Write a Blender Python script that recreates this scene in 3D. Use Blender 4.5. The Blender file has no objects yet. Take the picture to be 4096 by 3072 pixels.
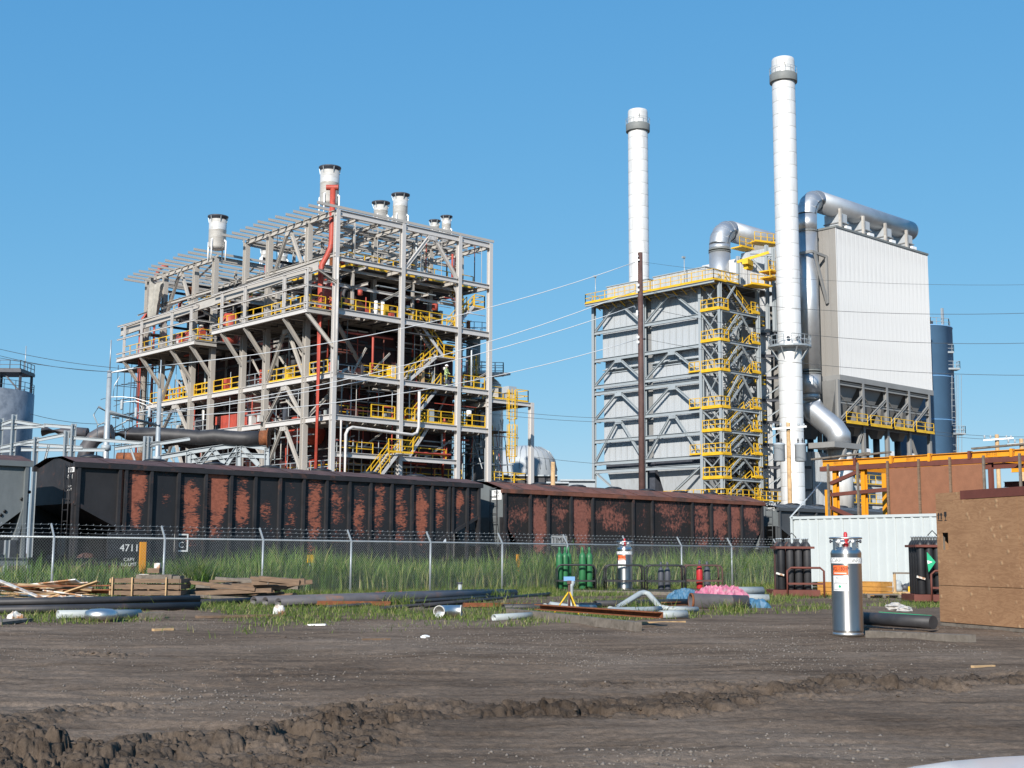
import bpy, math, random
import numpy as np
from mathutils import Vector, Matrix, Quaternion
random.seed(7); RNG=np.random.default_rng(7)
scn=bpy.context.scene; COL=scn.collection
rad=math.radians
# ---------------------------------------------------------------- camera
# World axes follow the plant grid: X runs along the railway, Y runs away from it.
F_PX=5150.; PITCH=rad(7.6); ROLL=rad(.31); HEAD=rad(47.6); EYE=Vector((0,0,1.35))
_f0=Vector((math.cos(HEAD),math.sin(HEAD),0)); _r0=Vector((math.sin(HEAD),-math.cos(HEAD),0))
_fw=_f0*math.cos(PITCH)+Vector((0,0,math.sin(PITCH))); _up=_f0*-math.sin(PITCH)+Vector((0,0,math.cos(PITCH)))
_r=_r0*math.cos(ROLL)+_up*math.sin(ROLL); _u=_up*math.cos(ROLL)-_r0*math.sin(ROLL)
cd=bpy.data.cameras.new('camera'); cd.sensor_width=36; cd.lens=36*F_PX/4096; cd.clip_start=.1; cd.clip_end=8000
cam=bpy.data.objects.new('camera',cd); COL.objects.link(cam)
cam.matrix_world=Matrix(((_r.x,_u.x,-_fw.x,EYE.x),(_r.y,_u.y,-_fw.y,EYE.y),(_r.z,_u.z,-_fw.z,EYE.z),(0,0,0,1)))
scn.camera=cam
# ---------------------------------------------------------------- sky, sun, exposure
SUN_AZ=rad(29); SUN_EL=rad(28)          # direction the light travels, from +X towards +Y
trav=Vector((math.cos(SUN_AZ)*math.cos(SUN_EL),math.sin(SUN_AZ)*math.cos(SUN_EL),-math.sin(SUN_EL)))
w=bpy.data.worlds.new('World'); scn.world=w; w.use_nodes=True
nt=w.node_tree; bg=nt.nodes['Background']
sky=nt.nodes.new('ShaderNodeTexSky'); sky.sky_type='NISHITA'; sky.sun_disc=False
sky.sun_elevation=SUN_EL; sky.sun_rotation=math.atan2(-trav.x,-trav.y)
sky.air_density=1.0; sky.dust_density=0.0; sky.ozone_density=10; sky.altitude=0
sp_=nt.nodes.new('ShaderNodeSeparateColor'); cb_=nt.nodes.new('ShaderNodeCombineColor'); nt.links.new(sky.outputs[0],sp_.inputs[0])
for i_,(g_,k_) in enumerate(((.80,1.12),(.47,2.0),(.26,3.4))):   # soft-shouldered film response of the clear sky
    pw=nt.nodes.new('ShaderNodeMath'); pw.operation='POWER'; pw.inputs[1].default_value=g_; nt.links.new(sp_.outputs[i_],pw.inputs[0])
    ml=nt.nodes.new('ShaderNodeMath'); ml.operation='MULTIPLY'; ml.inputs[1].default_value=k_; nt.links.new(pw.outputs[0],ml.inputs[0]); nt.links.new(ml.outputs[0],cb_.inputs[i_])
nt.links.new(cb_.outputs[0],bg.inputs[0]); bg.inputs[1].default_value=.10
sl=bpy.data.lights.new('sun','SUN'); sl.energy=4.7; sl.angle=rad(.53); sl.color=(1,.94,.86)
sun=bpy.data.objects.new('sun',sl); COL.objects.link(sun); sun.rotation_euler=trav.to_track_quat('-Z','Y').to_euler()
scn.view_settings.view_transform='Standard'; scn.view_settings.look='None'
scn.view_settings.exposure=0.5; scn.view_settings.gamma=1
scn.render.engine='CYCLES'
# ---------------------------------------------------------------- surveying
def pix(px,py,X=None,Y=None,Z=None,D=None):
    """point of the place seen at photo position (px,py), on the wall/ground/distance given"""
    d=_fw+_r*((px-2048)/F_PX)+_u*((1536-py)/F_PX)
    if X is not None: t=X/d.x
    elif Y is not None: t=Y/d.y
    elif Z is not None: t=(Z-EYE.z)/d.z
    else: t=D/(d.x*_f0.x+d.y*_f0.y)
    return EYE+d*t
def sstep(a,b,x): t=min(1,max(0,(x-a)/(b-a))); return t*t*(3-2*t)
def gz(x,y): return .15*sstep(20,28,y)
def gpt(px,py):
    z=0.
    for _ in range(10): p=pix(px,py,Z=z); z=gz(p.x,p.y)
    return p
# ---------------------------------------------------------------- mesh helpers
def perp(d,up):
    z=d.normalized(); a=up-z*up.dot(z)
    if a.length<1e-4: a=Vector((1,0,0))-z*z.x
    if a.length<1e-4: a=Vector((0,1,0))-z*z.y
    a.normalize(); return a.cross(z)*-1,a,z     # side, up, along
class MB:
    def __init__(s): s.v=[];s.f=[];s.s=[]
    def quadset(s,vs,fs,sm=False):
        o=len(s.v); s.v+= [tuple(v) for v in vs]
        for f in fs: s.f.append(tuple(i+o for i in f)); s.s.append(sm)
        return s
    def box(s,a,b):
        x0,y0,z0=a;x1,y1,z1=b
        return s.quadset([(x0,y0,z0),(x1,y0,z0),(x1,y1,z0),(x0,y1,z0),(x0,y0,z1),(x1,y0,z1),(x1,y1,z1),(x0,y1,z1)],
          [(3,2,1,0),(4,5,6,7),(0,1,5,4),(1,2,6,5),(2,3,7,6),(3,0,4,7)])
    def obox(s,c,size,yaw=0,pitch=0,roll=0):
        m=Matrix.Rotation(yaw,3,'Z')@Matrix.Rotation(pitch,3,'Y')@Matrix.Rotation(roll,3,'X'); hx,hy,hz=[k/2 for k in size]
        c=Vector(c); vs=[c+m@Vector(p) for p in [(-hx,-hy,-hz),(hx,-hy,-hz),(hx,hy,-hz),(-hx,hy,-hz),(-hx,-hy,hz),(hx,-hy,hz),(hx,hy,hz),(-hx,hy,hz)]]
        return s.quadset(vs,[(3,2,1,0),(4,5,6,7),(0,1,5,4),(1,2,6,5),(2,3,7,6),(3,0,4,7)])
    def sweep(s,p0,p1,prof,up=Vector((0,0,1)),sm=False):
        p0=Vector(p0);p1=Vector(p1); a,b,z=perp(p1-p0,Vector(up)); n=len(prof)
        vs=[p0+a*x+b*y for x,y in prof]+[p1+a*x+b*y for x,y in prof]
        s.quadset(vs,[(i,(i+1)%n,n+(i+1)%n,n+i) for i in range(n)],sm)
        o=len(s.v)-2*n; s.f.append(tuple(o+i for i in reversed(range(n)))); s.f.append(tuple(o+n+i for i in range(n))); s.s+=[False,False]
        return s
    def bar(s,p0,p1,w,h,up=(0,0,1)):
        return s.sweep(p0,p1,[(-w/2,-h/2),(w/2,-h/2),(w/2,h/2),(-w/2,h/2)],Vector(up))
    def tube(s,p0,p1,r,n=8,r2=None,caps=True,inner=None):
        p0=Vector(p0);p1=Vector(p1); a,b,z=perp(p1-p0,Vector((0,0,1))); r2=r if r2 is None else r2
        cs=[(math.cos(2*math.pi*i/n),math.sin(2*math.pi*i/n)) for i in range(n)]
        vs=[p0+a*(c*r)+b*(q*r) for c,q in cs]+[p1+a*(c*r2)+b*(q*r2) for c,q in cs]
        s.quadset(vs,[(i,(i+1)%n,n+(i+1)%n,n+i) for i in range(n)],True); o=len(s.v)-2*n
        if inner:
            iv=[p0+a*(c*inner)+b*(q*inner) for c,q in cs]+[p1+a*(c*inner)+b*(q*inner) for c,q in cs]
            s.quadset(iv,[(n+i,n+(i+1)%n,(i+1)%n,i) for i in range(n)],True); q=len(s.v)-2*n
            for i in range(n):
                j=(i+1)%n
                s.f.append((o+j,o+i,q+i,q+j)); s.f.append((o+n+i,o+n+j,q+n+j,q+n+i)); s.s+=[False,False]
        elif caps:
            s.f.append(tuple(o+i for i in reversed(range(n)))); s.f.append(tuple(o+n+i for i in range(n))); s.s+=[False,False]
        return s
    def path(s,pts,r,n=8,caps=True):
        pts=[Vector(p) for p in pts]; m=len(pts); up=Vector((0,0,1)); vs=[]; a=None
        for k,p in enumerate(pts):
            d=(pts[min(k+1,m-1)]-pts[max(k-1,0)]).normalized()
            if a is None: a,b,_=perp(d,up)
            else:
                a=a-d*a.dot(d); a.normalize(); b=d.cross(a)
            rr=r[k] if isinstance(r,(list,tuple)) else r
            vs+=[p+(a*math.cos(2*math.pi*i/n)+b*math.sin(2*math.pi*i/n))*rr for i in range(n)]
        fs=[(k*n+i,k*n+(i+1)%n,(k+1)*n+(i+1)%n,(k+1)*n+i) for k in range(m-1) for i in range(n)]
        s.quadset(vs,fs,True); o=len(s.v)-m*n
        if caps: s.f.append(tuple(o+i for i in reversed(range(n)))); s.f.append(tuple(o+(m-1)*n+i for i in range(n))); s.s+=[False,False]
        return s
    def lathe(s,c,prof,n=24,sm=True,axis=None):
        c=Vector(c); vs=[]
        if axis is None: A=(Vector((1,0,0)),Vector((0,1,0)),Vector((0,0,1)))
        else: A=perp(Vector(axis),Vector((0,0,1)))
        for r,z in prof: vs+=[c+A[0]*(r*math.cos(2*math.pi*i/n))+A[1]*(r*math.sin(2*math.pi*i/n))+A[2]*z for i in range(n)]
        fs=[(k*n+i,k*n+(i+1)%n,(k+1)*n+(i+1)%n,(k+1)*n+i) for k in range(len(prof)-1) for i in range(n)]
        s.quadset(vs,fs,sm); o=len(s.v)-len(vs)
        s.f.append(tuple(o+i for i in reversed(range(n)))); s.f.append(tuple(o+(len(prof)-1)*n+i for i in range(n))); s.s+=[False,False]
        return s
    def mesh(s,name,mat,off=(0,0,0)):
        me=bpy.data.meshes.new(name); ox,oy,oz=off
        me.from_pydata([(x-ox,y-oy,z-oz) for x,y,z in s.v],[],s.f)
        me.polygons.foreach_set('use_smooth',s.s)
        if mat: me.materials.append(mat)
        return me
    def build(s,name,mat,parent=None,**k):
        off=org(parent) if parent else k.pop('origin',None) or s.v0()
        o=bpy.data.objects.new(name,s.mesh(name,mat,off)); COL.objects.link(o)
        if parent: o.parent=parent; ORG[o.name]=Vector(off)
        else: o.location=off; ORG[o.name]=Vector(off)
        tag(o,**k); return o
    def v0(s):
        xs=[v[0] for v in s.v]; ys=[v[1] for v in s.v]; zs=[v[2] for v in s.v]
        return ((min(xs)+max(xs))/2,(min(ys)+max(ys))/2,min(zs))
ORG={}; WM={}
def org(o): return ORG[o.name]
def tag(o,label=None,cat=None,group=None,kind=None):
    if label: o['label']=label
    if cat: o['category']=cat
    if group: o['group']=group
    if kind: o['kind']=kind
    return o
def thing(name,loc,label,cat,group=None):
    o=bpy.data.objects.new(name,None); COL.objects.link(o); o.location=loc; o.empty_display_size=.2; ORG[o.name]=Vector(loc)
    return tag(o,label,cat,group)
def inst(me,name,parent,m):
    """object sharing mesh data; m = placement in world space"""
    o=bpy.data.objects.new(name,me); COL.objects.link(o)
    if parent: o.parent=parent; o.matrix_basis=WM.get(parent.name,Matrix.Translation(org(parent))).inverted()@m
    else: o.matrix_basis=m
    ORG[o.name]=m.translation.copy(); WM[o.name]=m.copy()
    return o
def copy_tree(o,parent=None,loc=None,rz=None,label=None):
    c=o.copy(); COL.objects.link(c); c.parent=parent; ORG[c.name]=ORG[o.name]
    if loc is not None: c.location=loc
    if rz is not None: c.rotation_euler=(0,0,rz)
    if label: c['label']=label
    for ch in list(o.children): copy_tree(ch,c)
    return c
def hsec(w,h,tf=None,tw=None):
    tf=tf or h*.09; tw=tw or w*.09; a=w/2;b=h/2;t=tw/2
    return [(-a,-b),(a,-b),(a,-b+tf),(t,-b+tf),(t,b-tf),(a,b-tf),(a,b),(-a,b),(-a,b-tf),(-t,b-tf),(-t,-b+tf),(-a,-b+tf)]
_secs={}
def member(parent,name,p0,p1,w,h,mat,up=(0,0,1),sec='H'):
    """rolled steel section between two points: H column/beam, box bar or tube, unit-length mesh shared by alike pieces"""
    key=(round(w,3),round(h,3),mat.name,sec,name)
    if key not in _secs:
        b=MB()
        if sec=='H': b.sweep((0,0,0),(0,0,1),hsec(w,h),Vector((0,1,0)))
        elif sec=='C': t=.014; b.sweep((0,0,0),(0,0,1),[(-w/2,-h/2),(w/2,-h/2),(w/2,-h/2+t),(-w/2+t,-h/2+t),(-w/2+t,h/2-t),(w/2,h/2-t),(w/2,h/2),(-w/2,h/2)],Vector((0,1,0)))
        elif sec=='B': b.bar((0,0,0),(0,0,1),w,h,(0,1,0))
        else: b.tube((0,0,0),(0,0,1),w/2,8)
        _secs[key]=b.mesh(name,mat)
    p0=Vector(p0);p1=Vector(p1); a,b,z=perp(p1-p0,Vector(up)); L=(p1-p0).length
    m=Matrix(((a.x,b.x,z.x*L,p0.x),(a.y,b.y,z.y*L,p0.y),(a.z,b.z,z.z*L,p0.z),(0,0,0,1)))
    return inst(_secs[key],name,parent,m)
# ---------------------------------------------------------------- materials
def mat(name,c,rough=.6,metal=0,var=.18,scale=2.,bump=0.,c2=None,mix=(.5,.62),mscale=1.5,stretch=None,spec=.4,bscale=None,trans=0):
    m=bpy.data.materials.new(name); m.use_nodes=True; n=m.node_tree; N=n.nodes; L=n.links
    P=N['Principled BSDF']; P.inputs['Roughness'].default_value=rough; P.inputs['Metallic'].default_value=metal; P.inputs['Specular IOR Level'].default_value=spec
    tc=N.new('ShaderNodeTexCoord'); src=tc.outputs['Object']
    if stretch:
        mp=N.new('ShaderNodeMapping'); mp.inputs['Scale'].default_value=stretch; L.new(src,mp.inputs[0]); src=mp.outputs[0]
    nz=N.new('ShaderNodeTexNoise'); nz.inputs['Scale'].default_value=scale; nz.inputs['Detail'].default_value=6; nz.inputs['Roughness'].default_value=.65; L.new(src,nz.inputs['Vector'])
    rp=N.new('ShaderNodeValToRGB'); rp.color_ramp.elements[0].position=.3; rp.color_ramp.elements[1].position=.7
    rp.color_ramp.elements[0].color=(*[x*(1-var) for x in c],1); rp.color_ramp.elements[1].color=(*[min(1,x*(1+var)) for x in c],1)
    L.new(nz.outputs[0],rp.inputs[0]); out=rp.outputs[0]
    if c2:
        n2=N.new('ShaderNodeTexNoise'); n2.inputs['Scale'].default_value=mscale; n2.inputs['Detail'].default_value=8; n2.inputs['Roughness'].default_value=.7; L.new(src,n2.inputs['Vector'])
        mr=N.new('ShaderNodeMapRange'); mr.inputs[1].default_value=mix[0]; mr.inputs[2].default_value=mix[1]; L.new(n2.outputs[0],mr.inputs[0])
        mx=N.new('ShaderNodeMixRGB'); mx.inputs[2].default_value=(*c2,1); L.new(mr.outputs[0],mx.inputs[0]); L.new(out,mx.inputs[1]); out=mx.outputs[0]
    L.new(out,P.inputs['Base Color'])
    if bump:
        bn=N.new('ShaderNodeTexNoise'); bn.inputs['Scale'].default_value=bscale or scale*6; bn.inputs['Detail'].default_value=8; L.new(src,bn.inputs['Vector'])
        b=N.new('ShaderNodeBump'); b.inputs['Strength'].default_value=bump; b.inputs['Distance'].default_value=.05; L.new(bn.outputs[0],b.inputs['Height']); L.new(b.outputs[0],P.inputs['Normal'])
    if trans:
        t=N.new('ShaderNodeBsdfTranslucent'); L.new(out,t.inputs[0]); ms=N.new('ShaderNodeMixShader'); ms.inputs[0].default_value=trans
        L.new(P.outputs[0],ms.inputs[1]); L.new(t.outputs[0],ms.inputs[2]); L.new(ms.outputs[0],N['Material Output'].inputs[0])
    return m
T={}
T['frame']=mat('primed_steel',(.42,.395,.36),.6,var=.2,scale=.9,c2=(.24,.19,.155),mix=(.54,.74),mscale=1.6)
T['framew']=mat('white_steel',(.52,.50,.48),.55,var=.16,scale=.9,c2=(.3,.25,.21),mix=(.56,.78),mscale=1.4)
T['bluegrey']=mat('bluegrey_steel',(.31,.345,.365),.5,var=.15,scale=.6)
T['galv']=mat('galvanised_steel',(.36,.39,.405),.45,metal=.35,var=.14,scale=3)
T['yellow']=mat('safety_yellow',(.68,.41,.02),.55,var=.22,scale=1.1,c2=(.45,.25,.03),mix=(.56,.7),mscale=2.5)
T['redpipe']=mat('red_primer',(.40,.066,.042),.55,var=.22,scale=1.2,c2=(.2,.05,.04),mix=(.55,.7))
T['maroon']=mat('maroon_casing',(.07,.022,.02),.7,var=.4,scale=.5,c2=(.02,.018,.02),mix=(.45,.6),mscale=.4)
T['darkeq']=mat('dark_equipment',(.05,.05,.055),.7,var=.5,scale=.8)
T['deck']=mat('deck_steel',(.10,.10,.105),.7,var=.3,scale=1)
T['stack']=mat('white_stack',(.66,.65,.625),.42,metal=.2,var=.09,scale=.7,stretch=(1.5,1.5,.12),c2=(.44,.42,.39),mix=(.52,.74),mscale=1.6)
T['silencer']=mat('stained_silencer',(.62,.60,.56),.42,metal=.3,var=.1,scale=.6,c2=(.33,.3,.26),mix=(.5,.75),mscale=.8,stretch=(.5,.5,2))
T['darkmetal']=mat('dark_grey_metal',(.06,.065,.08),.5,var=.2)
T['ring']=mat('grey_ring',(.17,.18,.175),.6,var=.15)
T['duct']=mat('silver_duct',(.50,.515,.53),.46,metal=.75,var=.10,scale=.5,c2=(.40,.40,.40),mix=(.5,.75),mscale=.35)
T['cladw']=mat('white_cladding',(.57,.575,.575),.5,var=.12,scale=1.6,stretch=(4,4,.06),c2=(.41,.41,.405),mix=(.48,.68),mscale=2.5)
T['clad']=mat('grey_cladding',(.43,.455,.475),.5,var=.09,scale=.5,metal=.1,stretch=(3,3,.15),c2=(.34,.355,.36),mix=(.5,.72),mscale=1.2)
T['hopper']=mat('hopper_grey',(.23,.23,.225),.6,var=.12,scale=.5)
T['bluesilo']=mat('blue_silo',(.15,.31,.52),.5,var=.12,scale=.15)
T['greysilo']=mat('weathered_silo',(.23,.26,.30),.6,var=.25,scale=.3,c2=(.11,.135,.17),mix=(.48,.62),mscale=.25)
T['black']=mat('black_paint',(.018,.018,.02),.5,var=.3)
T['blackpipe']=mat('black_pipe',(.035,.034,.036),.55,var=.35,scale=2,c2=(.1,.06,.045),mix=(.6,.75),mscale=2)
T['mill']=mat('mill_scale_pipe',(.085,.08,.085),.5,var=.3,scale=1.5,c2=(.2,.1,.06),mix=(.56,.7),mscale=1.6)
T['brownsteel']=mat('weathering_steel',(.085,.045,.038),.7,var=.3,scale=3)
T['rust']=mat('rusty_steel',(.20,.068,.026),.8,var=.35,scale=6,c2=(.12,.045,.02),mix=(.5,.65),mscale=4,bump=.2)
T['rustroof']=mat('rusty_roof',(.17,.066,.042),.75,var=.3,scale=1.5,c2=(.075,.045,.035),mix=(.48,.62),mscale=.8)
T['darkroof']=mat('dark_rust_roof',(.085,.047,.04),.75,var=.35,scale=1.5,c2=(.14,.065,.05),mix=(.5,.62),mscale=.7)
T['carpaint']=mat('black_car_paint',(.022,.021,.023),.6,var=.35,scale=1.3,c2=(.09,.042,.03),mix=(.58,.72),mscale=2.2)
T['greycar']=mat('grey_car_paint',(.13,.145,.15),.6,var=.15,scale=1.)
T['darkcar']=mat('dark_grey_car_paint',(.07,.075,.08),.55,var=.2,scale=1)
T['wood']=mat('weathered_wood',(.17,.11,.07),.8,var=.35,scale=3,stretch=(1,1,6),c2=(.12,.085,.06),mix=(.5,.7),mscale=5)
T['woodlight']=mat('fresh_wood',(.47,.31,.16),.75,var=.2,scale=4,c2=(.3,.19,.1),mix=(.52,.7),mscale=3)
T['woodgrey']=mat('grey_wood',(.16,.135,.11),.85,var=.3,scale=5,c2=(.08,.065,.05),mix=(.5,.7),mscale=7)
T['plankpaint']=mat('peeling_plank',(.62,.61,.57),.75,var=.12,scale=4,c2=(.33,.16,.07),mix=(.46,.56),mscale=2.5)
T['stainless']=mat('stainless',(.60,.59,.57),.42,metal=1,var=.07,scale=2)
T['brushed']=mat('brushed_stainless',(.60,.59,.57),.40,metal=1,var=.07,scale=2)
_n=T['brushed'].node_tree; _P=_n.nodes['Principled BSDF']; _P.inputs['Anisotropic'].default_value=.8; _P.inputs['Anisotropic Rotation'].default_value=.25
_t=_n.nodes.new('ShaderNodeTangent'); _t.direction_type='RADIAL'; _t.axis='Z'; _n.links.new(_t.outputs[0],_P.inputs['Tangent'])
T['wire']=mat('aluminium_wire',(.75,.75,.73),.4,metal=.3,var=.05)
T['wiredark']=mat('dark_wire',(.05,.055,.06),.6,var=.1)
T['green']=mat('green_cylinder',(.025,.135,.05),.45,var=.25,scale=4,c2=(.2,.26,.14),mix=(.66,.72),mscale=6)
T['red']=mat('red_cylinder',(.42,.025,.03),.4,var=.15)
T['white']=mat('white_paint',(.78,.78,.77),.5,var=.04)
T['label_orange']=mat('orange_label',(.75,.13,.03),.6,var=.05)
T['label_green']=mat('green_label',(.02,.35,.17),.6,var=.05)
T['ink']=mat('black_ink',(.02,.02,.02),.7,var=.05)
T['inkgrey']=mat('faded_grey_ink',(.34,.34,.33),.7,var=.05)
T['letter']=mat('stencil_white',(.68,.68,.66),.7,var=.2,scale=20)
T['container']=mat('pale_blue_container',(.46,.495,.495),.55,var=.05,scale=.8,c2=(.28,.29,.28),mix=(.62,.8),mscale=2)
T['orange']=mat('orange_steel',(.66,.27,.012),.5,var=.12,scale=1.2,c2=(.35,.1,.02),mix=(.6,.75))
T['oxide']=mat('red_oxide_steel',(.13,.04,.028),.65,var=.2)
T['board']=mat('brown_board',(.23,.098,.052),.8,var=.12,scale=2.5,bump=.1,c2=(.27,.125,.07),mix=(.55,.7),mscale=30)
T['tarpblue']=mat('blue_tarp',(.045,.13,.22),.55,var=.3,scale=8)
T['tarppink']=mat('pink_wrap',(.42,.12,.2),.5,var=.35,scale=8,c2=(.3,.2,.22),mix=(.5,.65),mscale=6)
T['greypipe']=mat('grey_coated_pipe',(.33,.36,.36),.5,var=.15,scale=3,c2=(.22,.2,.18),mix=(.6,.7))
T['concrete']=mat('concrete_lump',(.4,.38,.35),.9,var=.3,scale=8,bump=.3)
T['insul']=mat('porcelain_grey',(.35,.38,.4),.35,var=.1)
T['glass']=mat('dark_window_glass',(.02,.025,.03),.06,var=.1)
T['rubber']=mat('tyre_rubber',(.02,.02,.02),.9,var=.2)
T['carwhite']=mat('white_car_paint',(.80,.80,.80),.18,var=.01,spec=.6)
T['skin']=mat('skin',(.45,.28,.2),.6,var=.05)
T['hivis']=mat('hivis_shirt',(.36,.46,.2),.7,var=.1)
T['jeans']=mat('work_trousers',(.11,.13,.17),.8,var=.15)
T['tank']=mat('pale_tank',(.36,.39,.415),.5,var=.08,scale=.3)
T['endshade']=mat('shade_tinted_cladding',(.26,.25,.235),.5,var=.08,scale=.3,stretch=(4,4,.15))  # cladding darkened: shade on the bag house end put into its colour
T['fabric']=mat('grey_fabric',(.34,.325,.29),.9,var=.25,scale=1.2)
# ---------------------------------------------------------------- lettering
_txt={}
def text_mesh(body,mt,spacing=1.):
    key=(body,mt.name)
    if key in _txt: return _txt[key]
    cu=bpy.data.curves.new('lettering','FONT'); cu.body=body; cu.size=1; cu.extrude=.004; cu.align_x='CENTER'; cu.align_y='CENTER'; cu.resolution_u=3; cu.space_character=spacing
    o=bpy.data.objects.new('lettering',cu); COL.objects.link(o); dg=bpy.context.evaluated_depsgraph_get()
    me=bpy.data.meshes.new_from_object(o.evaluated_get(dg)); me.materials.clear(); me.materials.append(mt); bpy.data.objects.remove(o)
    _txt[key]=me; return me
def text(body,parent,c,xdir,size,mt,up=(0,0,1),sx=1.,bend=None):
    """flat lettering centred at c; size = letter height; bend = (axis centre, radius) wraps it round a cylinder"""
    me=text_mesh(body,mt); x=Vector(xdir).normalized(); u=Vector(up); n=x.cross(u); s=size/.7; c=Vector(c)
    if bend:
        me=me.copy(); bc,br=bend; a0=math.atan2(c.y-bc.y,c.x-bc.x)
        for v in me.vertices:
            a=a0+v.co.x*s*sx/br; rr=br+v.co.z*s
            v.co=(math.cos(a)*rr+bc.x,math.sin(a)*rr+bc.y,c.z+v.co.y*s)
        return inst(me,'lettering',parent,Matrix())
    m=Matrix(((x.x*s*sx,u.x*s,n.x*s,c.x),(x.y*s*sx,u.y*s,n.y*s,c.y),(x.z*s*sx,u.z*s,n.z*s,c.z),(0,0,0,1)))
    return inst(me,'lettering',parent,m)
for b_,m_ in [('4711','letter'),('TIMX\n5717','ink'),('TIMX','ink'),('CTHX\n4852','letter'),('CAPY\nLD LMT','letter'),('C','letter'),('ARGON','inkgrey'),('ARGON','ink'),('VGL-180HP','ink'),('4','ink'),('2','ink'),('CTEX','ink'),('20711-21','ink')]: text_mesh(b_,T[m_])
# ---------------------------------------------------------------- value noise
_H=RNG.random((256,256))
def vnoise(x,y):
    xi=np.floor(x).astype(int);yi=np.floor(y).astype(int);fx=x-xi;fy=y-yi;fx=fx*fx*(3-2*fx);fy=fy*fy*(3-2*fy)
    h=lambda a,b:_H[a&255,b&255]
    return (h(xi,yi)*(1-fx)+h(xi+1,yi)*fx)*(1-fy)+(h(xi,yi+1)*(1-fx)+h(xi+1,yi+1)*fx)*fy
def fbm(x,y,o=4):
    s=0;a=.5
    for k in range(o): s=s+a*vnoise(x*2**k+17*k,y*2**k+5*k); a*=.5
    return s
def sst(a,b,x): t=np.clip((x-a)/(b-a),0,1); return t*t*(3-2*t)
# churned strips left by truck tyres, as lines on the ground
def gl(l): return [(lambda p:(p.x,p.y))(pix(a,b,Z=0)) for a,b in l]
STRIPS=[(gl([(2120,2830),(2600,2825),(3000,2790),(3300,2745),(3700,2740),(4200,2720)]),.55,.17),
        (gl([(2250,2740),(2800,2735),(3100,2760)]),.35,.08),
        (gl([(250,3072),(620,2985),(950,2960),(1200,2940),(1480,2850)]),.55,.2),
        (gl([(900,3060),(1300,3000),(1450,2960)]),.4,.12),
        (gl([(-100,2930),(250,2860),(480,2840)]),.45,.1),
        (gl([(1560,2800),(1980,2830)]),.3,.09),
        (gl([(330,2615),(480,2620)]),.35,.09),(gl([(1050,2545),(1180,2558)]),.3,.06),
        (gl([(-150,3020),(60,3010)]),.6,.3)]
def strip_mask(x,y):
    best=np.zeros_like(x)
    for pts,wd,am in STRIPS:
        d=np.full_like(x,1e9)
        for (ax,ay),(bx,by) in zip(pts,pts[1:]):
            vx,vy=bx-ax,by-ay; t=np.clip(((x-ax)*vx+(y-ay)*vy)/(vx*vx+vy*vy),0,1)
            d=np.minimum(d,np.hypot(x-ax-t*vx,y-ay-t*vy))
        best=np.maximum(best,am*(.35+1.1*fbm(x*.9+70,y*.9,3))*(1-sst(.05,1,d/(wd*1.9)/(.35+1.3*fbm(x*1.3,y*1.3,3)))))
    return best
def cells(x,y):
    """cellular noise: distance to the nearest crack, and a random height per clod"""
    xi=np.floor(x).astype(int); yi=np.floor(y).astype(int); f1=np.full(x.shape,9.); f2=np.full(x.shape,9.); rv=np.zeros(x.shape)
    for i in (-1,0,1):
        for j in (-1,0,1):
            a=(xi+i)&255; b=(yi+j)&255; dx=xi+i+_H[a,b]-x; dy=yi+j+_H[b,(a+91)&255]-y; d=np.hypot(dx,dy)
            n_=d<f1; f2=np.where(n_,f1,np.minimum(f2,d)); rv=np.where(n_,_H[(a+37)&255,(b+11)&255],rv); f1=np.where(n_,d,f1)
    return f2-f1,rv
def ground_h(x,y):
    r=np.hypot(x,y); near=1-sst(28,60,r)
    z=.15*sst(20,28,y)
    z=z+near*((fbm(x*.35+3,y*.35,3)-.45)*.10+(fbm(x*2.2,y*2.2,4)-.45)*.035+(fbm(x*9,y*9,3)-.45)*.018*(1-sst(14,22,r)))
    s=strip_mask(x,y)
    # packed wheel tracks running across the view, and trampled relief everywhere
    u=x*_r0.x+y*_r0.y; d=x*_f0.x+y*_f0.y
    z=z+near*((fbm(u*.35+60,(d+.12*u)*2.6,4)-.47)*.075+(fbm(u*1.1+8,d*4.5,4)-.47)*.05*(1-sst(16,26,r)))
    c1_,q1_=cells(x*4.3+fbm(x*3,y*3,2)*1.2,y*4.3); c2_,q2_=cells(x*9.5,y*9.5+fbm(x*5,y*5,2))
    lump=(q1_-.45)*.66-(1-sst(.0,.14,c1_))*.34+(q2_-.5)*.3-(1-sst(0,.18,c2_))*.16
    loose=sst(.55,.66,fbm(x*.7+11,y*.7+3,4))*(1-sst(15,24,r))
    return z+s*(lump+(fbm(x*5,y*5,4)-.45)*.8+.1)+loose*.025*(q2_-.3)
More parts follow.
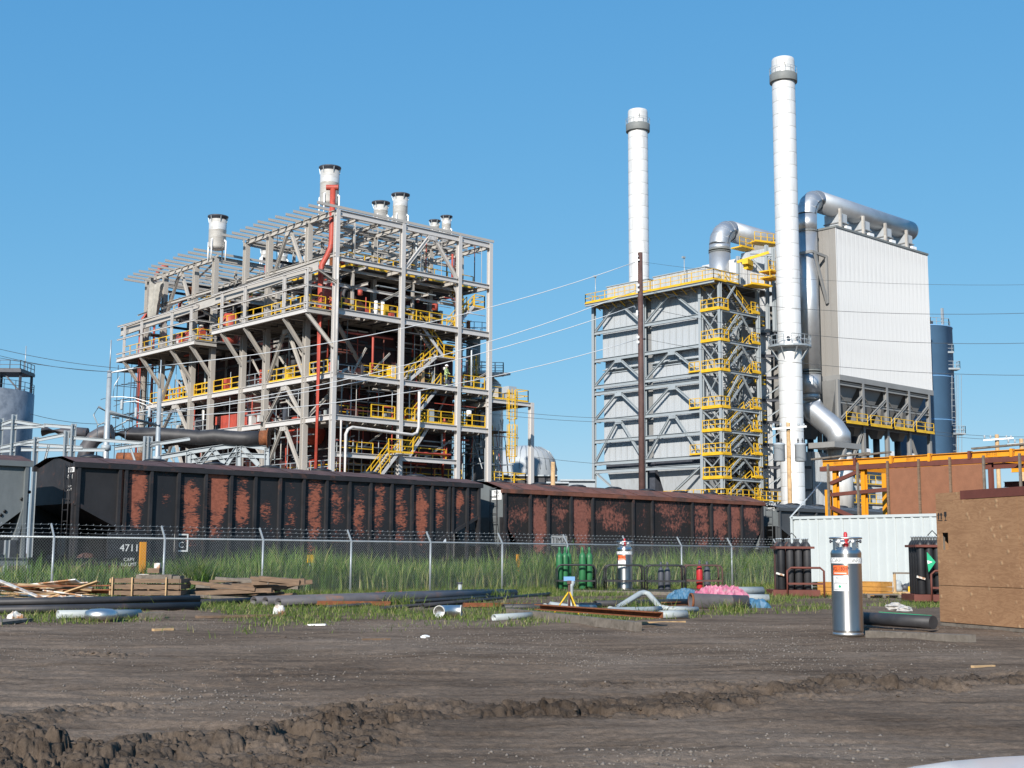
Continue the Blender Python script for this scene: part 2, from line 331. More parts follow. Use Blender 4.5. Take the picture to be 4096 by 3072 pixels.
# ---------------------------------------------------------------- ground sheet
def make_ground():
    r=np.concatenate([np.linspace(.0,5.5,12),np.geomspace(5.6,30,640),np.geomspace(30.6,70,60),np.geomspace(75,5000,26)])
    hd=HEAD; a=np.concatenate([np.linspace(-math.pi,-.47,24)[:-1],np.linspace(-.46,.46,760),np.linspace(.47,math.pi,24)[1:-1]])+hd
    A,Rr=np.meshgrid(a,r); x=np.cos(A)*Rr; y=np.sin(A)*Rr; z=ground_h(x,y); na=len(a); nr=len(r)
    v=np.stack([x,y,z],-1).reshape(-1,3)
    i,j=np.meshgrid(np.arange(nr-1),np.arange(na),indexing='ij'); j2=(j+1)%na
    f=np.stack([i*na+j,(i+1)*na+j,(i+1)*na+j2,i*na+j2],-1).reshape(-1,4)
    me=bpy.data.meshes.new('ground'); me.vertices.add(len(v)); me.vertices.foreach_set('co',v.ravel()); me.loops.add(f.size); me.loops.foreach_set('vertex_index',f.ravel().astype(np.int32))
    me.polygons.add(len(f)); me.polygons.foreach_set('loop_start',np.arange(0,f.size,4,dtype=np.int32)); me.polygons.foreach_set('use_smooth',np.ones(len(f),bool)); me.update(calc_edges=True); me.validate()
    dm=np.clip(strip_mask(x,y)*9+(fbm(x*.5+50,y*.5,4)-.60)*2.2*(np.hypot(x,y)<40),0,1).reshape(-1); at0=me.attributes.new('damp','FLOAT','POINT'); at0.data.foreach_set('value',dm.astype(np.float32))
    m=bpy.data.materials.new('cinder_dirt'); m.use_nodes=True; N=m.node_tree.nodes; L=m.node_tree.links; P=N['Principled BSDF']; P.inputs['Specular IOR Level'].default_value=.02
    tc=N.new('ShaderNodeTexCoord')
    def noise(s,d=6,ro=.6):
        q=N.new('ShaderNodeTexNoise'); q.inputs['Scale'].default_value=s; q.inputs['Detail'].default_value=d; q.inputs['Roughness'].default_value=ro; L.new(tc.outputs['Object'],q.inputs[0]); return q.outputs[0]
    def ramp(src,*st):
        q=N.new('ShaderNodeValToRGB'); e=q.color_ramp.elements
        while len(e)<len(st): e.new(.5)
        for k,(p,c) in enumerate(st): e[k].position=p; e[k].color=(*c,1)
        L.new(src,q.inputs[0]); return q.outputs[0]
    base=ramp(noise(.28,5),(.28,(.105,.079,.061)),(.48,(.152,.115,.088)),(.7,(.20,.157,.124)))
    fine=ramp(noise(14,8,.75),(.3,(.6,.6,.6)),(.7,(1.35,1.33,1.3)))
    mx=N.new('ShaderNodeMixRGB'); mx.blend_type='MULTIPLY'; mx.inputs[0].default_value=1; L.new(base,mx.inputs[1]); L.new(fine,mx.inputs[2])
    vm=N.new('ShaderNodeMapping'); vm.inputs['Rotation'].default_value=(0,0,HEAD-math.pi/2+.1); vm.vector_type='TEXTURE'; vm.inputs['Scale'].default_value=(3.2,.35,1); L.new(tc.outputs['Object'],vm.inputs[0])
    tn=N.new('ShaderNodeTexNoise'); tn.inputs['Scale'].default_value=1.; tn.inputs['Detail'].default_value=7; tn.inputs['Roughness'].default_value=.7; L.new(vm.outputs[0],tn.inputs[0])
    tr=ramp(tn.outputs[0],(.34,(.62,.61,.6)),(.5,(1,1,1)),(.68,(1.22,1.2,1.17))); mt=N.new('ShaderNodeMixRGB'); mt.blend_type='MULTIPLY'; mt.inputs[0].default_value=1; L.new(mx.outputs[0],mt.inputs[1]); L.new(tr,mt.inputs[2]); mx=mt
    st=N.new('ShaderNodeTexVoronoi'); st.inputs['Scale'].default_value=26; L.new(tc.outputs['Object'],st.inputs['Vector'])
    sm=ramp(st.outputs['Distance'],(.12,(1,1,1)),(.2,(0,0,0))); pm=ramp(noise(.8,3),(.5,(0,0,0)),(.62,(1,1,1)))
    mu=N.new('ShaderNodeMixRGB'); mu.blend_type='MULTIPLY'; mu.inputs[0].default_value=1; L.new(sm,mu.inputs[1]); L.new(pm,mu.inputs[2])
    m2=N.new('ShaderNodeMixRGB'); L.new(mu.outputs[0],m2.inputs[0]); L.new(mx.outputs[0],m2.inputs[1]); m2.inputs[2].default_value=(.19,.165,.14,1)
    at_=N.new('ShaderNodeAttribute'); at_.attribute_name='damp'; m3=N.new('ShaderNodeMixRGB'); L.new(at_.outputs['Fac'],m3.inputs[0]); L.new(m2.outputs[0],m3.inputs[1]); dk=N.new('ShaderNodeMixRGB'); dk.blend_type='MULTIPLY'; dk.inputs[0].default_value=1; dk.inputs[2].default_value=(.55,.55,.55,1); L.new(mx.outputs[0],dk.inputs[1]); L.new(dk.outputs[0],m3.inputs[2])
    L.new(m3.outputs[0],P.inputs['Base Color']); ro=ramp(noise(.5,4),(.35,(.75,.75,.75)),(.65,(.95,.95,.95))); L.new(ro,P.inputs['Roughness'])
    b1=N.new('ShaderNodeBump'); b1.inputs['Strength'].default_value=.6; b1.inputs['Distance'].default_value=.03; L.new(noise(30,8,.7),b1.inputs['Height'])
    b2=N.new('ShaderNodeBump'); b2.inputs['Strength'].default_value=.5; b2.inputs['Distance'].default_value=.02; L.new(mu.outputs[0],b2.inputs['Height']); L.new(b1.outputs[0],b2.inputs['Normal']); L.new(b2.outputs[0],P.inputs['Normal'])
    me.materials.append(m); o=bpy.data.objects.new('ground',me); COL.objects.link(o); o['kind']='structure'; return m
DIRT=make_ground()
def H(x,y): return float(ground_h(np.array([x]),np.array([y]))[0])
def mesh_np(name,v,f,m,smooth=False,kind='stuff',label=None,cat=None):
    me=bpy.data.meshes.new(name); n=f.shape[1]; me.vertices.add(len(v)); me.vertices.foreach_set('co',np.ascontiguousarray(v,dtype=np.float32).ravel()); me.loops.add(f.size); me.loops.foreach_set('vertex_index',f.ravel().astype(np.int32))
    me.polygons.add(len(f)); me.polygons.foreach_set('loop_start',np.arange(0,f.size,n,dtype=np.int32))
    if smooth: me.polygons.foreach_set('use_smooth',np.ones(len(f),bool))
    me.update(calc_edges=True); me.materials.append(m); o=bpy.data.objects.new(name,me); COL.objects.link(o); return tag(o,label,cat,kind=kind)
# loose stones and mud clods
def scatter_rocks(name,cx,cy,size,m,label,cat,flat=.7):
    n=len(cx); base=np.array([(1,0,0),(0,1,0),(-1,0,0),(0,-1,0),(0,0,1),(0,0,-1),(.7,.7,.3),(-.6,.7,.5)][:6],float)
    tri=np.array([(0,1,4),(1,2,4),(2,3,4),(3,0,4),(1,0,5),(2,1,5),(3,2,5),(0,3,5)])
    p=base[None]*(RNG.uniform(.6,1.25,(n,6,1)))*size[:,None,None]; p[...,2]*=flat
    a=RNG.uniform(0,6.28,n); c,s=np.cos(a)[:,None],np.sin(a)[:,None]; t=RNG.uniform(-.6,.6,n)[:,None]
    x=p[...,0]*c-p[...,1]*s; y=p[...,0]*s+p[...,1]*c; z=p[...,2]+x*t*.6
    z=z+(ground_h(cx,cy)+size*.22)[:,None]; v=np.stack([x+cx[:,None],y+cy[:,None],z],-1).reshape(-1,3)
    f=(tri[None]+np.arange(n)[:,None,None]*6).reshape(-1,3); return mesh_np(name,v,f,m,label=label,cat=cat)
def wedge(n,r0,r1,half=.44,power=1.):
    r=r0+(r1-r0)*RNG.random(n)**power; a=HEAD+RNG.uniform(-half,half,n); return np.cos(a)*r,np.sin(a)*r
T['stone']=mat('gravel_stone',(.155,.132,.112),.9,var=.5,scale=3)
T['clod']=mat('mud_clod',(.085,.067,.054),.95,var=.35,scale=3,bump=.5,spec=.05)
x_,y_=wedge(26000,8,27); k=fbm(x_*.5+4,y_*.5,3)+.08*RNG.standard_normal(len(x_))+.10*sst(13,22,np.hypot(x_,y_)); s_=k>.565; x_=x_[s_];y_=y_[s_]
scatter_rocks('gravel',x_,y_,RNG.uniform(.005,.016,len(x_))*RNG.uniform(.5,1.7,len(x_)),T['stone'],'loose pale gravel stones over the dark dirt','gravel')
x_,y_=wedge(60000,7.5,22); q_=strip_mask(x_,y_); s_=RNG.random(len(x_))<np.clip(q_*2.,0,.2); x_=x_[s_];y_=y_[s_]
scatter_rocks('mud_clods',x_,y_,RNG.uniform(.006,.02,len(x_))*RNG.uniform(.5,1.8,len(x_)),T['clod'],'broken mud clods along the churned tyre ruts','mud',.5)
# ---------------------------------------------------------------- grass
def grass(name,bx,by,hgt,wid,m,label,lean=.5,seg=4,zoff=0):
    n=len(bx); t=np.linspace(0,1,seg+1); az=RNG.uniform(0,6.28,n); ln=hgt*lean*RNG.uniform(.2,1.2,n)
    z0=ground_h(bx,by)-.02+zoff; dx,dy=np.cos(az),np.sin(az); fa=az+1.57+RNG.uniform(-.9,.9,n); wx,wy=np.cos(fa),np.sin(fa)
    cx=bx[:,None]+dx[:,None]*ln[:,None]*t**2.2; cy=by[:,None]+dy[:,None]*ln[:,None]*t**2.2
    cz=z0[:,None]+hgt[:,None]*(t-.28*t**3*(ln/hgt)[:,None]); w=wid[:,None]*(1-t**1.6)*.5+.0012
    a=np.stack([cx-wx[:,None]*w,cy-wy[:,None]*w,cz],-1); b=np.stack([cx+wx[:,None]*w,cy+wy[:,None]*w,cz],-1)
    v=np.stack([a,b],2).reshape(-1,3); k=np.arange(seg)*2; q=np.stack([k,k+1,k+3,k+2],-1)
    f=(q[None]+np.arange(n)[:,None,None]*(2*(seg+1))).reshape(-1,4); return mesh_np(name,v,f,m,label=label,cat='grass')
def grass_mat(name,stops):
    m=bpy.data.materials.new(name); m.use_nodes=True; N=m.node_tree.nodes; L=m.node_tree.links; P=N['Principled BSDF']; P.inputs['Roughness'].default_value=.55; P.inputs['Specular IOR Level'].default_value=.3
    g=N.new('ShaderNodeNewGeometry'); q=N.new('ShaderNodeValToRGB'); e=q.color_ramp.elements
    while len(e)<len(stops): e.new(.5)
    for k,(p,c) in enumerate(stops): e[k].position=p; e[k].color=(*c,1)
    L.new(g.outputs['Random Per Island'],q.inputs[0]); L.new(q.outputs[0],P.inputs['Base Color'])
    t=N.new('ShaderNodeBsdfTranslucent'); L.new(q.outputs[0],t.inputs[0]); ms=N.new('ShaderNodeMixShader'); ms.inputs[0].default_value=.35; L.new(P.outputs[0],ms.inputs[1]); L.new(t.outputs[0],ms.inputs[2]); L.new(ms.outputs[0],N['Material Output'].inputs[0]); return m
T['grass']=grass_mat('tall_grass',[(0,(.035,.07,.014)),(.35,(.09,.175,.028)),(.68,(.165,.27,.05)),(.86,(.29,.34,.09)),(1,(.45,.38,.18))])
T['weeds']=grass_mat('short_weeds',[(0,(.05,.085,.015)),(.4,(.11,.17,.03)),(.75,(.19,.25,.05)),(.9,(.3,.28,.11)),(1,(.4,.33,.16))])
n_=24000; x_=RNG.uniform(8,52,n_); y_=32.35+RNG.random(n_)**1.3*4.6
d_=fbm(x_*.5,y_*.5,3); hg=(.6+1.5*d_)*RNG.uniform(.55,1.1,n_)*(1-.15*sst(34,37,y_))
hg*=np.where(x_<17.5,.8,1.)*np.where(x_>30,1.12,1.)
grass('tall_grass',x_,y_,hg,RNG.uniform(.018,.05,n_),T['grass'],'tall green grass growing along the chain link fence')
n_=110000; x_=RNG.uniform(9,44,n_); y_=RNG.uniform(18.5,32.6,n_)
px_=(x_*_r0.x+y_*_r0.y)/(x_*_f0.x+y_*_f0.y); dens=fbm(x_*.45+31,y_*.45+7,4)
lim=.475-.10*sst(24,31,y_)-.06*np.exp(-((x_-20)/5)**2)+.10*sst(24,20,y_)+.10*sst(36,42,x_)
s_=(dens+RNG.normal(0,.055,n_)>lim+.02); x_=x_[s_];y_=y_[s_]
grass('weeds',x_,y_,RNG.uniform(.05,.2,len(x_))*(1+.8*sst(28,32,y_)),RNG.uniform(.008,.018,len(x_)),T['weeds'],'short weeds and grass patches around the stored pipes',lean=.9,seg=3)
# big arching tufts
tx=[];ty=[]
for px_,py_ in [(760,2370),(740,2380),(2560,2440),(2620,2450),(2520,2455),(2900,2440),(2960,2445),(2040,2440),(1940,2390),(1990,2395),(1480,2365),(1510,2370),(560,2440),(1600,2420),(1340,2400)]:
    p=gpt(px_,py_); k=110; tx+=list(p.x+RNG.normal(0,.28,k)); ty+=list(p.y+RNG.normal(0,.2,k))
tx=np.array(tx);ty=np.array(ty); grass('grass_tufts',tx,ty,RNG.uniform(.15,.42,len(tx)),RNG.uniform(.012,.024,len(tx)),T['weeds'],'arching grass tufts growing between the pipes',lean=1.1)
p=pix(760,2350,Y=32.6); k=500; tx=p.x+RNG.normal(0,.35,k); ty=p.y+RNG.normal(0,.3,k)
grass('arching_grass',tx,ty,RNG.uniform(.7,1.5,k),RNG.uniform(.015,.03,k),T['grass'],'large arching grass clump beside the slatted crate',lean=.9)
# ---------------------------------------------------------------- fence
FY=32.21; FZ=.15; RZ=1.76
fence=thing('chain_link_fence',(28,FY,FZ),'galvanised chain link fence topped with barbed wire in front of the train','fence')
fx=[13.66+3.07*k for k in range(-1,13)]
pm=MB().tube((0,0,-.1),(0,0,RZ-FZ+.02),.032,8).mesh('post',T['galv']); am=MB().bar((0,0,0),(0,.22,.34),.05,.03,(1,0,0)).mesh('barb_arm',T['galv'])
for x in fx:
    q=inst(pm,'post',fence,Matrix.Translation((x,FY,FZ))); inst(am,'barb_arm',q,Matrix.Translation((x,FY,RZ)))
MB().tube((fx[0],FY,RZ),(fx[-1],FY,RZ),.024,8).build('top_rail',T['galv'],fence)
b=MB()
for k in range(3):
    t=(k+1)/3.1; z=RZ+.34*t; y=FY+.22*t
    for i in range(len(fx)-1): b.path([(fx[i],y,z),((fx[i]+fx[i+1])/2,y,z-.02),(fx[i+1],y,z)],.003,4,False)
    for x in np.arange(fx[0],fx[-1],.2): b.bar((x-.012,y-.02,z-.015),(x+.012,y+.02,z+.02),.004,.004); b.bar((x+.012,y-.02,z+.02),(x-.012,y+.02,z-.015),.004,.004)
b.build('barbed_wire',T['galv'],fence,kind='stuff')
hh=RZ+.05-FZ; step=.075; xs=np.arange(fx[0]-hh*.9,fx[-1],step); rr=.0021; vv=[];ff=[]
for sgn in (1,-1):
    for x0 in xs:
        xa,xb=(x0,x0+hh*.9) if sgn>0 else (x0+hh*.9,x0); za,zb=FZ,FZ+hh
        x1=min(max(xa,fx[0]),fx[-1]); x2=min(max(xb,fx[0]),fx[-1])
        if abs(x1-x2)<.02: continue
        z1=za+(zb-za)*(x1-xa)/(xb-xa); z2=za+(zb-za)*(x2-xa)/(xb-xa); o=len(vv)
        for (x,z) in ((x1,z1),(x2,z2)): vv+=[(x-rr,FY-.036,z),(x,FY-.036-rr,z),(x+rr,FY-.036,z),(x,FY-.036+rr,z)]
        ff+=[(o+i,o+(i+1)%4,o+4+(i+1)%4,o+4+i) for i in range(4)]
m_=MB(); m_.v=vv; m_.f=ff; m_.s=[True]*len(ff); m_.build('chain_link_mesh',T['galv'],fence,kind='stuff')
# ---------------------------------------------------------------- railway
TY=40.1; TW=3.15; TC=TY+TW/2
trk=thing('railway_track',(40,TC,.15),'steel rails of the siding under the hopper cars','railway track')
for dy in (-.72,.72): MB().sweep((-20,TC+dy,.32),(160,TC+dy,.32),hsec(.13,.17,.03,.02)).build('rail',T['rust'],trk)
tm=MB().box((-.12,-1.25,0),(.12,1.25,.1)).mesh('sleeper',T['woodgrey'])
for k in range(150): inst(tm,'sleeper',trk,Matrix.Translation((-15+k*.58,TC,.135)))
# panel paint with burnt-through rust, one mask per panel
def panel_mat(name,paint,rustc,amt,vert):
    m=bpy.data.materials.new(name); m.use_nodes=True; N=m.node_tree.nodes; L=m.node_tree.links; P=N['Principled BSDF']; P.inputs['Roughness'].default_value=.62; P.inputs['Specular IOR Level'].default_value=.3
    uv=N.new('ShaderNodeUVMap'); sp=N.new('ShaderNodeSeparateXYZ'); L.new(uv.outputs[0],sp.inputs[0]); oi=N.new('ShaderNodeObjectInfo'); tc=N.new('ShaderNodeTexCoord')
    def math_(op,a,b=None):
        q=N.new('ShaderNodeMath'); q.operation=op
        for i,s in enumerate((a,b)):
            if s is None: continue
            if isinstance(s,(int,float)): q.inputs[i].default_value=s
            else: L.new(s,q.inputs[i])
        return q.outputs[0]
    def noise(s,st,d,ro=.7):
        mp=N.new('ShaderNodeMapping'); mp.inputs['Scale'].default_value=st; L.new(tc.outputs['Object'],mp.inputs[0])
        q=N.new('ShaderNodeTexNoise'); q.inputs['Scale'].default_value=s; q.inputs['Detail'].default_value=d; q.inputs['Roughness'].default_value=ro; L.new(mp.outputs[0],q.inputs[0]); return q.outputs[0]
    big=noise(1.1,(1,1,1.3),3); fine=noise(7.5,(1.2,1,.9) if vert else (.8,1,3.0),10,.8)
    cx=math_('ABSOLUTE',math_('SUBTRACT',sp.outputs[0],.5)); rz_=math_('MULTIPLY',math_('SUBTRACT',math_('FRACT',math_('MULTIPLY',oi.outputs['Random'],7.3)),.5),.3); cz=math_('ABSOLUTE',math_('SUBTRACT',math_('ADD',sp.outputs[1],rz_),.68))
    val=math_('ADD',math_('MULTIPLY',big,.62),math_('MULTIPLY',fine,.95))
    val=math_('SUBTRACT',val,math_('MULTIPLY',math_('POWER',cx,2.2),1.5 if not vert else .8)); val=math_('SUBTRACT',val,math_('MULTIPLY',math_('POWER',cz,1.6),.62))
    val=math_('ADD',val,math_('MULTIPLY',oi.outputs['Random'],.26)); 
    mr=N.new('ShaderNodeMapRange'); mr.inputs[1].default_value=.91-amt; mr.inputs[2].default_value=.97-amt+(.06 if vert else 0); L.new(val,mr.inputs[0])
    pn=noise(2.2,(1,1,.5),5); pr=N.new('ShaderNodeValToRGB'); pr.color_ramp.elements[0].color=(*[c*.65 for c in paint],1); pr.color_ramp.elements[1].color=(*[c*1.35 for c in paint],1); L.new(pn,pr.inputs[0])
    rn=noise(7,(1,1,1.5),6); rr_=N.new('ShaderNodeValToRGB'); rr_.color_ramp.elements[0].position=.3; rr_.color_ramp.elements[1].position=.7; rr_.color_ramp.elements[0].color=(*[c*.6 for c in rustc],1); rr_.color_ramp.elements[1].color=(*[c*1.25 for c in rustc],1); L.new(rn,rr_.inputs[0])
    mx=N.new('ShaderNodeMixRGB'); L.new(mr.outputs[0],mx.inputs[0]); L.new(pr.outputs[0],mx.inputs[1]); L.new(rr_.outputs[0],mx.inputs[2]); L.new(mx.outputs[0],P.inputs['Base Color'])
    bp=N.new('ShaderNodeBump'); bp.inputs['Strength'].default_value=.25; bp.inputs['Distance'].default_value=.02; L.new(fine,bp.inputs['Height']); L.new(bp.outputs[0],P.inputs['Normal'])
    return m
T['side4711']=panel_mat('side_black_peeling',(.018,.019,.022),(.29,.095,.058),.085,False)
T['sideTIMX']=panel_mat('side_black_mottled',(.02,.018,.018),(.235,.09,.066),.085,True)
T['sideplain']=panel_mat('side_black_plain',(.026,.025,.027),(.08,.04,.03),-.3,False)
T['sidegrey']=panel_mat('side_grey',(.14,.155,.16),(.1,.06,.04),-.3,False)
T['sidedark']=panel_mat('side_dark_grey',(.07,.075,.08),(.1,.06,.04),-.3,False)
def panel_obj(name,parent,x0,x1,zs,y,m,n=6,bulge=.02,cut=None):
    """side sheet between two posts: a gently dented sheet with 0..1 coordinates; cut=(z at x0,z at x1) for a sloping lower edge"""
    me=bpy.data.meshes.new(name); v=[];uv=[];f=[]; z0,z1=zs; ox,oy,oz=org(parent); ph=random.uniform(0,6)
    for j in range(n+1):
        for i in range(n+1):
            a=i/n;c=j/n; zl=z0 if cut is None else cut[0]+(cut[1]-cut[0])*a
            d=bulge*math.sin(math.pi*a)*math.sin(math.pi*c)*(.6+.5*math.sin(3*c*math.pi+ph))
            v.append((x0+(x1-x0)*a-ox,y+d-oy,zl+(z1-zl)*c-oz)); uv.append((a,((zl+(z1-zl)*c)-z0)/(z1-z0)))
    for j in range(n):
        for i in range(n): k=j*(n+1)+i; f.append((k,k+1,k+n+2,k+n+1))
    me.from_pydata(v,[],f); l=me.uv_layers.new()
    for q in me.loops: l.data[q.index].uv=uv[q.vertex_index]
    me.polygons.foreach_set('use_smooth',[True]*len(f)); me.materials.append(m); o=bpy.data.objects.new(name,me); COL.objects.link(o); o.parent=parent; ORG[o.name]=org(parent); return o
wheel=MB().lathe((0,-.07,0),[(.05,-.02),(.46,0),(.46,.11),(.49,.115),(.49,.145),(.05,.16)],20,axis=(0,1,0)).mesh('wheel',T['brownsteel'])
def hopper_car(x0,x1,eave,posts,label,side,trim,roofm,endm,ridge=.34,cutL=2.5,cutR=2.5,light=False,truck_only=None):
    c=thing('hopper_car',((x0+x1)/2,TC,.4),label,'rail car','hopper cars standing on the siding')
    zb=1.15; y0=TY; y1=TY+TW; zc=2.95; zk=1.75
    # ribs and panels on both sides (far side plain)
    allp=[x0+.06]+posts+[x1-.06]
    for i,x in enumerate(allp):
        d=.11; b=MB().box((x-.05,y0-d,zb),(x+.05,y0+.02,eave-.02)); b.build('side_post',trim,c)
    zl=lambda x: zb if x0+cutL<=x<=x1-cutR else (zc+(zk-zc)*(x-x0)/cutL if x<x0+cutL else zc+(zk-zc)*(x1-x)/cutR)
    for a,b_ in zip(allp,allp[1:]):
        ca,cb=zl(a),zl(b_)
        panel_obj('side_panel',c,a,b_,(zb,eave),y0,T['sideplain'] if (side is T.get('side4711') and a<x0+.2) else side,cut=(ca,cb) if (ca,cb)!=(zb,zb) else None)
    b=MB().quadset([(x0,y1,.55),(x0,y1,eave),(x1,y1,eave),(x1,y1,.55)],[(0,1,2,3)]); b.build('far_side',T['black'],c); MB().box((x0+.3,TC-.3,.95),(x1-.3,TC+.3,1.9)).build('centre_sill',T['black'],c)
    # ends, slope sheets with their edge flanges
    for xe,s,ct in ((x0,1,cutL),(x1,-1,cutR)):
        MB().quadset([(xe,y0,zc),(xe,y1,zc),(xe,y1,eave),(xe,TC,eave+ridge),(xe,y0,eave)],[(0,1,2,3,4)] if s<0 else [(4,3,2,1,0)]).build('end_sheet',endm,c)
    for xe,s,ct in ((x0,1,cutL),(x1,-1,cutR)):
        MB().quadset([(xe,y0+.01,zc),(xe,y1-.01,zc),(xe+s*ct,y1-.01,zk),(xe+s*ct,y0+.01,zk)],[(0,1,2,3)]).build('slope_sheet',endm,c)
        MB().bar((xe,y0-.03,zc),(xe+s*ct,y0-.03,zk),.09,.13,(0,0,1)).build('slope_flange',trim,c)
        MB().box((xe-.06,y0+.02,zb),(xe+.06,y0+.14,zc)).build('corner_post',trim,c)
        MB().box((xe-.06,TC-.25,.95),(xe+s*1.9,TC+.25,1.3)).box((xe-s*.75,TC-.09,.98),(xe,TC+.09,1.18)).build('coupler_sill',trim,c)
        lad=MB()
        for yy in (y0+.3,y0+.72): lad.tube((xe-s*.09,yy,zb),(xe-s*.09,yy,eave+.1),.018,6)
        for k in range(9): lad.tube((xe-s*.09,y0+.3,1.3+k*.36),(xe-s*.09,y0+.72,1.3+k*.36),.014,6)
        lad.build('ladder',trim,c)
    for yy in (y0-.13,y1-.02): MB().sweep((x0-.1,yy+.07,zb-.06),(x1+.1,yy+.07,zb-.06),hsec(.15,.24)).build('side_sill',trim,c)
    # hoppers below
    n=4; a0=x0+cutL; a1=x1-cutR; st=(a1-a0)/n
    for k in range(n):
        xa=a0+k*st; xb=xa+st
        MB().quadset([(xa,y0+.15,zb),(xb,y0+.15,zb),(xb,y1-.15,zb),(xa,y1-.15,zb),(xa+st*.3,y0+.6,.5),(xb-st*.3,y0+.6,.5),(xb-st*.3,y1-.6,.5),(xa+st*.3,y1-.6,.5)],[(4,5,6,7),(0,1,5,4),(1,2,6,5),(2,3,7,6),(3,0,4,7)]).build('hopper_bay',endm,c)
    # eave fascia and roof sheets, slightly overhanging, lapped one by one
    MB().bar((x0-.12,y0-.06,eave+.02),(x1+.12,y0-.06,eave+.02),.14,.17).build('eave',trim if not light else roofm,c)
    MB().bar((x0-.12,y1+.06,eave+.02),(x1+.12,y1+.06,eave+.02),.14,.17).build('eave',trim,c)
    ns=max(6,round((x1-x0)/1.15)); L=(x1-x0+.2)/ns
    for k in range(ns):
        xa=x0-.1+k*L; xb=xa+L+.03; dz=.012*(k%2); q=.62
        MB().quadset([(xa,y0-.13,eave+.105+dz),(xb,y0-.13,eave+.105+dz),(xb,TC-q,eave+ridge+dz),(xa,TC-q,eave+ridge+dz),(xa,TC+q,eave+ridge+dz),(xb,TC+q,eave+ridge+dz),(xb,y1+.13,eave+.105+dz),(xa,y1+.13,eave+.105+dz)],[(0,1,2,3),(3,2,5,4),(4,5,6,7)]).build('roof_sheet',roofm,c)
    for k in range(ns//2):
        xa=x0+.5+k*L*2; MB().lathe((xa+L*.6,TC,eave+ridge+.02),[(.42,0),(.4,.06),(.25,.11),(.02,.13)],10).build('roof_hatch',T['black'],c)
    # trucks
    for xt in (x0+1.75,x1-1.75):
        t=MB().box((xt-.16,TC-.9,.75),(xt+.16,TC+.9,1.0))
        for yy in (TC-.98,TC+.98): t.box((xt-1.2,yy-.07,.62),(xt+1.2,yy+.07,.86)).box((xt-.35,yy-.09,.45),(xt+.35,yy+.09,.72))
        tr=t.build('truck',T['brownsteel'],c)
        for dx in (-.88,.88):
            for yy in (TC-.76,TC+.76): inst(wheel,'wheel',tr,Matrix.Translation((xt+dx,yy,.89)))
    return c
pX=lambda l:[pix(p,2040,Y=TY).x for p in l]
c1=hopper_car(17.63,34.82,4.17,pX([470,495,597,707,816,918,1015,1114,1209,1301,1393,1477,1562,1644,1723,1791,1806,1865]),'black hopper car numbered 4711 with flaking orange rust panels',T['side4711'],T['carpaint'],T['darkroof'],T['carpaint'])  # ends and slope sheets blackened: their shade is put into the paint
c2=hopper_car(36.14,53.95,4.02,pX([2117,2190,2280,2367,2529,2605,2765,2841,2912,2963]),'rusty brown hopper car lettered TIMX 5717 with a bright rust roof',T['sideTIMX'],T['carpaint'],T['rustroof'],T['greycar'],ridge=.44,cutL=.3,cutR=.3,light=True)
c3=hopper_car(55.3,72.5,3.8,[57.0+1.62*k for k in range(10)],'plain dark grey hopper car lettered CTHX 4852',T['sidedark'],T['darkcar'],T['darkcar'],T['greycar'])
c4=hopper_car(-1.0,16.05,4.1,[.2+1.45*k for k in range(10)]+[14.0],'plain grey hopper car coupled behind the 4711 car',T['sidegrey'],T['greycar'],T['darkroof'],T['greycar'],cutL=.3,cutR=.3)
c5=hopper_car(74.2,91,3.8,[76+1.6*k for k in range(9)],'dark hopper car beyond the CTHX car, seen through the orange frame',T['sidedark'],T['darkcar'],T['darkcar'],T['greycar'])
yo=TY-.006
def ctext(body,car,px,py,size,m,y=yo,sx=1): p=pix(px,py,Y=y); return text(body,car,p,(1,0,0),size,m,sx=sx)
p=pix(528,2193,Y=TY-.03); p=pix(518,2193,Y=TY-.13); MB().box((p.x-.75,TY-.13,1.2),(p.x+.75,TY-.02,2.05)).build('number_panel',T['black'],c1)
text('4711',c1,(p.x,TY-.135,p.z),(1,0,0),.23,T['letter'],sx=1.05); text('CAPY\nLD LMT',c1,(p.x,TY-.135,p.z-.45),(1,0,0),.11,T['letter'])
q=pix(725,2171,Y=TY-.02); b=MB()
for a,e in (((-.26,-.3),(.26,-.25)),((-.26,.25),(.26,.3)),((-.26,-.25),(-.21,.25)),((.21,-.25),(.26,.25))): b.box((q.x+a[0],TY-.02,q.z+a[1]),(q.x+e[0],TY-.012,q.z+e[1]))
b.build('stencil_frame',T['letter'],c1); text('C',c1,(q.x,TY-.02,q.z-.08),(1,0,0),.2,T['letter'])
xe=17.62; r_=pix(287,1880,X=xe)
MB().box((xe-.015,r_.y-.22,r_.z-.07),(xe-.005,r_.y+.22,r_.z+.09)).build('reporting_plate',T['white'],c1); text('CTEX',c1,(xe-.03,r_.y,r_.z),(0,-1,0),.1,T['ink'])
r_=pix(283,1907,X=xe); text('4711',c1,(xe-.02,r_.y,r_.z),(0,-1,0),.15,T['letter']); text('CAPY\nLD LMT',c1,(xe-.02,r_.y,r_.z-.36),(0,-1,0),.07,T['letter'])
xe=36.13; r_=pix(1988,1980,X=xe); MB().box((xe-.015,r_.y-.3,r_.z-.2),(xe-.005,r_.y+.3,r_.z+.2)).build('reporting_plate',T['white'],c2); text('TIMX\n5717',c2,(xe-.022,r_.y,r_.z+.02),(0,-1,0),.11,T['ink'])
r_=pix(2236,2163,Y=TY-.02); MB().box((r_.x-.5,TY-.02,r_.z-.22),(r_.x+.5,TY-.008,r_.z+.22)).build('reporting_plate',T['inkgrey'],c2); text('TIMX',c2,(r_.x,TY-.026,r_.z),(1,0,0),.26,T['ink'])
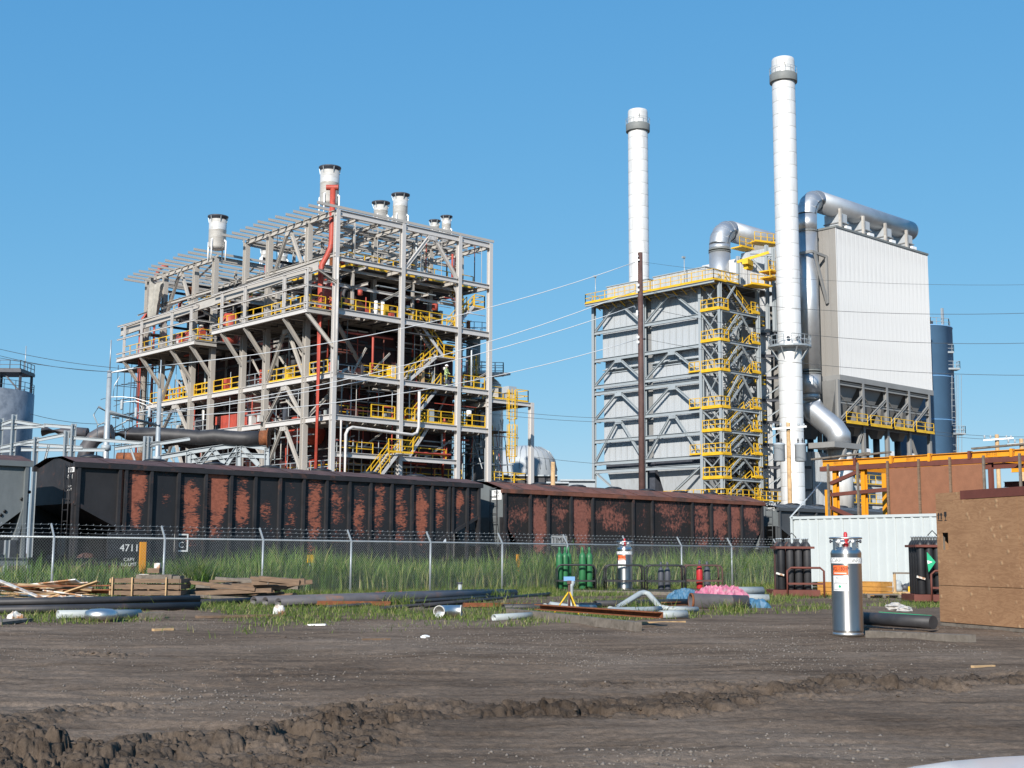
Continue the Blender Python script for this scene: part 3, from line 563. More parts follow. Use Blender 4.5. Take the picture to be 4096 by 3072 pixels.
xe=55.29; r_=pix(3085,2027,X=xe); text('CTHX\n4852',c3,(xe-.02,r_.y,r_.z),(0,-1,0),.17,T['letter'])
b=MB()
for px_,py_ in ((20,2045),(5,2060),(88,1996),(105,1983),(118,1968)): r_=pix(px_,py_,Y=TY-.03); b.lathe((r_.x,TY-.03,r_.z),[(.0,0),(.055,.002),(.055,.02)],8,axis=(0,1,0))
b.build('burn_marks',T['black'],c4)
# ---------------------------------------------------------------- access steel shared by the plant
def guardrail(parent,pts,m=None,h=1.07,sp=1.5,r=.035,toe=True):
    m=m or T['yellow']; b=MB(); pts=[Vector(p) for p in pts]
    for a,c in zip(pts,pts[1:]):
        L=(c-a).length
        if L<.05: continue
        n=max(1,round(L/sp))
        for k in range(n+1): q=a.lerp(c,k/n); b.bar(q,q+Vector((0,0,h)),.07,.07,(1,0,0))
        for z in (h,h*.52): b.bar(a+Vector((0,0,z)),c+Vector((0,0,z)),r*1.7,r*1.7)
        if toe: b.bar(a+Vector((0,0,.06)),c+Vector((0,0,.06)),.02,.16)
    return b.build('guardrail',m,parent)
_tread={}
def stair(parent,lo,hi,width=.9,m=None,strm=None,rails=True,side=None):
    """flight from lo to hi (centre line); width lies across the run"""
    m=m or T['yellow']; strm=strm or T['framew']; lo=Vector(lo);hi=Vector(hi); run=Vector((hi.x-lo.x,hi.y-lo.y,0)); d=run.normalized(); s=Vector((-d.y,d.x,0))*(width/2)
    b=MB()
    for q in (-1,1): b.bar(lo+s*q,hi+s*q,.06,.26)
    fl=b.build('stair_flight',strm,parent); n=max(3,round((hi.z-lo.z)/.23)); key=(round(width,2),)
    if key not in _tread: _tread[key]=MB().box((-.13,-width/2,-.02),(.13,width/2,.02)).mesh('tread',T['deck'])
    ang=math.atan2(d.y,d.x)
    for k in range(1,n): q=lo.lerp(hi,k/n); inst(_tread[key],'tread',fl,Matrix.Translation(q)@Matrix.Rotation(ang,4,'Z'))
    if rails:
        for q in (-1,1):
            b=MB(); a=lo+s*q; c=hi+s*q
            for k in range(5): g=a.lerp(c,k/4); b.bar(g,g+Vector((0,0,1.0)),.06,.06,(1,0,0))
            for z in (1.0,.55): b.bar(a+Vector((0,0,z)),c+Vector((0,0,z)),.055,.055)
            b.build('handrail',m,fl)
    return fl
def slab(parent,name,a,b,m): return MB().box(a,b).build(name,m,parent)
# ---------------------------------------------------------------- open steel boiler structure on the left
LS=thing('boiler_structure',(66,100,0),'tall open boiler structure of pale steel with yellow stairs and railings','plant structure')
X0=58.26; LXC=[58.26,65.0,71.25,74.85]; YS1=[85.0,89.05,95.2,99.05]; YS2=[104.5,108.15,114.2,117.8]
ZR1,ZR2,ZT,ZP,Z3,Z2,Z1=29.0,28.45,25.2,21.0,15.65,12.25,9.3
fr=T['frame']; fw_=T['framew']
C=lambda x,y,z0,z1,m=fr,up=(0,1,0),s=.38: member(LS,'column',(x,y,z0),(x,y,z1),s,s,m,up)
B=lambda p0,p1,h=.45,w=.24,m=fr,n='beam': member(LS,n,p0,p1,w,h,m)
K=lambda p0,p1,s=.3,m=fr: member(LS,'brace',p0,p1,s*.8,s*.8,m)
for x in LXC: C(x,YS1[0],0,ZR1+.2,fw_)
for y in YS1[1:]: C(X0,y,0,ZR1,fr,(0,1,0),.46)
for x in LXC[1:]:
    for y in (YS1[1],YS1[3]): C(x,y,0,ZR1-.3)
for y in YS2: C(X0,y,0,ZR2 if y!=YS2[0] else ZR2+.2,fr,(0,1,0),.46)
for x in LXC[1:3]:
    for y in (YS2[0],YS2[3]): C(x,y,0,ZR2-.3)
C(62,YS2[1],0,ZP)
# girders on the face along the railway
for z,h in ((ZR1,.5),(ZT,.4),(ZP-.15,.5),(Z3,.45),(Z2,.45),(Z1,.4)):
    for i in range(3):
        if z==Z1 and i==2: continue
        B((LXC[i],85,z),(LXC[i+1],85,z),h,.25,fw_)
for z in (ZR1-.1,ZT,ZP-.15,Z3,Z2):
    for y in (89.05,99.05):
        for i in range(3): B((LXC[i],y,z),(LXC[i+1],y,z),.4)
for y in (104.5,117.8):
    for z in (ZR2,ZT-.3,ZP-.45,Z3,Z2):
        for i in range(2): B((LXC[i],y,z),(LXC[i+1],y,z),.4)
# girders on the face looking back to the yard
for ys,zr in ((YS1,ZR1),(YS2,ZR2)):
    for z,h in ((zr,.45),(ZT+.3,.3),(Z3,.45),(Z2,.45),(Z1-1.5,.4)):
        for i in range(3): B((X0,ys[i],z),(X0,ys[i+1],z),h,.25,fw_ if z<16 else fr)
    for x in LXC[1:]:
        if ys is YS2 and x>72: continue
        for z in (zr-.1,ZT,Z3): B((x,ys[0],z),(x,ys[3],z),.4)
for z in (Z3,Z2): B((X0,99.05,z),(X0,104.5,z),.45,.25,fw_)
# chevron braces
def chev(a,b,zb,zt,face='X',at_=X0,s=.3,m=fr):
    mid=(a+b)/2
    for e,o in ((a,.25),(b,-.25)):
        if face=='X': K((at_,e+o,zb),(at_,mid-o*.8,zt),s,m)
        else: K((e+o,at_,zb),(mid-o*.8,at_,zt),s,m)
    if face=='X': MB().box((at_-.12,mid-.45,zt-.35),(at_+.12,mid+.45,zt)).build('gusset',m,LS)
    else: MB().box((mid-.45,at_-.12,zt-.35),(mid+.45,at_+.12,zt)).build('gusset',m,LS)
for zb,zt in ((ZT-.9,ZR1-.3),(Z3+.3,20.2),(Z2+.3,Z3-.3),(Z1-1.2,Z2-.3),(4.2,7.4)): chev(89.05,95.2,zb,zt)
for zb,zt in ((ZT-1.4,ZR2-.3),(Z3+.3,19.8),(Z2+.3,Z3-.3),(Z1-1.2,Z2-.3),(4.2,7.4)): chev(108.15,114.2,zb,zt)
chev(65.0,71.25,ZT+.2,ZR1-.3,'Y',85.0,.3,fw_)
chev(65.0,71.25,ZP,ZT-.2,'Y',99.05); chev(58.26,65.0,Z2+.3,Z3-.3,'Y',89.05); chev(65,71.25,Z1,Z2-.3,'Y',89.05); chev(65,71.25,Z3+.2,ZP-.5,'Y',89.05); chev(65,71.25,1,Z1-1,'Y',88.5,.45)
K((58.5,85.3,Z3+4.5),(64.8,88.9,Z3+.3),.3); K((58.5,99,ZP-1),(64.8,99,Z3),.3)
# roof purlins reaching out past the wall line
for (ya,yb,zr,xa,xb,n) in ((84.9,99.6,ZR1+.42,56.0,75.2,13),(104.2,118.6,ZR2+.42,55.7,73.5,12)):
    for k in range(n):
        y=ya+(yb-ya)*k/(n-1); sag=.0 if zr>29 else -.5*k/(n-1)
        member(LS,'purlin',(xa+random.uniform(-.1,.4),y,zr+sag),(xb,y,zr+sag),.1,.22,fr,sec='C')
        for x in ((X0,65,71.25)): MB().box((x-.08,y-.06,zr-.32),(x+.08,y+.06,zr-.1)).build('purlin_stub',fr,LS)
for x in (60.5,62.8,67.2,69.3,73): B((x,85.2,ZR1-.12),(x,99,ZR1-.12),.3,.18)
for k in range(4): K((58.4+k*4,85.2,ZR1-.2),(62.3+k*4,99,ZR1-.25),.16)
for k in range(3): K((58.4+k*4,104.7,ZR2-.25),(62.3+k*4,117.6,ZR2-.3),.16)
# cantilevered operating platforms with their props, posts and girts
def platform(ys,zp,y0,y1,xe):
    slab(LS,'platform_deck',(xe,y0,zp-.06),(X0+16,y1,zp),T['deck'])
    B((xe,y0,zp-.28),(xe,y1,zp-.28),.4,.2,fw_); B((xe,y0,zp-.28),(X0,y0,zp-.28),.4,.2); B((xe,y1,zp-.28),(X0,y1,zp-.28),.4,.2)
    ev0=None
    for i,y in enumerate(ys):
        yy=min(max(y,y0+.15),y1-.15)
        K((xe+.05,yy,zp-.5),(X0-.1,y,zp-3.1),.34); B((xe,yy,zp-.3),(X0+3,yy,zp-.3),.4,.2)
        for d in (-.12,.14): member(LS,'girt_post',(xe,yy+d,zp-.3),(xe,yy+d,zp+3.1),.08,.12,fw_,sec='B')
    for z in (zp+.32,zp+1.75,zp+3.1): B((xe-.06,y0,z),(xe-.06,y1,z),.14,.12,fw_,'girt'); B((xe,y0-.02,z),(X0,y0-.02,z),.14,.12,fw_,'girt')
    guardrail(LS,[(xe+.5,y0+.3,zp),(xe+.5,y1-.3,zp)]); guardrail(LS,[(xe+.5,y0+.35,zp),(X0-.3,y0+.35,zp)])
    for k in range(6): MB().box((xe+.45,y0+.3+k*(y1-y0-.6)/6+.1,zp-.18),(xe+.52,y0+.3+(k+1)*(y1-y0-.6)/6-.1,zp+.0)).build('kick_plate',T['yellow'],LS)
platform(YS1,ZP,85.6,100.7,56.0); platform(YS2,ZP-.45,103.8,119.3,56.0)
a=pix(1282,1040,X=56.6); c=pix(483,1315,X=56.6); 
for (y0,y1) in ((a.y,100.9),(103.6,119.5)):
    z0=a.z+(c.z-a.z)*(y0-a.y)/(c.y-a.y); z1=a.z+(c.z-a.z)*(y1-a.y)/(c.y-a.y)
    member(LS,'eave_girder',(56.4,y0,z0-.45),(56.4,y1,z1-.45),.22,.85,fr); K((56.4,y0,z0-.8),(X0,y0,z0-1.6),.2)
member(LS,'eave_girder',(56.4,100.9,z0-.4),(56.4,103.6,z0-.45),.22,.85,fr)
for y in (88,92,97,106,111,116): K((56.4,y,24.4),(X0,y,25.3),.18)
# decks inside and their railings
for z,xe in ((Z3,74.6),(Z2,74.6)):
    slab(LS,'floor_deck',(X0+.3,85.25,z+.23),(xe,88.0,z+.28),T['deck']); slab(LS,'floor_deck',(X0+.3,88.0,z+.23),(61.5,99,z+.28),T['deck']); slab(LS,'floor_deck',(X0+.3,104.6,z+.23),(61.5,117.5,z+.28),T['deck'])
slab(LS,'floor_deck',(X0+.3,99.0,Z3+.23),(61.5,104.6,Z3+.28),T['deck'])
slab(LS,'upper_deck',(61,87,ZT+.1),(74.6,99,ZT+.16),T['deck']); slab(LS,'upper_deck',(61,105,ZT-.2),(72,117.5,ZT-.14),T['deck'])
slab(LS,'floor_deck',(59.5,85.3,Z1),(71,88,Z1+.05),T['deck'])
zf=.28
for pts in ([(X0+.1,89.5,Z3+zf),(X0+.1,95,Z3+zf)],[(X0+.1,86,Z3+zf),(X0+.1,88.6,Z3+zf)],[(X0+.1,99.5,Z3+zf),(X0+.1,104.2,Z3+zf)],[(X0+.1,104.9,Z3+zf),(X0+.1,107.8,Z3+zf)],[(X0+.1,108.6,Z3+zf),(X0+.1,113.9,Z3+zf)],
  [(62,85.2,Z3+zf),(64.6,85.2,Z3+zf)],[(62.2,86.6,Z3+zf),(74,86.6,Z3+zf)],[(72,85.2,Z3+zf),(74.5,85.2,Z3+zf)],
  [(65.3,85.2,Z2+zf),(71,85.2,Z2+zf)],[(71.6,85.2,Z2+zf),(74.6,85.2,Z2+zf)],[(62.2,85.2,Z2+zf),(64.6,85.2,Z2+zf)],[(66,87,Z2+zf),(74,87,Z2+zf)],
  [(59.0,85.2,ZP),(64.7,85.2,ZP)],[(65.3,85.2,ZP),(71,85.2,ZP)],[(60,87,ZP),(74,87,ZP)],[(66,88,ZP),(66,98,ZP)],
  [(61,87,ZT+.16),(74.6,87,ZT+.16)],[(61,87,ZT+.16),(61,99,ZT+.16)],[(61,105,ZT-.14),(61,117.5,ZT-.14)],[(61,105,ZT-.14),(70,105,ZT-.14)],
  [(59.3,85.3,Z1+.05),(62.5,85.3,Z1+.05)],[(66.5,86.2,Z1+.05),(71,86.2,Z1+.05)]): guardrail(LS,pts)
# zigzag stairs on the near face
P=lambda px,py,y=85.9: pix(px,py,Y=y)
def fl(pa,pb,za,zb,y,**k): a=P(*pa,y); b=P(*pb,y); stair(LS,(a.x,y,za),(b.x,y,zb),**k)
fl((1762,1420),(1668,1304),18.4,ZP,85.9); fl((1619,1512),(1735,1422),Z3+zf,18.4,86.0); a=P(1762,1420); slab(LS,'landing',(a.x-.9,85.4,18.32),(a.x+1.6,87,18.4),T['framew']); guardrail(LS,[(a.x,85.4,18.4),(a.x+1.6,85.4,18.4),(a.x+1.6,87,18.4)])
fl((1634,1640),(1750,1552),Z2+zf,Z3+zf,85.8); fl((1618,1795),(1711,1712),Z1+.05,Z2+zf,86.0); fl((1432,1888),(1575,1752),5.6,Z1+.3,84.2,width=1.3); a=P(1575,1752,84.2); slab(LS,'landing',(a.x-.1,83.5,Z1+.2),(a.x+1.3,85.3,Z1+.28),T['framew']); guardrail(LS,[(a.x-1.2,83.3,Z1+.3),(a.x+1.3,83.3,Z1+.3)])
a=P(1800,1298); c=P(1880,1236); stair(LS,(a.x,85.9,ZP),(c.x,85.9,23.3)); slab(LS,'landing',(c.x,85.3,23.2),(74.6,87,23.3),T['framew']); guardrail(LS,[(c.x,85.3,23.3),(74.5,85.3,23.3),(74.5,87,23.3)]); stair(LS,(72.5,87.6,ZT+.1),(c.x+.3,87.6,23.3))
# downpipe beside the corner column, other white pipes
MB().path([pix(1353,1030,Y=84.5),pix(1350,1200,Y=84.5),pix(1344,1500,Y=84.5)],.12,10).build('downpipe',fw_,LS)
MB().path([(59.3,84.6,2),(59.3,84.6,10.9),(59.5,84.6,11.3),(59.9,84.6,11.5),(66,84.6,11.3),(66.5,84.6,11.5),(66.7,84.6,12),(66.7,84.6,15)],.13,10).build('return_pipe',fw_,LS)
MB().path([(58.9,84.7,2),(58.9,84.7,12)],.09,8).build('riser_pipe',fw_,LS)
# lower annex past the end of the structure
for x,zt in ((80.0,15.2),): C(x,85,0,zt,fw_,(0,1,0),.4)
C(80.0,92,0,15)
for z in (15.0,7.4): B((74.85,85,z),(80,85,z),.35,.2,fw_); B((80,85,z),(80,92,z),.3); slab(LS,'floor_deck',(74.9,85.1,z+.18),(80,91,z+.22),T['deck'])
guardrail(LS,[(75.2,85.2,15.25),(79.8,85.2,15.25),(79.8,91,15.25)]); guardrail(LS,[(75.4,85.2,7.65),(79.5,85.2,7.65),(79.7,90,7.65)]); guardrail(LS,[(75.2,88,15.25),(79.8,88,15.25)]); MB().lathe((76.4,88.5,7.6),[(.3,0),(.9,.1),(.9,2.0),(.5,2.5),(.1,2.6)],16).build('annex_drum',T['darkeq'],LS); MB().box((77.6,86.5,15.2),(79.2,87.6,16.5)).build('annex_cabinet',T['silencer'],LS); MB().box((75.6,86.2,12.0),(79.6,86.4,12.06)).build('annex_board',T['oxide'],LS)
for k in range(14): member(LS,'annex_pipe',(75.3+.33*k,random.uniform(86,90),random.choice([7.6,9.0,3])),(75.3+.33*k,88,random.uniform(11,15.5)),random.choice([.06,.1,.16]),.1,random.choice([T['yellow'],T['galv'],T['redpipe'],T['darkeq'],T['white']]),sec='T')
B((74.85,85,Z3-1),(74.85,92,Z3-1),.4); B((71.25,85,5.2),(80,85,5.2),.35)
for y in (92,99): C(74.85,y,0,24)
# ---------------------------------------------------------------- boiler inside the structure
BO=thing('boiler',(67,92,0),'dark maroon boiler casing with red ducts inside the left steel structure','boiler')
for nm,a,c in (('casing',(62,88.4,4),(73.5,98.5,20.2)),('casing',(62,106,4),(72.5,117,20)),('upper_casing',(63,90,21.2),(73,98,24.6)),('upper_casing',(63,107,20.8),(72,116,24.3)),('casing',(64,98.6,3),(75,104.4,18))): MB().box(a,c).build(nm,T['maroon'],BO)
for y0,y1,x in ((88.4,98.5,61.95),(106,117,61.95)):
    for k in range(9): MB().bar((x,y0,5+k*1.75),(x,y1,5+k*1.75),.14,.24).build('buckstay',T['darkeq'],BO)
for k in range(9): MB().bar((62,88.35,5+k*1.75),(73.5,88.35,5+k*1.75),.14,.24).build('buckstay',T['darkeq'],BO)
for y in (91,94,97,108,111,114): MB().bar((61.9,y,4),(61.9,y,20),.12,.12,(1,0,0)).build('stiffener',T['maroon'],BO)
for x in (64.5,67,69.5,72): MB().bar((x,88.3,4),(x,88.3,20),.12,.12,(0,1,0)).build('stiffener',T['maroon'],BO)
a=pix(905,1690,X=60.2); c=pix(1045,1690,X=60.2)
for k in range(5):
    y0=99.2+k*1.35; MB().box((59.6,y0,a.z-1.0),(62.8,y0+1.3,a.z+.55)).build('red_duct_panel',T['redpipe'],BO)
MB().tube((59.6,92.6,11.8),(64,92.6,11.8),1.15,20).build('drum',T['redpipe'],BO)
MB().tube((60.6,110,22.3),(60.6,116.2,22.3),.7,18).build('drum',T['redpipe'],BO); MB().lathe((60.2,104.9,20.6),[(.1,0),(.75,.15),(.85,.6),(.85,2.4),(.6,2.9),(.1,3.0)],16).build('drum',T['redpipe'],BO)
MB().lathe((59.2,87.0,ZP),[(.5,0),(.62,.1),(.62,2.1),(.4,2.5),(.1,2.6)],16).build('drum',T['redpipe'],BO)
random.seed(11)
for k in range(46):   # assorted piping in front of the casing
    sec=k%2; f=random.random(); x=random.uniform(59.2,61.6); y=random.choice([random.uniform(86,88.2),random.uniform(89.5,98.6),random.uniform(105,117)]); z=random.uniform(4,19)
    if k%3==0: y=random.uniform(86.4,88.1); x=random.uniform(60,74)
    r=random.choice([.06,.08,.11,.16]); L=random.uniform(2,6); m=random.choice([T['redpipe'],T['redpipe'],T['darkeq'],T['greypipe'],T['silencer']])
    d=random.choice([(0,0,1),(0,0,1),(0,1,0) if k%3 else (1,0,0)]); e=Vector(d)*L
    MB().path([(x,y,z),(x+e.x*.9,y+e.y*.9,z+e.z*.9),(x+e.x*.97+.12,y+e.y*.97,z+e.z*.97),(x+e.x+.5,y+e.y,z+e.z)],r,8).build('pipe',m,BO)
for k in range(30):   # valves, boxes and cabinets on the operating floor
    x=random.uniform(59,73) if k%2 else random.uniform(57.4,61); y=random.uniform(86,88) if k%2 else random.uniform(88,118); z=random.choice([ZP,ZP,Z3+.3,Z2+.3,ZT+.2])
    if z>22: x=random.uniform(62,73); y=random.uniform(88,98)
    s=random.uniform(.25,.6); MB().box((x-s/2,y-s/2,z),(x+s/2,y+s/2,z+random.uniform(.5,1.7))).build('cabinet',random.choice([T['darkeq'],T['silencer'],T['redpipe'],T['darkmetal'],T['woodlight']]),BO)
for x in (63.2,63.9): MB().tube((x,86.2,ZP),(x,86.2,ZP+1.5),.16,10).build('white_bottle',T['white'],BO)
random.seed(12)
# secondary steel, pipe runs, cable trays and hangers that crowd every level
random.seed(101)
mats_=[T['frame'],T['galv'],T['redpipe'],T['redpipe'],T['darkeq'],T['greypipe'],T['framew'],T['oxide']]
for z,ym in ((ZP-.35,88),(Z3-.25,88),(Z2-.25,88)):
    for x in np.arange(59.2,74.6,1.25): member(LS,'joist',(x,85.1,z),(x,ym,z),.1,.2,fr)
    for y in np.arange(89.6,99,1.3): member(LS,'joist',(58.3,y,z),(61.4,y,z),.1,.2,fr)
    for y in np.arange(105,117.6,1.4): member(LS,'joist',(58.3,y,z),(61.4,y,z),.1,.2,fr)
for y in np.arange(86.4,100.4,1.2): member(LS,'joist',(56.05,y,ZP-.2),(58.2,y,ZP-.2),.09,.18,fr)
for y in np.arange(104.4,119,1.2): member(LS,'joist',(56.05,y,ZP-.65),(58.2,y,ZP-.65),.09,.18,fr)
def spot():
    t=random.random()
    if t<.5: return random.uniform(58.8,74.5),random.uniform(85.35,88.0),0
    if t<.8: return random.uniform(58.5,61.4),random.uniform(88,99),1
    return random.uniform(58.5,61.4),random.uniform(104.8,117.5),1
for k in range(130):
    x,y,f_=spot(); z=random.choice([ZP,Z3+.3,Z2+.3,Z1,5.5,ZT]); L_=random.uniform(1.2,4.6); m=random.choice(mats_)
    member(BO,'pipe_riser',(x,y,z),(x+random.uniform(-.15,.15) if k%5==0 else x,y,z+L_),random.choice([.06,.09,.12,.2]),.1,m,sec='T')
for k in range(110):
    x,y,f_=spot(); z=random.choice([ZP,Z3,Z2,Z1,Z3,ZT])-random.uniform(.4,3.2); L_=random.uniform(1.5,5.5); m=random.choice(mats_)
    e=(x,min(y+L_,118),z) if f_ else (min(x+L_,74.6),y,z)
    member(BO,'pipe_run',(x,y,z),e,random.choice([.06,.08,.12,.18]),.1,m,sec='T')
for k in range(46):
    x,y,f_=spot(); z=random.choice([ZP,Z3,Z2,ZT])-random.uniform(.5,1.6); L_=random.uniform(2,6); e=(x,min(y+L_,118),z) if f_ else (min(x+L_,74.6),y,z)
    member(BO,'cable_tray',(x,y,z),e,.32,.09,random.choice([T['galv'],T['frame'],T['darkeq']]),sec='B')
for k in range(60):
    x,y,f_=spot(); z=random.choice([ZP,Z3+.3,Z2+.3,ZT+.2]); s_=random.uniform(.15,.5); h_=random.uniform(.3,1.5)
    MB().box((x-s_/2,y-s_/2,z),(x+s_/2,y+s_/2,z+h_)).build('equipment_box',random.choice(mats_+[T['white'],T['yellow'],T['darkmetal'],T['rust']]),BO)
for k in range(26):
    x,y,f_=spot(); z=random.choice([ZP,Z3+.3,Z2+.3])+random.uniform(.4,2.4); r_=random.uniform(.12,.3); MB().lathe((x,y,z),[(.02,0),(r_,.06),(r_,r_*2.2),(.03,r_*2.4)],10).build('valve',random.choice([T['silencer'],T['redpipe'],T['white'],T['darkeq']]),BO)
for k in range(22):
    x,y,f_=spot(); z0_=random.choice([Z3,Z2,Z1]); a_=random.uniform(1.5,3.5); K((x,y,z0_+.2),(x+(0 if f_ else a_),y+(a_ if f_ else 0),z0_+random.uniform(2,3.2)),.16)
for y in (87.4,92,96.5,106.6,111,115.5):
    for x in (61.6,68.0,73.0 if y<100 else 71.0):
        zr=ZR1 if y<100 else ZR2; member(LS,'inner_post',(x,y,ZP-.4),(x,y,zr-.3),.22,.22,fr,(0,1,0))
    for z in (ZP+2.6,ZT-.2,ZT+1.9): member(LS,'inner_beam',(58.4,y,z),(73.0 if y<100 else 71,y,z),.14,.24,random.choice([fr,fw_,T['darkeq']]))
    K((61.6,y,ZP),(68,y,ZT-.4),.2); K((61.6,y,ZT),(68,y,ZR2-.6),.2)
for x in (61.6,68.0):
    for z in (ZP+2.6,ZT-.2,ZT+1.9): member(LS,'inner_beam',(x,85.2,z),(x,98.8,z),.14,.24,random.choice([fr,T['darkeq']])); member(LS,'inner_beam',(x,104.8,z-.4),(x,117.5,z-.4),.14,.24,random.choice([fr,T['darkeq']]))
for (xa,ya,xb,yb) in ((58.6,85.4,58.6,99),(61.4,88.2,61.4,98.4),(58.6,104.8,58.6,117),(60,87.6,74,87.6)):
    for z in (Z3+zf,Z2+zf,ZP,7.8):
        if random.random()<.8: guardrail(LS,[(xa,ya,z),(xb,yb,z)],random.choice([T['yellow'],T['yellow'],T['galv']]))
for k in range(12):   # standing scaffold tubes in the yard-side bays
    y=random.choice([89.4,90.6,92.8,94.6,100,101.5,103,105.5,107,109,112,116]); x=random.uniform(58.4,59.6); member(BO,'scaffold_pole',(x,y,3),(x,y,random.uniform(14,20)),.06,.06,T['galv'],sec='T')
    for j in range(5): z=4+j*2.6+random.uniform(0,.5); member(BO,'scaffold_ledger',(x,y-1.2,z),(x,y+1.6,z),.055,.055,random.choice([T['galv'],T['darkeq']]),sec='T')
for k in range(9):   # light trusses tying the roof
    y=86+k*1.5; member(LS,'tie_rod',(58.4,y,ZR1-.6),(74.6,y,ZR1-.6),.07,.07,fr,sec='T'); member(LS,'tie_rod',(58.4,y+18.6,ZR2-.7),(72,y+18.6,ZR2-.7),.07,.07,fr,sec='T')
for k in range(14): x=59+k*1.15; member(LS,'tie_rod',(x,85.1,ZT+.2),(x,85.1+random.uniform(0,.01),ZR1-.2),.05,.05,fr,sec='T') if k%2 else None
# tall red vent pipes
def vent(name,pts,r,label): return MB().path(pts,r,14).build(name,T['redpipe'],None,label=label,cat='pipe')
vx,vy=57.62,86.2
vent('vent_pipe',[(vx,vy,0),(vx,vy,24.2),(vx+.08,vy,24.7),(vx+.5,vy-.15,25.6),(vx+.75,vy-.2,26.2),(vx+.8,vy-.25,26.8),(vx+.8,vy-.25,31.3)],.235,'tall red vent pipe with an offset bend at the near corner of the steel structure')
b=MB(); c=Vector((vx+.8,vy-.25,31.3)); b.tube(c-_r0*.55,c+_r0*.45,.23,14,caps=False); b.tube(c-_r0*.5,c+_r0*.43,.2,14); b.build('vent_outlet',T['redpipe'],None,label='red tee outlet on top of the vent pipe above the roof corner',cat='pipe')
p=pix(566,1300,X=57.2); vent('vent_pipe',[(p.x,p.y,0),(p.x,p.y,23.2),(p.x+.1,p.y-.1,24.2),(p.x+.5,p.y-.5,24.9),(p.x+1.1,p.y-.9,25.2)],.24,'red vent pipe ending under a scaffold at the far corner of the structure')
p=pix(624,1150,X=60); vent('vent_pipe',[(p.x,p.y,14),(p.x,p.y,29.6),(p.x+.25,p.y-.25,30.3),(p.x+.8,p.y-.8,30.5)],.22,'red vent pipe bending over above the far lower roof')
p=pix(775,1650,X=59.2); vent('vent_pipe',[(p.x,p.y,0),(p.x,p.y,17)],.26,'straight red pipe behind the middle columns')
p=pix(1150,1790,X=60.4); vent('vent_pipe',[(p.x,p.y,0),(p.x,p.y,13)],.26,'straight red pipe under the round red drum')
p=pix(1000,1600,X=60.8)
# exhaust silencers on the roofs
def silencer(px,ytop,yb,wpx,D,label,wf):
    c=pix(px,yb,D=D); t=pix(px,ytop,D=D); r=wpx/2*D/F_PX; h=t.z-c.z; rf=wf/2*D/F_PX
    s=thing('exhaust_silencer',(c.x,c.y,c.z),label,'exhaust vent','exhaust silencers standing on the left roofs'); lg=.22*h
    MB().lathe((c.x,c.y,c.z+lg*.55),[(r*.5,0),(r*.86,.025*h),(r,.08*h),(r*1.0,.5*h),(r*1.015,.505*h),(r*1.015,.515*h),(r,.52*h),(r,h-lg*.55-.35)],24).build('shell',T['silencer'],s)
    MB().lathe((c.x,c.y,t.z-.36),[(r*.8,0),(r*.97,.02),(r*.97,.2),(rf,.27),(rf,.36),(r*.95,.36),(r*.8,.1)],24).build('cowl',T['darkmetal'],s)
    for k in range(6): a_=k*math.pi/3+.3; MB().bar((c.x+r*1.0*math.cos(a_),c.y+r*1.0*math.sin(a_),t.z-.62),(c.x+rf*.97*math.cos(a_),c.y+rf*.97*math.sin(a_),t.z-.06),.07,.05).build('cowl_bracket',T['galv'],s)
    for k in range(4):
        a_=k*math.pi/2+.5; q=(c.x+(r+.12)*math.cos(a_),c.y+(r+.12)*math.sin(a_)); MB().tube((*q,c.z-.6),(*q,c.z+lg+.45),.07,8).bar((*q,c.z+lg+.35),(c.x+r*.97*math.cos(a_),c.y+r*.97*math.sin(a_),c.z+lg+.55),.12,.12).build('leg',T['white'],s)
silencer(867,866,1020,71,113,'round silencer alone on the far lower roof',84)
silencer(1316,670,846,79,106,'tallest silencer behind the red tee outlet',92)
silencer(1522,810,905,58,121,'short silencer just left of its taller twin on the back roof',76)
silencer(1600,778,912,61,121,'silencer standing right of a shorter one on the back roof',77)
silencer(1738,882,950,37,150,'small low silencer in front of the far rear pair',49)
silencer(1785,865,952,38,150,'small taller silencer at the end of the row',50)
silencer(1058,992,1062,33,136,'narrow silencer seen through the gap between the two roofs',40)
silencer(1130,1000,1075,38,136,'rounded silencer seen under the near roof purlins',44)
# folded tarpaulin on the far scaffold
random.seed(5)
def crumple(name,c,size,m,label,cat,n=14,amp=.25,yaw=0,parent=None):
    """sheet draped into folds over a low body"""
    v=[];f=[];sx,sy,sz=size; cs,sn=math.cos(yaw),math.sin(yaw)
    for j in range(n+1):
        for i in range(n+1):
            a=i/n*2-1;b_=j/n*2-1; e=max(0,1-max(abs(a),abs(b_))**3); z=sz*(e**.6)*(1+amp*random.uniform(-1,1)) if e>0 else 0
            x=a*sx/2*(1+.08*random.uniform(-1,1)); y=b_*sy/2*(1+.08*random.uniform(-1,1)); v.append((c[0]+x*cs-y*sn,c[1]+x*sn+y*cs,c[2]+z+.01))
    for j in range(n):
        for i in range(n): k=j*(n+1)+i; f.append((k,k+1,k+n+2,k+n+1))
    b=MB(); b.quadset(v,f,False); return b.build(name,m,parent,label=label,cat=cat)
tp=pix(610,1180,X=57.0); b=MB(); v=[];n=12
for j in range(n+1):
    for i in range(n+1): u_=i/n;w_=j/n; v.append((57+.35*math.sin(u_*16)+.1*random.random(),tp.y+.9-u_*2.6*(1-.35*w_),tp.z+1.6-w_*4.4-.5*u_*(1-w_)*2+.4*math.sin(u_*9)))
b.quadset(v,[(j*(n+1)+i,j*(n+1)+i+1,(j+1)*(n+1)+i+1,(j+1)*(n+1)+i) for j in range(n) for i in range(n)],True).build('hanging_tarpaulin',T['fabric'],None,label='crumpled pale tarpaulin hanging at the far end of the left structure',cat='tarpaulin')
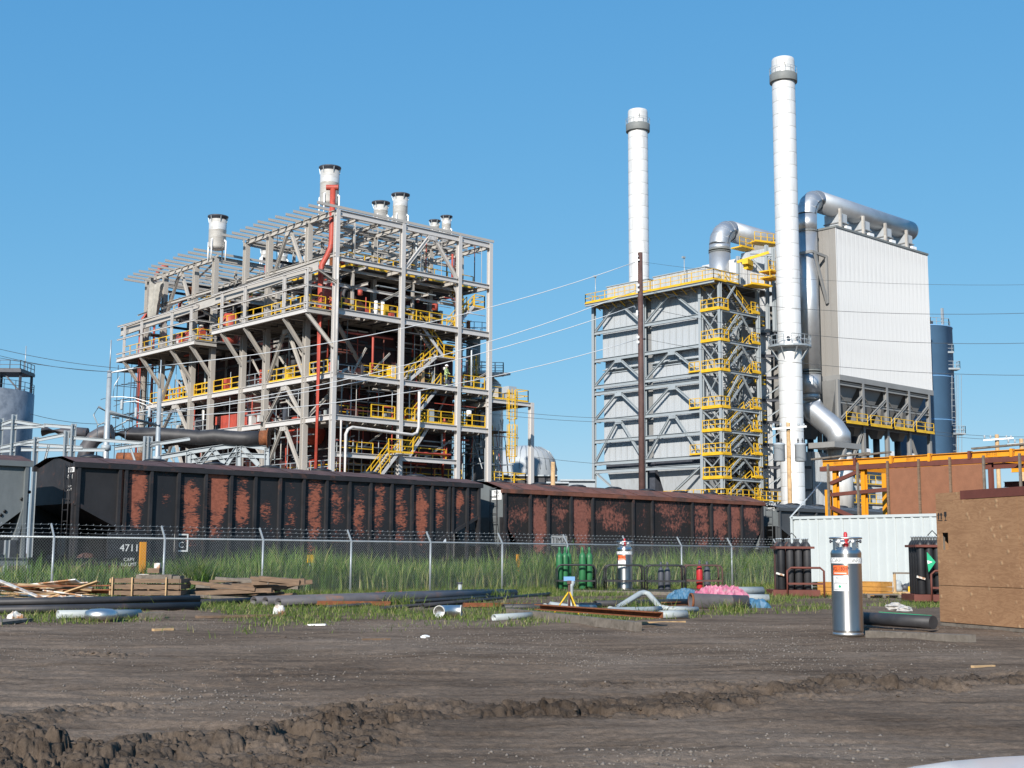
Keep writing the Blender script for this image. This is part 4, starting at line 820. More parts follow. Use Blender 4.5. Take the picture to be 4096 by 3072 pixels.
# scaffolds
def scaffold(x0,y0,z0,nx,ny,nz,label,dx=1.8,dy=1.5,dz=1.5,m=None):
    s=thing('scaffold',(x0,y0,z0),label,'scaffold'); m=m or T['darkeq']
    for i in range(nx+1):
        for j in range(ny+1): member(s,'upright',(x0+i*dx,y0+j*dy,z0),(x0+i*dx,y0+j*dy,z0+nz*dz+.6),.07,.07,m,sec='T')
    for k in range(1,nz+1):
        for j in range(ny+1): member(s,'ledger',(x0-.3,y0+j*dy,z0+k*dz),(x0+nx*dx+.3,y0+j*dy,z0+k*dz),.06,.06,m,sec='T')
        for i in range(nx+1): member(s,'transom',(x0+i*dx,y0-.3,z0+k*dz),(x0+i*dx,y0+ny*dy+.3,z0+k*dz),.06,.06,m,sec='T')
    MB().box((x0,y0,z0+nz*dz-.06),(x0+nx*dx,y0+ny*dy,z0+nz*dz)).build('board_deck',T['woodgrey'],s)
    return s
p=pix(500,1700,X=57.6); scaffold(57.0,116.5,0,1,3,13,'dark tube scaffold around the far red pipe')
scaffold(59.4,119.2,20.4,1,1,2,'small scaffold cage under the hanging tarpaulin')
scaffold(60.2,86.0,0,4,1,7,'tube scaffold inside the near bay below the stairs',1.7,1.1,1.45,T['galv'])
scaffold(75.3,86,3.5,2,2,6,'tube scaffold in the low annex bay beside the yellow ladder cage',1.6,1.6,1.5,T['galv'])
scaffold(75.2,90.6,3.5,3,2,8,'tall tube scaffold standing behind the low annex floor',1.5,1.5,1.45,T['darkeq'])
scaffold(66.2,86.9,16,2,0,3,'tube scaffold on the upper floor behind the stair',1.7,1.0,1.5,T['galv'])
# column vessel, caged ladders, dome vessel
p=pix(1893,1420,D=122); s=thing('column_vessel',(p.x,p.y,0),'grey upright vessel with ring platforms rising behind the right end of the structure','vessel')
r=29*122/F_PX; MB().lathe((p.x,p.y,0),[(r,0),(r,pix(1893,1345,D=122).z),(r*.7,pix(1893,1330,D=122).z),(.05,pix(1893,1325,D=122).z)],24).build('shell',T['ring'],s)
for yy in (1345,1500):
    z=pix(1893,yy,D=122).z; MB().lathe((p.x,p.y,z-.1),[(r+.02,0),(r+1.1,0),(r+1.1,.16),(r+.02,.16)],20,False).build('ring_platform',T['frame'],s)
    b=MB(); n=14
    for k in range(n):
        a0,a1=2*math.pi*k/n,2*math.pi*(k+1)/n; q0=Vector((p.x+(r+1.05)*math.cos(a0),p.y+(r+1.05)*math.sin(a0),z)); q1=Vector((p.x+(r+1.05)*math.cos(a1),p.y+(r+1.05)*math.sin(a1),z))
        b.bar(q0,q0+Vector((0,0,1.1)),.05,.05,(1,0,0))
        for h in (1.1,.55): b.bar(q0+Vector((0,0,h)),q1+Vector((0,0,h)),.05,.05)
    b.build('ring_guardrail',T['galv'],s)
q0=pix(1915,1500,D=123); q1=pix(2013,1500,D=125); MB().bar(q0,q1,2.2,.25).build('access_platform',T['frame'],s); guardrail(s,[q0-_f0*1.1,q1-_f0*1.1,q1+_f0*1.1],T['galv'],sp=1.1); guardrail(s,[q0+_f0*1.0,q1+_f0*1.0],T['galv'],sp=1.1)
def cage(px,y0,y1,D,label,parent=None):
    a=pix(px,y1,D=D); t=pix(px,y0,D=D); s=thing('caged_ladder',(a.x,a.y,a.z),label,'ladder'); n=int((t.z-a.z)/.9)
    for q in (-.22,.22): MB().bar((a.x+q*_r0.x,a.y+q*_r0.y,a.z),(a.x+q*_r0.x,a.y+q*_r0.y,t.z),.06,.06,(1,0,0)).build('stile',T['yellow'],s)
    for k in range(int((t.z-a.z)/.35)): MB().bar((a.x-.22*_r0.x,a.y-.22*_r0.y,a.z+k*.35),(a.x+.22*_r0.x,a.y+.22*_r0.y,a.z+k*.35),.03,.03).build('rung',T['yellow'],s)
    for k in range(n):
        b=MB(); z=a.z+k*.9+.5; pts=[Vector((a.x,a.y,z))+_r0*(.42*math.sin(g))-_f0*(.35-.42*math.cos(g)*1.0)*1 for g in np.linspace(-2.6,2.6,9)]; b.path(pts,.035,6); b.build('cage_hoop',T['yellow'],s)
    for g in (-1.6,-.8,0,.8,1.6): q=_r0*(.42*math.sin(g+math.pi))-_f0*(.35-.42*math.cos(g+math.pi)); MB().bar(Vector((a.x,a.y,a.z+.5))+q,Vector((a.x,a.y,t.z))+q,.05,.04,(1,0,0)).build('cage_strap',T['yellow'],s)
cage(1893,1425,1560,118,'yellow caged ladder on the grey upright vessel'); cage(2048,1560,1700,108,'yellow caged ladder rising above the low annex'); cage(2048,1700,1850,108,'yellow caged ladder inside the low annex bay')
p=pix(1965,1600,D=125); s=thing('dome_vessel',(p.x,p.y,0),'scaffold-ringed domed vessel behind the low annex','vessel'); r=48*125/F_PX; zt=pix(1965,1513,D=125).z
MB().lathe((p.x,p.y,0),[(r,0),(r,zt-1.6),(r*.92,zt-1.0),(r*.62,zt-.35),(r*.25,zt),(r*.2,zt+.2),(.05,zt+.2)],24).build('shell',T['silencer'],s)
for k in range(3): z=zt-1.5+k*.4; MB().lathe((p.x,p.y,z),[(r*(1.02-.1*k),0),(r*(1.05-.1*k),.04),(r*(1.02-.1*k),.08)],20).build('hoop',T['galv'],s)
p=pix(2048,1560,D=109.5); MB().box((p.x-.45,p.y-.1,p.z-.25),(p.x+.45,p.y+.8,p.z+.3)).build('ladder_tower_head',T['tank'],None,label='pale boxed head on the yellow ladder tower',cat='housing')
p=pix(2100,1800,D=165); rr_=128*165/F_PX; zt=pix(2100,1783,D=165).z; s=thing('storage_tank',(p.x,p.y,0),'pale round tank with domed top behind the low annex','tank')
MB().lathe((p.x,p.y,0),[(rr_,0),(rr_,zt-3.2),(rr_*.93,zt-1.9),(rr_*.78,zt-.9),(rr_*.5,zt-.25),(rr_*.15,zt),(.05,zt)],40).build('shell',T['tank'],s)
b=MB()
for k in range(9): a_=-2.5+k*.22; b.path([Vector((p.x+rr_*q*math.cos(a_),p.y+rr_*q*math.sin(a_),z)) for q,z in ((1.01,zt-3.2),(.94,zt-1.85),(.79,zt-.85),(.51,zt-.2))],.05,5)
b.build('seam',T['galv'],s,kind='stuff')
# low dark sheds and pipework between structure and the right boiler
for k,(px_,w_,yt,D,m) in enumerate(((2110,240,1905,118,'darkeq'),(1940,120,1890,130,'darkmetal'),(2310,140,1925,100,'bluegrey'),(2230,90,1935,95,'ring'))):
    a=pix(px_-w_/2,yt,D=D); c=pix(px_+w_/2,yt,D=D); s=thing('low_shed',(a.x,a.y,0),['low dark shed below the annex','dark shed beneath the structure','blue grey pipe bridge between the two boilers','grey low roof beside the wooden stub pole'][k],'shed')
    d=(c-a); n=Vector((-d.y,d.x,0)).normalized()*4
    MB().quadset([(a.x,a.y,0),(c.x,c.y,0),(c.x+n.x,c.y+n.y,0),(a.x+n.x,a.y+n.y,0),(a.x,a.y,a.z),(c.x,c.y,a.z),(c.x+n.x,c.y+n.y,a.z+.3),(a.x+n.x,a.y+n.y,a.z+.3)],[(4,5,6,7),(0,1,5,4),(1,2,6,5),(2,3,7,6),(3,0,4,7)]).build('walls',T[m],s)
    MB().bar((a.x,a.y,a.z+.08),(c.x,c.y,a.z+.08),.5,.12).build('roof_edge',T['galv'],s)
# worker on the stair landing
w0=pix(1783,1541,Y=85.55); zw=Z3+zf
me=bpy.data.meshes.new('person'); J={'pel':(0,0,.95),'ch':(.03,0,1.32),'nk':(.05,0,1.5),'hd':(.07,0,1.63),'top':(.07,0,1.74),'sl':(.03,.2,1.43),'el':(.1,.27,1.15),'hl':(.3,.22,1.02),'sr':(.03,-.2,1.43),'er':(.1,-.27,1.15),'hr':(.3,-.22,1.04),'kl':(.03,.11,.5),'fl':(-.02,.12,.08),'tl':(.12,.13,.03),'kr':(.08,-.11,.5),'fr':(.12,-.12,.08),'tr':(.26,-.13,.03)}
ks=list(J); E_=[('pel','ch'),('ch','nk'),('nk','hd'),('hd','top'),('ch','sl'),('sl','el'),('el','hl'),('ch','sr'),('sr','er'),('er','hr'),('pel','kl'),('kl','fl'),('fl','tl'),('pel','kr'),('kr','fr'),('fr','tr')]
me.from_pydata([J[k] for k in ks],[(ks.index(a),ks.index(b)) for a,b in E_],[]); pm_=bpy.data.objects.new('person',me); COL.objects.link(pm_); pm_.location=(w0.x,w0.y,zw); pm_.rotation_euler=(0,0,-1.2); ORG[pm_.name]=Vector((w0.x,w0.y,zw))
R_={'pel':.15,'ch':.17,'nk':.065,'hd':.1,'top':.09,'sl':.08,'sr':.08,'el':.055,'er':.055,'hl':.045,'hr':.045,'kl':.085,'kr':.085,'fl':.06,'fr':.06,'tl':.045,'tr':.045}
sk=pm_.modifiers.new('skin','SKIN')
for i,k in enumerate(ks): me.skin_vertices[0].data[i].radius=(R_[k],R_[k]*1.0); me.skin_vertices[0].data[i].use_root=(k=='pel')
pm_.modifiers.new('sub','SUBSURF').levels=1; me.materials.append(T['hivis']); tag(pm_,'worker in a pale green shirt and white hard hat standing at the stair railing','person')
lc=MB(); lc.path([(0,.1,.92),(.03,.11,.5),(-.02,.12,.12)],[.14,.1,.08],10); o=bpy.data.objects.new('trouser_leg',lc.mesh('trouser_leg',T['jeans'])); COL.objects.link(o); o.parent=pm_
lc=MB(); lc.path([(0,-.1,.92),(.08,-.11,.5),(.12,-.12,.12)],[.14,.1,.08],10); o=bpy.data.objects.new('trouser_leg',lc.mesh('trouser_leg',T['jeans'])); COL.objects.link(o); o.parent=pm_
o=bpy.data.objects.new('face',MB().lathe((.07,0,1.53),[(.03,0),(.085,.06),(.1,.13),(.09,.2),(.03,.24)],12).mesh('face',T['skin'])); COL.objects.link(o); o.parent=pm_
o=bpy.data.objects.new('hard_hat',MB().lathe((.07,0,1.69),[(.17,0),(.15,.03),(.13,.1),(.07,.16),(.02,.17)],14).mesh('hard_hat',T['white'])); COL.objects.link(o); o.parent=pm_
# ---------------------------------------------------------------- clad boiler building with stair tower
bgm=T['bluegrey']
def rib_sheet(w,h,n,d,m):
    """one trapezoid-ribbed wall sheet, standing in the local XZ plane, ribs towards -Y"""
    b=MB(); xs=[];pr=[]
    for k in range(n):
        s=w/n; x=k*s-w/2; xs+=[x,x+s*.62,x+s*.70,x+s*.90,x+s*.98]; pr+=[0,0,-d,-d,0]
    xs.append(w/2); pr.append(0); v=[(x,p,z) for z in (0,h) for x,p in zip(xs,pr)]; q=len(xs)
    b.quadset(v,[(i,i+1,q+i+1,q+i) for i in range(q-1)]); return b.mesh('wall_sheet',m)
_sheets={}
def clad_wall(parent,a,c,z0,z1,m,pw=1.0,ribs=4,d=.035):
    """wall of separate ribbed sheets from a to c (plan points), outside on the right of a->c"""
    a=Vector((a[0],a[1],0)); c=Vector((c[0],c[1],0)); L=(c-a).length; n=max(1,round(L/pw)); w=L/n; dr=(c-a).normalized(); nn=Vector((dr.y,-dr.x,0))
    key=(round(w,3),round(z1-z0,2),m.name,ribs)
    if key not in _sheets: _sheets[key]=rib_sheet(w-.012,z1-z0,ribs,d,m)
    for k in range(n):
        p=a+dr*(w*(k+.5))+nn*(.006*(k%2)); M_=Matrix(((dr.x,-nn.x,0,p.x),(dr.y,-nn.y,0,p.y),(0,0,1,z0),(0,0,0,1))); inst(_sheets[key],'wall_sheet',parent,M_)
BB=thing('boiler_building',(115,97,0),'grey clad boiler building braced in blue grey steel with a yellow railed stair tower','boiler building')
bx,YB=111.3,[107.2,99.1,90.6,87.9]; WX=112.05
Cb=lambda x,y,z0,z1,s=.4,up=(1,0,0): member(BB,'column',(x,y,z0),(x,y,z1),s,s,bgm,up)
Bb=lambda p0,p1,h=.4,w=.26,n='beam': member(BB,n,p0,p1,w,h,bgm)
Kb=lambda p0,p1,s=.28: member(BB,'brace',p0,p1,s*.8,s*.8,bgm)
for y in YB[:3]: Cb(bx,y,0,31.9)
Cb(bx,87.9,0,32.2,.36); Cb(118.2,87.9,0,32.2,.36); Cb(118.2,90.6,0,32); Cb(121.0,90.2,0,30.5,.34)
for y in (107.2,99.1): Cb(122,y,0,31)
LV=[31.5,28.15,24.75,21.55,20.75,17.45,14.95,12.3,11.35]
for z in LV:
    for i in range(2): Bb((bx,YB[i],z),(bx,YB[i+1],z),.42)
    Bb((bx,107.2,z),(WX+.4,107.2,z),.3)
for i in range(2):
    a,c=YB[i],YB[i+1]; mid=(a+c)/2
    for zb,zt in ((28.35,31.3),(21.75,24.55),(17.65,20.55),(12.5,17.25)):
        for e,o in ((a,-.25),(c,.25)): Kb((bx,e+o,zb),(bx,mid-o*.9,zt),.3)
        MB().box((bx-.14,mid-.5,zt-.4),(bx+.14,mid+.5,zt)).build('gusset',bgm,BB)
    Kb((bx,a-.3,11.2),(bx,c+.5,6.2) if i==0 else (bx,c+.3,7.0),.3) if i==0 else Kb((bx,c+.3,11.2),(bx,a-.3,5.8),.3)
# casing wall: two bays of ribbed sheets set back behind the frame, with the stepped joint
wl=pix(2412,1600,X=WX).y
for (ya,yb) in ((wl,99.6),(98.6,91.0)):
    clad_wall(BB,(WX,ya),(WX,yb),24.9,32.3,T['clad']); clad_wall(BB,(WX+.02,ya-.15),(WX+.02,yb+.1),12.5,23.1,T['clad']); clad_wall(BB,(WX+.25,ya-.2),(WX+.25,yb+.15),23.45,24.6,T['clad'])
    for z in (23.2,23.6,24.7): MB().box((WX-.12,yb+.05,z-.05),(WX+.5,ya-.05,z+.05)).build('joint_flashing',bgm,BB)
    MB().quadset([(WX+.1,ya-.5,11.6),(WX+.1,yb+.3,11.6),(WX+1.3,yb+1.3,5.2),(WX+1.3,ya-1.9,5.2),(WX+5,ya-.5,11.6),(WX+5,yb+.3,11.6)],[(0,1,2,3),(0,3,4),(1,5,2)]).build('ash_hopper',T['clad'],BB)
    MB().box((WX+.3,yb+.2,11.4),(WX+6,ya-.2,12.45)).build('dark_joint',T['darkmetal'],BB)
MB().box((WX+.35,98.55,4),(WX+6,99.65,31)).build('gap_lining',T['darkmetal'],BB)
MB().box((WX+.3,91.1,12.5),(122,wl-.2,32.2)).build('core',T['hopper'],BB)
clad_wall(BB,(WX,90.95),(121.8,90.95),12.5,32.3,T['clad'])
# roof walkway, railing and penthouse
dz=31.95
MB().box((109.9,87.6,dz-.32),(112.2,107.4,dz-.22)).build('roof_walkway',T['yellow'],BB); Bb((110.0,87.6,dz-.5),(110.0,107.4,dz-.5),.3)
MB().box((112.2,87.7,dz-.32),(121.8,108.3,dz-.2)).build('roof_deck',T['deck'],BB)
guardrail(BB,[(109.95,87.65,dz-.2),(109.95,98.4,dz-.2)]); guardrail(BB,[(109.95,99.2,dz-.2),(109.95,107.3,dz-.2),(112.5,107.3,dz-.2)]); guardrail(BB,[(109.95,87.65,dz-.2),(114.5,87.65,dz-.2),(114.5,89.5,dz-.2)])
for y in np.arange(88.5,107.3,1.35): MB().bar((110.0,y,dz-.4),(bx,y,dz-1.1),.08,.1).build('walkway_bracket',T['yellow'],BB)
for (ya,yb,zt) in ((106.2,99.6,33.9),(98.7,90.9,33.95)):
    clad_wall(BB,(112.6,ya),(112.6,yb),dz-.2,zt,T['clad']); clad_wall(BB,(112.6,yb),(118,yb),dz-.2,zt,T['cladw']); MB().box((112.5,yb-.1,zt),(118.2,ya+.1,zt+.1)).build('penthouse_roof',bgm,BB); MB().box((112.7,yb+.1,dz-.2),(117.9,ya-.1,zt)).build('penthouse_core',T['hopper'],BB)  # side sheets paler than the front: stronger light put into their colour
for y in (106.8,92.8):
    MB().tube((111.2,y,dz-.2),(111.2,y,dz+3.2),.05,8).box((110.9,y-.12,dz+3.1),(111.3,y+.12,dz+3.3)).build('roof_lamp_post',T['galv'],BB)
# stair tower
TL=[31.9,28.7,25.2,21.85,17.75,15.2,12.6,10.0,7.6]
for z in TL:
    Bb((bx,87.9,z-.2),(bx,90.6,z-.2),.3); Bb((bx,87.9,z-.2),(118.2,87.9,z-.2),.32); Bb((118.2,87.9,z-.2),(118.2,90.6,z-.2),.3); Bb((118.2,88.1,z-.2),(121,90.2,z-.2),.26)
for i,(zt,zb) in enumerate(zip(TL,TL[1:]+[4.5])):
    Kb((bx,88.05,zb+.1),(bx,90.45,zt-.4),.16); Kb((bx,90.45,zb+.1),(bx,88.05,zt-.4),.16)
    if i>0:
        Kb((111.6,87.85,zb+.0),(114.5,87.85,zt-.35),.2); Kb((117.9,87.85,zb),(115.0,87.85,zt-.35),.2)
    else: Kb((111.6,87.85,zb),(114,87.85,zt-.4),.2)
    Kb((118.25,88.2,zb),(121,90.2,zt-.3),.16)
for i,z in enumerate(TL[1:]):
    MB().box((bx-.1,87.75,z-.06),(112.7,90.5,z)).build('tower_landing',T['deck'],BB); MB().box((116.7,87.75,z-.06),(118.1,90.5,z)).build('tower_landing',T['deck'],BB)
    yo=90.5
    guardrail(BB,[(bx-.2,90.4,z),(bx-.2,87.75,z),(112.6,87.75,z)],sp=1.0,r=.045); MB().bar((bx-.22,90.5,z-.1),(bx-.22,87.7,z-.1),.06,.24).bar((bx-.2,87.7,z-.1),(112.7,87.7,z-.1),.06,.24).build('edge_channel',T['yellow'],BB)
    guardrail(BB,[(116.8,87.75,z+.3),(118.3,87.75,z+.3),(118.3,89.2,z+.3)],sp=.7,r=.045)
    MB().bar((116.8,87.7,z+.2),(118.3,87.7,z+.2),.06,.24).build('edge_channel',T['yellow'],BB)
    if i%2==0 or i>2: MB().box((118.3,88.8,z-.9),(120.6,90.3,z-.84)).build('tower_landing',T['deck'],BB); guardrail(BB,[(118.5,88.75,z-.84),(120.6,88.75,z-.84),(120.6,90.2,z-.84)],sp=.8)
    if i in (2,3,5): guardrail(BB,[(bx-.2,92.2,z),(bx-.2,90.7,z)],sp=.7); MB().box((bx-.3,90.6,z-.06),(bx+.3,92.3,z)).build('tower_landing',T['yellow'],BB)
for i,(zt,zb) in enumerate(zip(TL,TL[1:])):
    if i==0: stair(BB,(116.8,88.6,zb),(112.6,88.6,zt),strm=bgm)
    else: stair(BB,(112.6,88.6,zb),(116.8,88.6,zt),strm=bgm); stair(BB,(116.8,89.7,zb+.0),(112.8,89.7,zt),strm=bgm,rails=False)
guardrail(BB,[(110.9,96,7.6),(110.9,87.3,7.6),(121.5,87.3,7.6)],sp=1.1); guardrail(BB,[(110.2,104,6.9),(110.2,90,6.9)],sp=1.2)
# dark back-end ducting between tower and bag house
BE=thing('flue_gas_casing',(121,93,0),'tall flue gas casing and platforms between the stair tower and the bag house','plant structure')
for nm,a,c,m in (('casing',(119.2,91.2,12),(124,98,30),'hopper'),('casing',(121.5,90.0,8),(123.2,91.1,30),'clad'),('upper_casing',(119.6,91.4,30),(124.5,97,36.2),'clad'),('lower_casing',(119,91.4,3),(124.4,98,12),'darkmetal'),('casing_head',(124.6,90.5,31),(127,95,38.2),'clad')): MB().box(a,c).build(nm,T[m],BE)
clad_wall(BE,(119.55,97),(119.55,91.35),30,36.2,T['cladw']); clad_wall(BE,(119.55,91.35),(124.6,91.35),30,36.2,T['cladw']); clad_wall(BE,(121.4,89.95),(123.3,89.95),8,30,T['cladw'])
a=pix(2940,985,D=146)
for (px0,px1,yy,D) in ((2945,2995,985,146),(3005,3105,965,147),(3065,3100,1105,142),(2990,3070,1135,142),(3060,3100,1080,142)):
    p=pix(px0,yy,D=D); q=pix(px1,yy-(px1-px0)*.22,D=D+1.5); z=min(p.z,q.z); MB().bar((p.x,p.y,z-.1),(q.x,q.y,z-.1),1.6,.14).build('platform',T['yellow'],BE); guardrail(BE,[(p.x,p.y-.5,z),(q.x,q.y-.5,z)],sp=1.0)
for px_,y0,y1 in ((2952,1025,1120),(3065,980,1110),(3092,990,1120)):
    p=pix(px_,y0,D=145); q=pix(px_,y1,D=145); member(BE,'column',(p.x,p.y,q.z-6),(p.x,p.y,p.z),.34,.34,bgm,(1,0,0))
p=pix(3000,1020,D=145); q=pix(3092,985,D=145); member(BE,'beam',(p.x,p.y,p.z),(q.x,q.y,p.z),.2,.3,bgm); member(BE,'brace',(p.x,p.y,p.z-.2),(q.x,q.y,p.z-3.4),.2,.2,bgm)
for k in range(8): z=9+k*2.6; member(BE,'beam',(121.2,90.1,z),(125.2,86,z),.2,.3,T['darkmetal']); member(BE,'brace',(121.2,90.1,z),(123.6,87.5,z+2.4),.16,.16,bgm)
hp=pix(2990,1035,D=141); HO=thing('jib_hoist',(hp.x,hp.y,hp.z),'yellow hoist trolley on a monorail beam high beside the white stack','hoist')
d=_r0*1.0
MB().bar(hp-_r0*1.2+Vector((0,0,-.4)),hp+_r0*2.4+Vector((0,0,.75)),.16,.3).build('runway_beam',T['yellow'],HO); MB().obox(hp+Vector((0,0,-.45)),(1.7,.7,.6),yaw=.3).build('trolley',T['yellow'],HO); MB().tube(hp+Vector((-.4,0,-1.0)),hp+Vector((.9,.2,-.9)),.28,12).build('drum',T['yellow'],HO); MB().tube(hp+Vector((0,0,-3)),hp+Vector((0,0,-1)),.03,6).build('chain',T['darkeq'],HO)
# ---------------------------------------------------------------- chimneys
def chimney(x,y,r,zt,label,platz=None):
    s=thing('chimney',(x,y,0),label,'chimney','pair of white chimneys'); h=1.47; n=int((zt-1)/h)
    cm=MB().lathe((0,0,0),[(r*1.005,0),(r,.04),(r,h-.02),(r*.99,h)],40).mesh('shell_course',T['stack'])
    for k in range(n): inst(cm,'shell_course',s,Matrix.Translation((x,y,k*h))@Matrix.Rotation(k*.7,4,'Z'))
    z=n*h; MB().lathe((x,y,z),[(r,0),(r,.04),(r,zt-z-.42),(r,zt-z-.36),(r*.97,zt-z-.1),(r*.93,zt-z-.02),(r*.85,zt-z),(r*.8,zt-z-.4)],40).build('top_course',T['stack'],s)
    MB().lathe((x,y,zt-2.8),[(r*1.01,0),(r*1.19,.02),(r*1.2,.06),(r*1.2,.9),(r*1.17,.96),(r*1.01,.9)],40).build('collar_band',T['ring'],s)
    b=MB()
    for k in range(16):
        a0,a1=2*math.pi*k/16,2*math.pi*(k+1)/16; q=Vector((x+r*1.2*math.cos(a0),y+r*1.2*math.sin(a0),zt-1.9)); q1=Vector((x+r*1.2*math.cos(a1),y+r*1.2*math.sin(a1),zt-1.9))
        b.bar(q,q+Vector((0,0,.75)),.03,.03,(1,0,0)); b.bar(q+Vector((0,0,.75)),q1+Vector((0,0,.75)),.03,.03)
    b.build('collar_rail',T['galv'],s)
    d=-Vector((x,y,0)).normalized(); d=(Matrix.Rotation(.12,3,'Z')@d); text('4',s,(x+d.x*(r+.02),y+d.y*(r+.02),zt-1.05),(-d.y,d.x,0),.5,T['ink'],sx=.7)
    if platz:
        MB().lathe((x,y,platz-.25),[(r*1.01,0),(r+.2,0),(r+1.05,.12),(r+1.05,.3),(r*1.01,.3)],32,False).build('ring_platform',T['galv'],s); b=MB()
        for k in range(18):
            a0,a1=2*math.pi*k/18,2*math.pi*(k+1)/18; q=Vector((x+(r+1)*math.cos(a0),y+(r+1)*math.sin(a0),platz)); q1=Vector((x+(r+1)*math.cos(a1),y+(r+1)*math.sin(a1),platz)); b.bar(q,q+Vector((0,0,1.1)),.05,.05,(1,0,0))
            for hh in (1.1,.55): b.bar(q+Vector((0,0,hh)),q1+Vector((0,0,hh)),.045,.045)
        b.build('ring_guardrail',T['galv'],s)
        for k in range(8): a0=k*math.pi/4+.2; MB().bar((x+(r+.9)*math.cos(a0),y+(r+.9)*math.sin(a0),platz-.2),(x+r*math.cos(a0),y+r*math.sin(a0),platz-1.5),.08,.1).build('platform_strut',T['galv'],s)
        for k in range(4): a0=-2.6+k*.7; c=Vector((x+r*math.cos(a0),y+r*math.sin(a0),platz+.75)); o=Vector((math.cos(a0),math.sin(a0),0)); MB().tube(c,c+o*.3,.13,10).lathe(c+o*.3,[(.05,0),(.2,.0),(.2,.06),(.05,.06)],10,axis=o).build('sampling_port',T['darkmetal'],s)
    return s
chimney(115.3,81.6,1.27,56.6,'taller looking white chimney with a ring platform in front of the silver bag house',24.0)
chimney(116.0,104.0,1.24,56.6,'white chimney rising behind the clad boiler building roof')
# ---------------------------------------------------------------- bag house
BH=thing('bag_house',(135,88,0),'big silver clad bag house box standing on grey legs over hoppers','bag house')
X1,X2,Y1,Y2,ZB,ZTp=125.4,145.7,82.0,95.0,22.0,39.2
clad_wall(BH,(X1,Y1),(X2,Y1),ZB,ZTp,T['cladw'],.92,5,.03); clad_wall(BH,(X1,Y2),(X1,Y1),ZB,ZTp,T['endshade'],.92,5,.03)  # end wall sheets carry their shade in the colour
MB().box((X1+.1,Y1+.1,ZB),(X2-.05,Y2,ZTp-.05)).build('core',T['cladw'],BH); MB().box((X1-.12,Y1-.12,ZTp-.02),(X2+.1,Y2,ZTp+.22)).build('roof_trim',T['ring'],BH); MB().box((X1-.1,Y1-.1,ZB-.62),(X2+.06,Y2,ZB)).build('base_girder',T['hopper'],BH)
for y in (Y1+.02,): MB().box((X1-.05,y-.08,ZB),(X1+.04,y+.0,ZTp)).build('corner_trim',T['cladw'],BH)
cx=[125.0,130.0,135.1,140.0,144.7]; hm=T['hopper']
Ch=lambda x,y,s=.42: member(BH,'leg',(x,y,0),(x,y,ZB-.6),s,s,hm,(0,1,0))
for x in cx:
    for y in (82.1,88,94): Ch(x,y)
for i in range(4):
    a,c=cx[i],cx[i+1]; m_=(a+c)/2
    for z in (21.0,18.9): member(BH,'beam',(a,82.1,z),(c,82.1,z),.25,.35,hm)
    member(BH,'beam',(a,82.1,16.4),(c,82.1,16.4),.3,.4,hm)
    member(BH,'brace',(a+.2,82.0,16.8),(c-.2,82.0,19.9),.26,.26,hm); member(BH,'brace',(c-.2,82.1,16.8),(a+.2,82.1,19.9),.14,.14,hm)
    if i in (0,3): member(BH,'brace',(a+.2,82.1,15.9),(c-.3,82.1,8.6),.28,.28,hm) if i==3 else member(BH,'brace',(c-.2,82.1,15.9),(a+.3,82.1,8.6),.28,.28,hm)
    MB().box((a,81.2,16.55),(c,87.6,16.62)).build('walkway',T['deck'],BH); guardrail(BH,[(a+.35,81.25,16.62),(c-.35,81.25,16.62)],sp=1.9,r=.045); MB().bar((a+.3,81.2,16.5),(c-.3,81.2,16.5),.05,.2).build('edge_channel',T['yellow'],BH)
    for y0 in (82.3,88.3):
        MB().quadset([(a+.1,y0,21.4),(c-.1,y0,21.4),(c-.1,y0+5.6,21.4),(a+.1,y0+5.6,21.4),(m_-.5,y0+2.4,15.6),(m_+.5,y0+2.4,15.6),(m_+.5,y0+3.2,15.6),(m_-.5,y0+3.2,15.6)],[(0,1,5,4),(1,2,6,5),(2,3,7,6),(3,0,4,7),(7,6,5,4)]).build('hopper',hm,BH)
        MB().tube((m_,y0+2.8,13.2),(m_,y0+2.8,15.6),.4,12).build('rotary_valve',T['darkmetal'],BH)
MB().box((126,86.5,6),(145,92,13.5)).build('lower_enclosure',T['clad'],BH); clad_wall(BH,(126,86.4),(145,86.4),6,13.5,T['clad'])
for k in range(4): MB().box((cx[k]+.6,82.2,13.1),(cx[k]+1.6,82.8,13.9)).build('junction_box',T['white'],BH)
MB().box((143.2,80.9,9.3),(145.3,86,9.4)).build('walkway',T['deck'],BH); guardrail(BH,[(142.0,80.9,11.3),(145.3,80.9,11.3)],sp=1.0); guardrail(BH,[(143.2,80.9,9.4),(145.3,80.9,9.4)],sp=.8)
for z in (9.6,7.4): guardrail(BH,[(124.5,80.6,z),(134,80.6,z)],sp=1.3); MB().box((124.5,80.5,z-.12),(134,82,z)).build('walkway',T['deck'],BH)
# inlet duct over the roof and down the end
def elbow(c,r,R,a0,a1,plane,n=9): return [c+plane[0]*(R*math.cos(t))+plane[1]*(R*math.sin(t)) for t in np.linspace(a0,a1,n)]
dcx=pix(3231,1000,X=123.7); dX,dY=123.7,dcx.y; zc=42.9; R=2.1; r=1.12; rt=1.28
DU=thing('bag_house_duct',(dX,dY,0),'big round silver duct bending over the bag house roof and down its shaded end','duct')
def segs(pts,name,rr,parent,m,n=28):
    for a,b in zip(pts,pts[1:]):
        d=(b-a).normalized(); MB().tube(a-d*.03,b+d*.03,rr,n).build(name,m,parent)
MB().tube((dX+R,dY,zc),(146.2,dY,zc),rt,36).build('roof_run',T['duct'],DU)
MB().lathe((146.2,dY,zc),[(rt,0),(rt*.94,.25),(rt*.7,.5),(.05,.6)],32,axis=(1,0,0)).build('end_cap',T['duct'],DU)
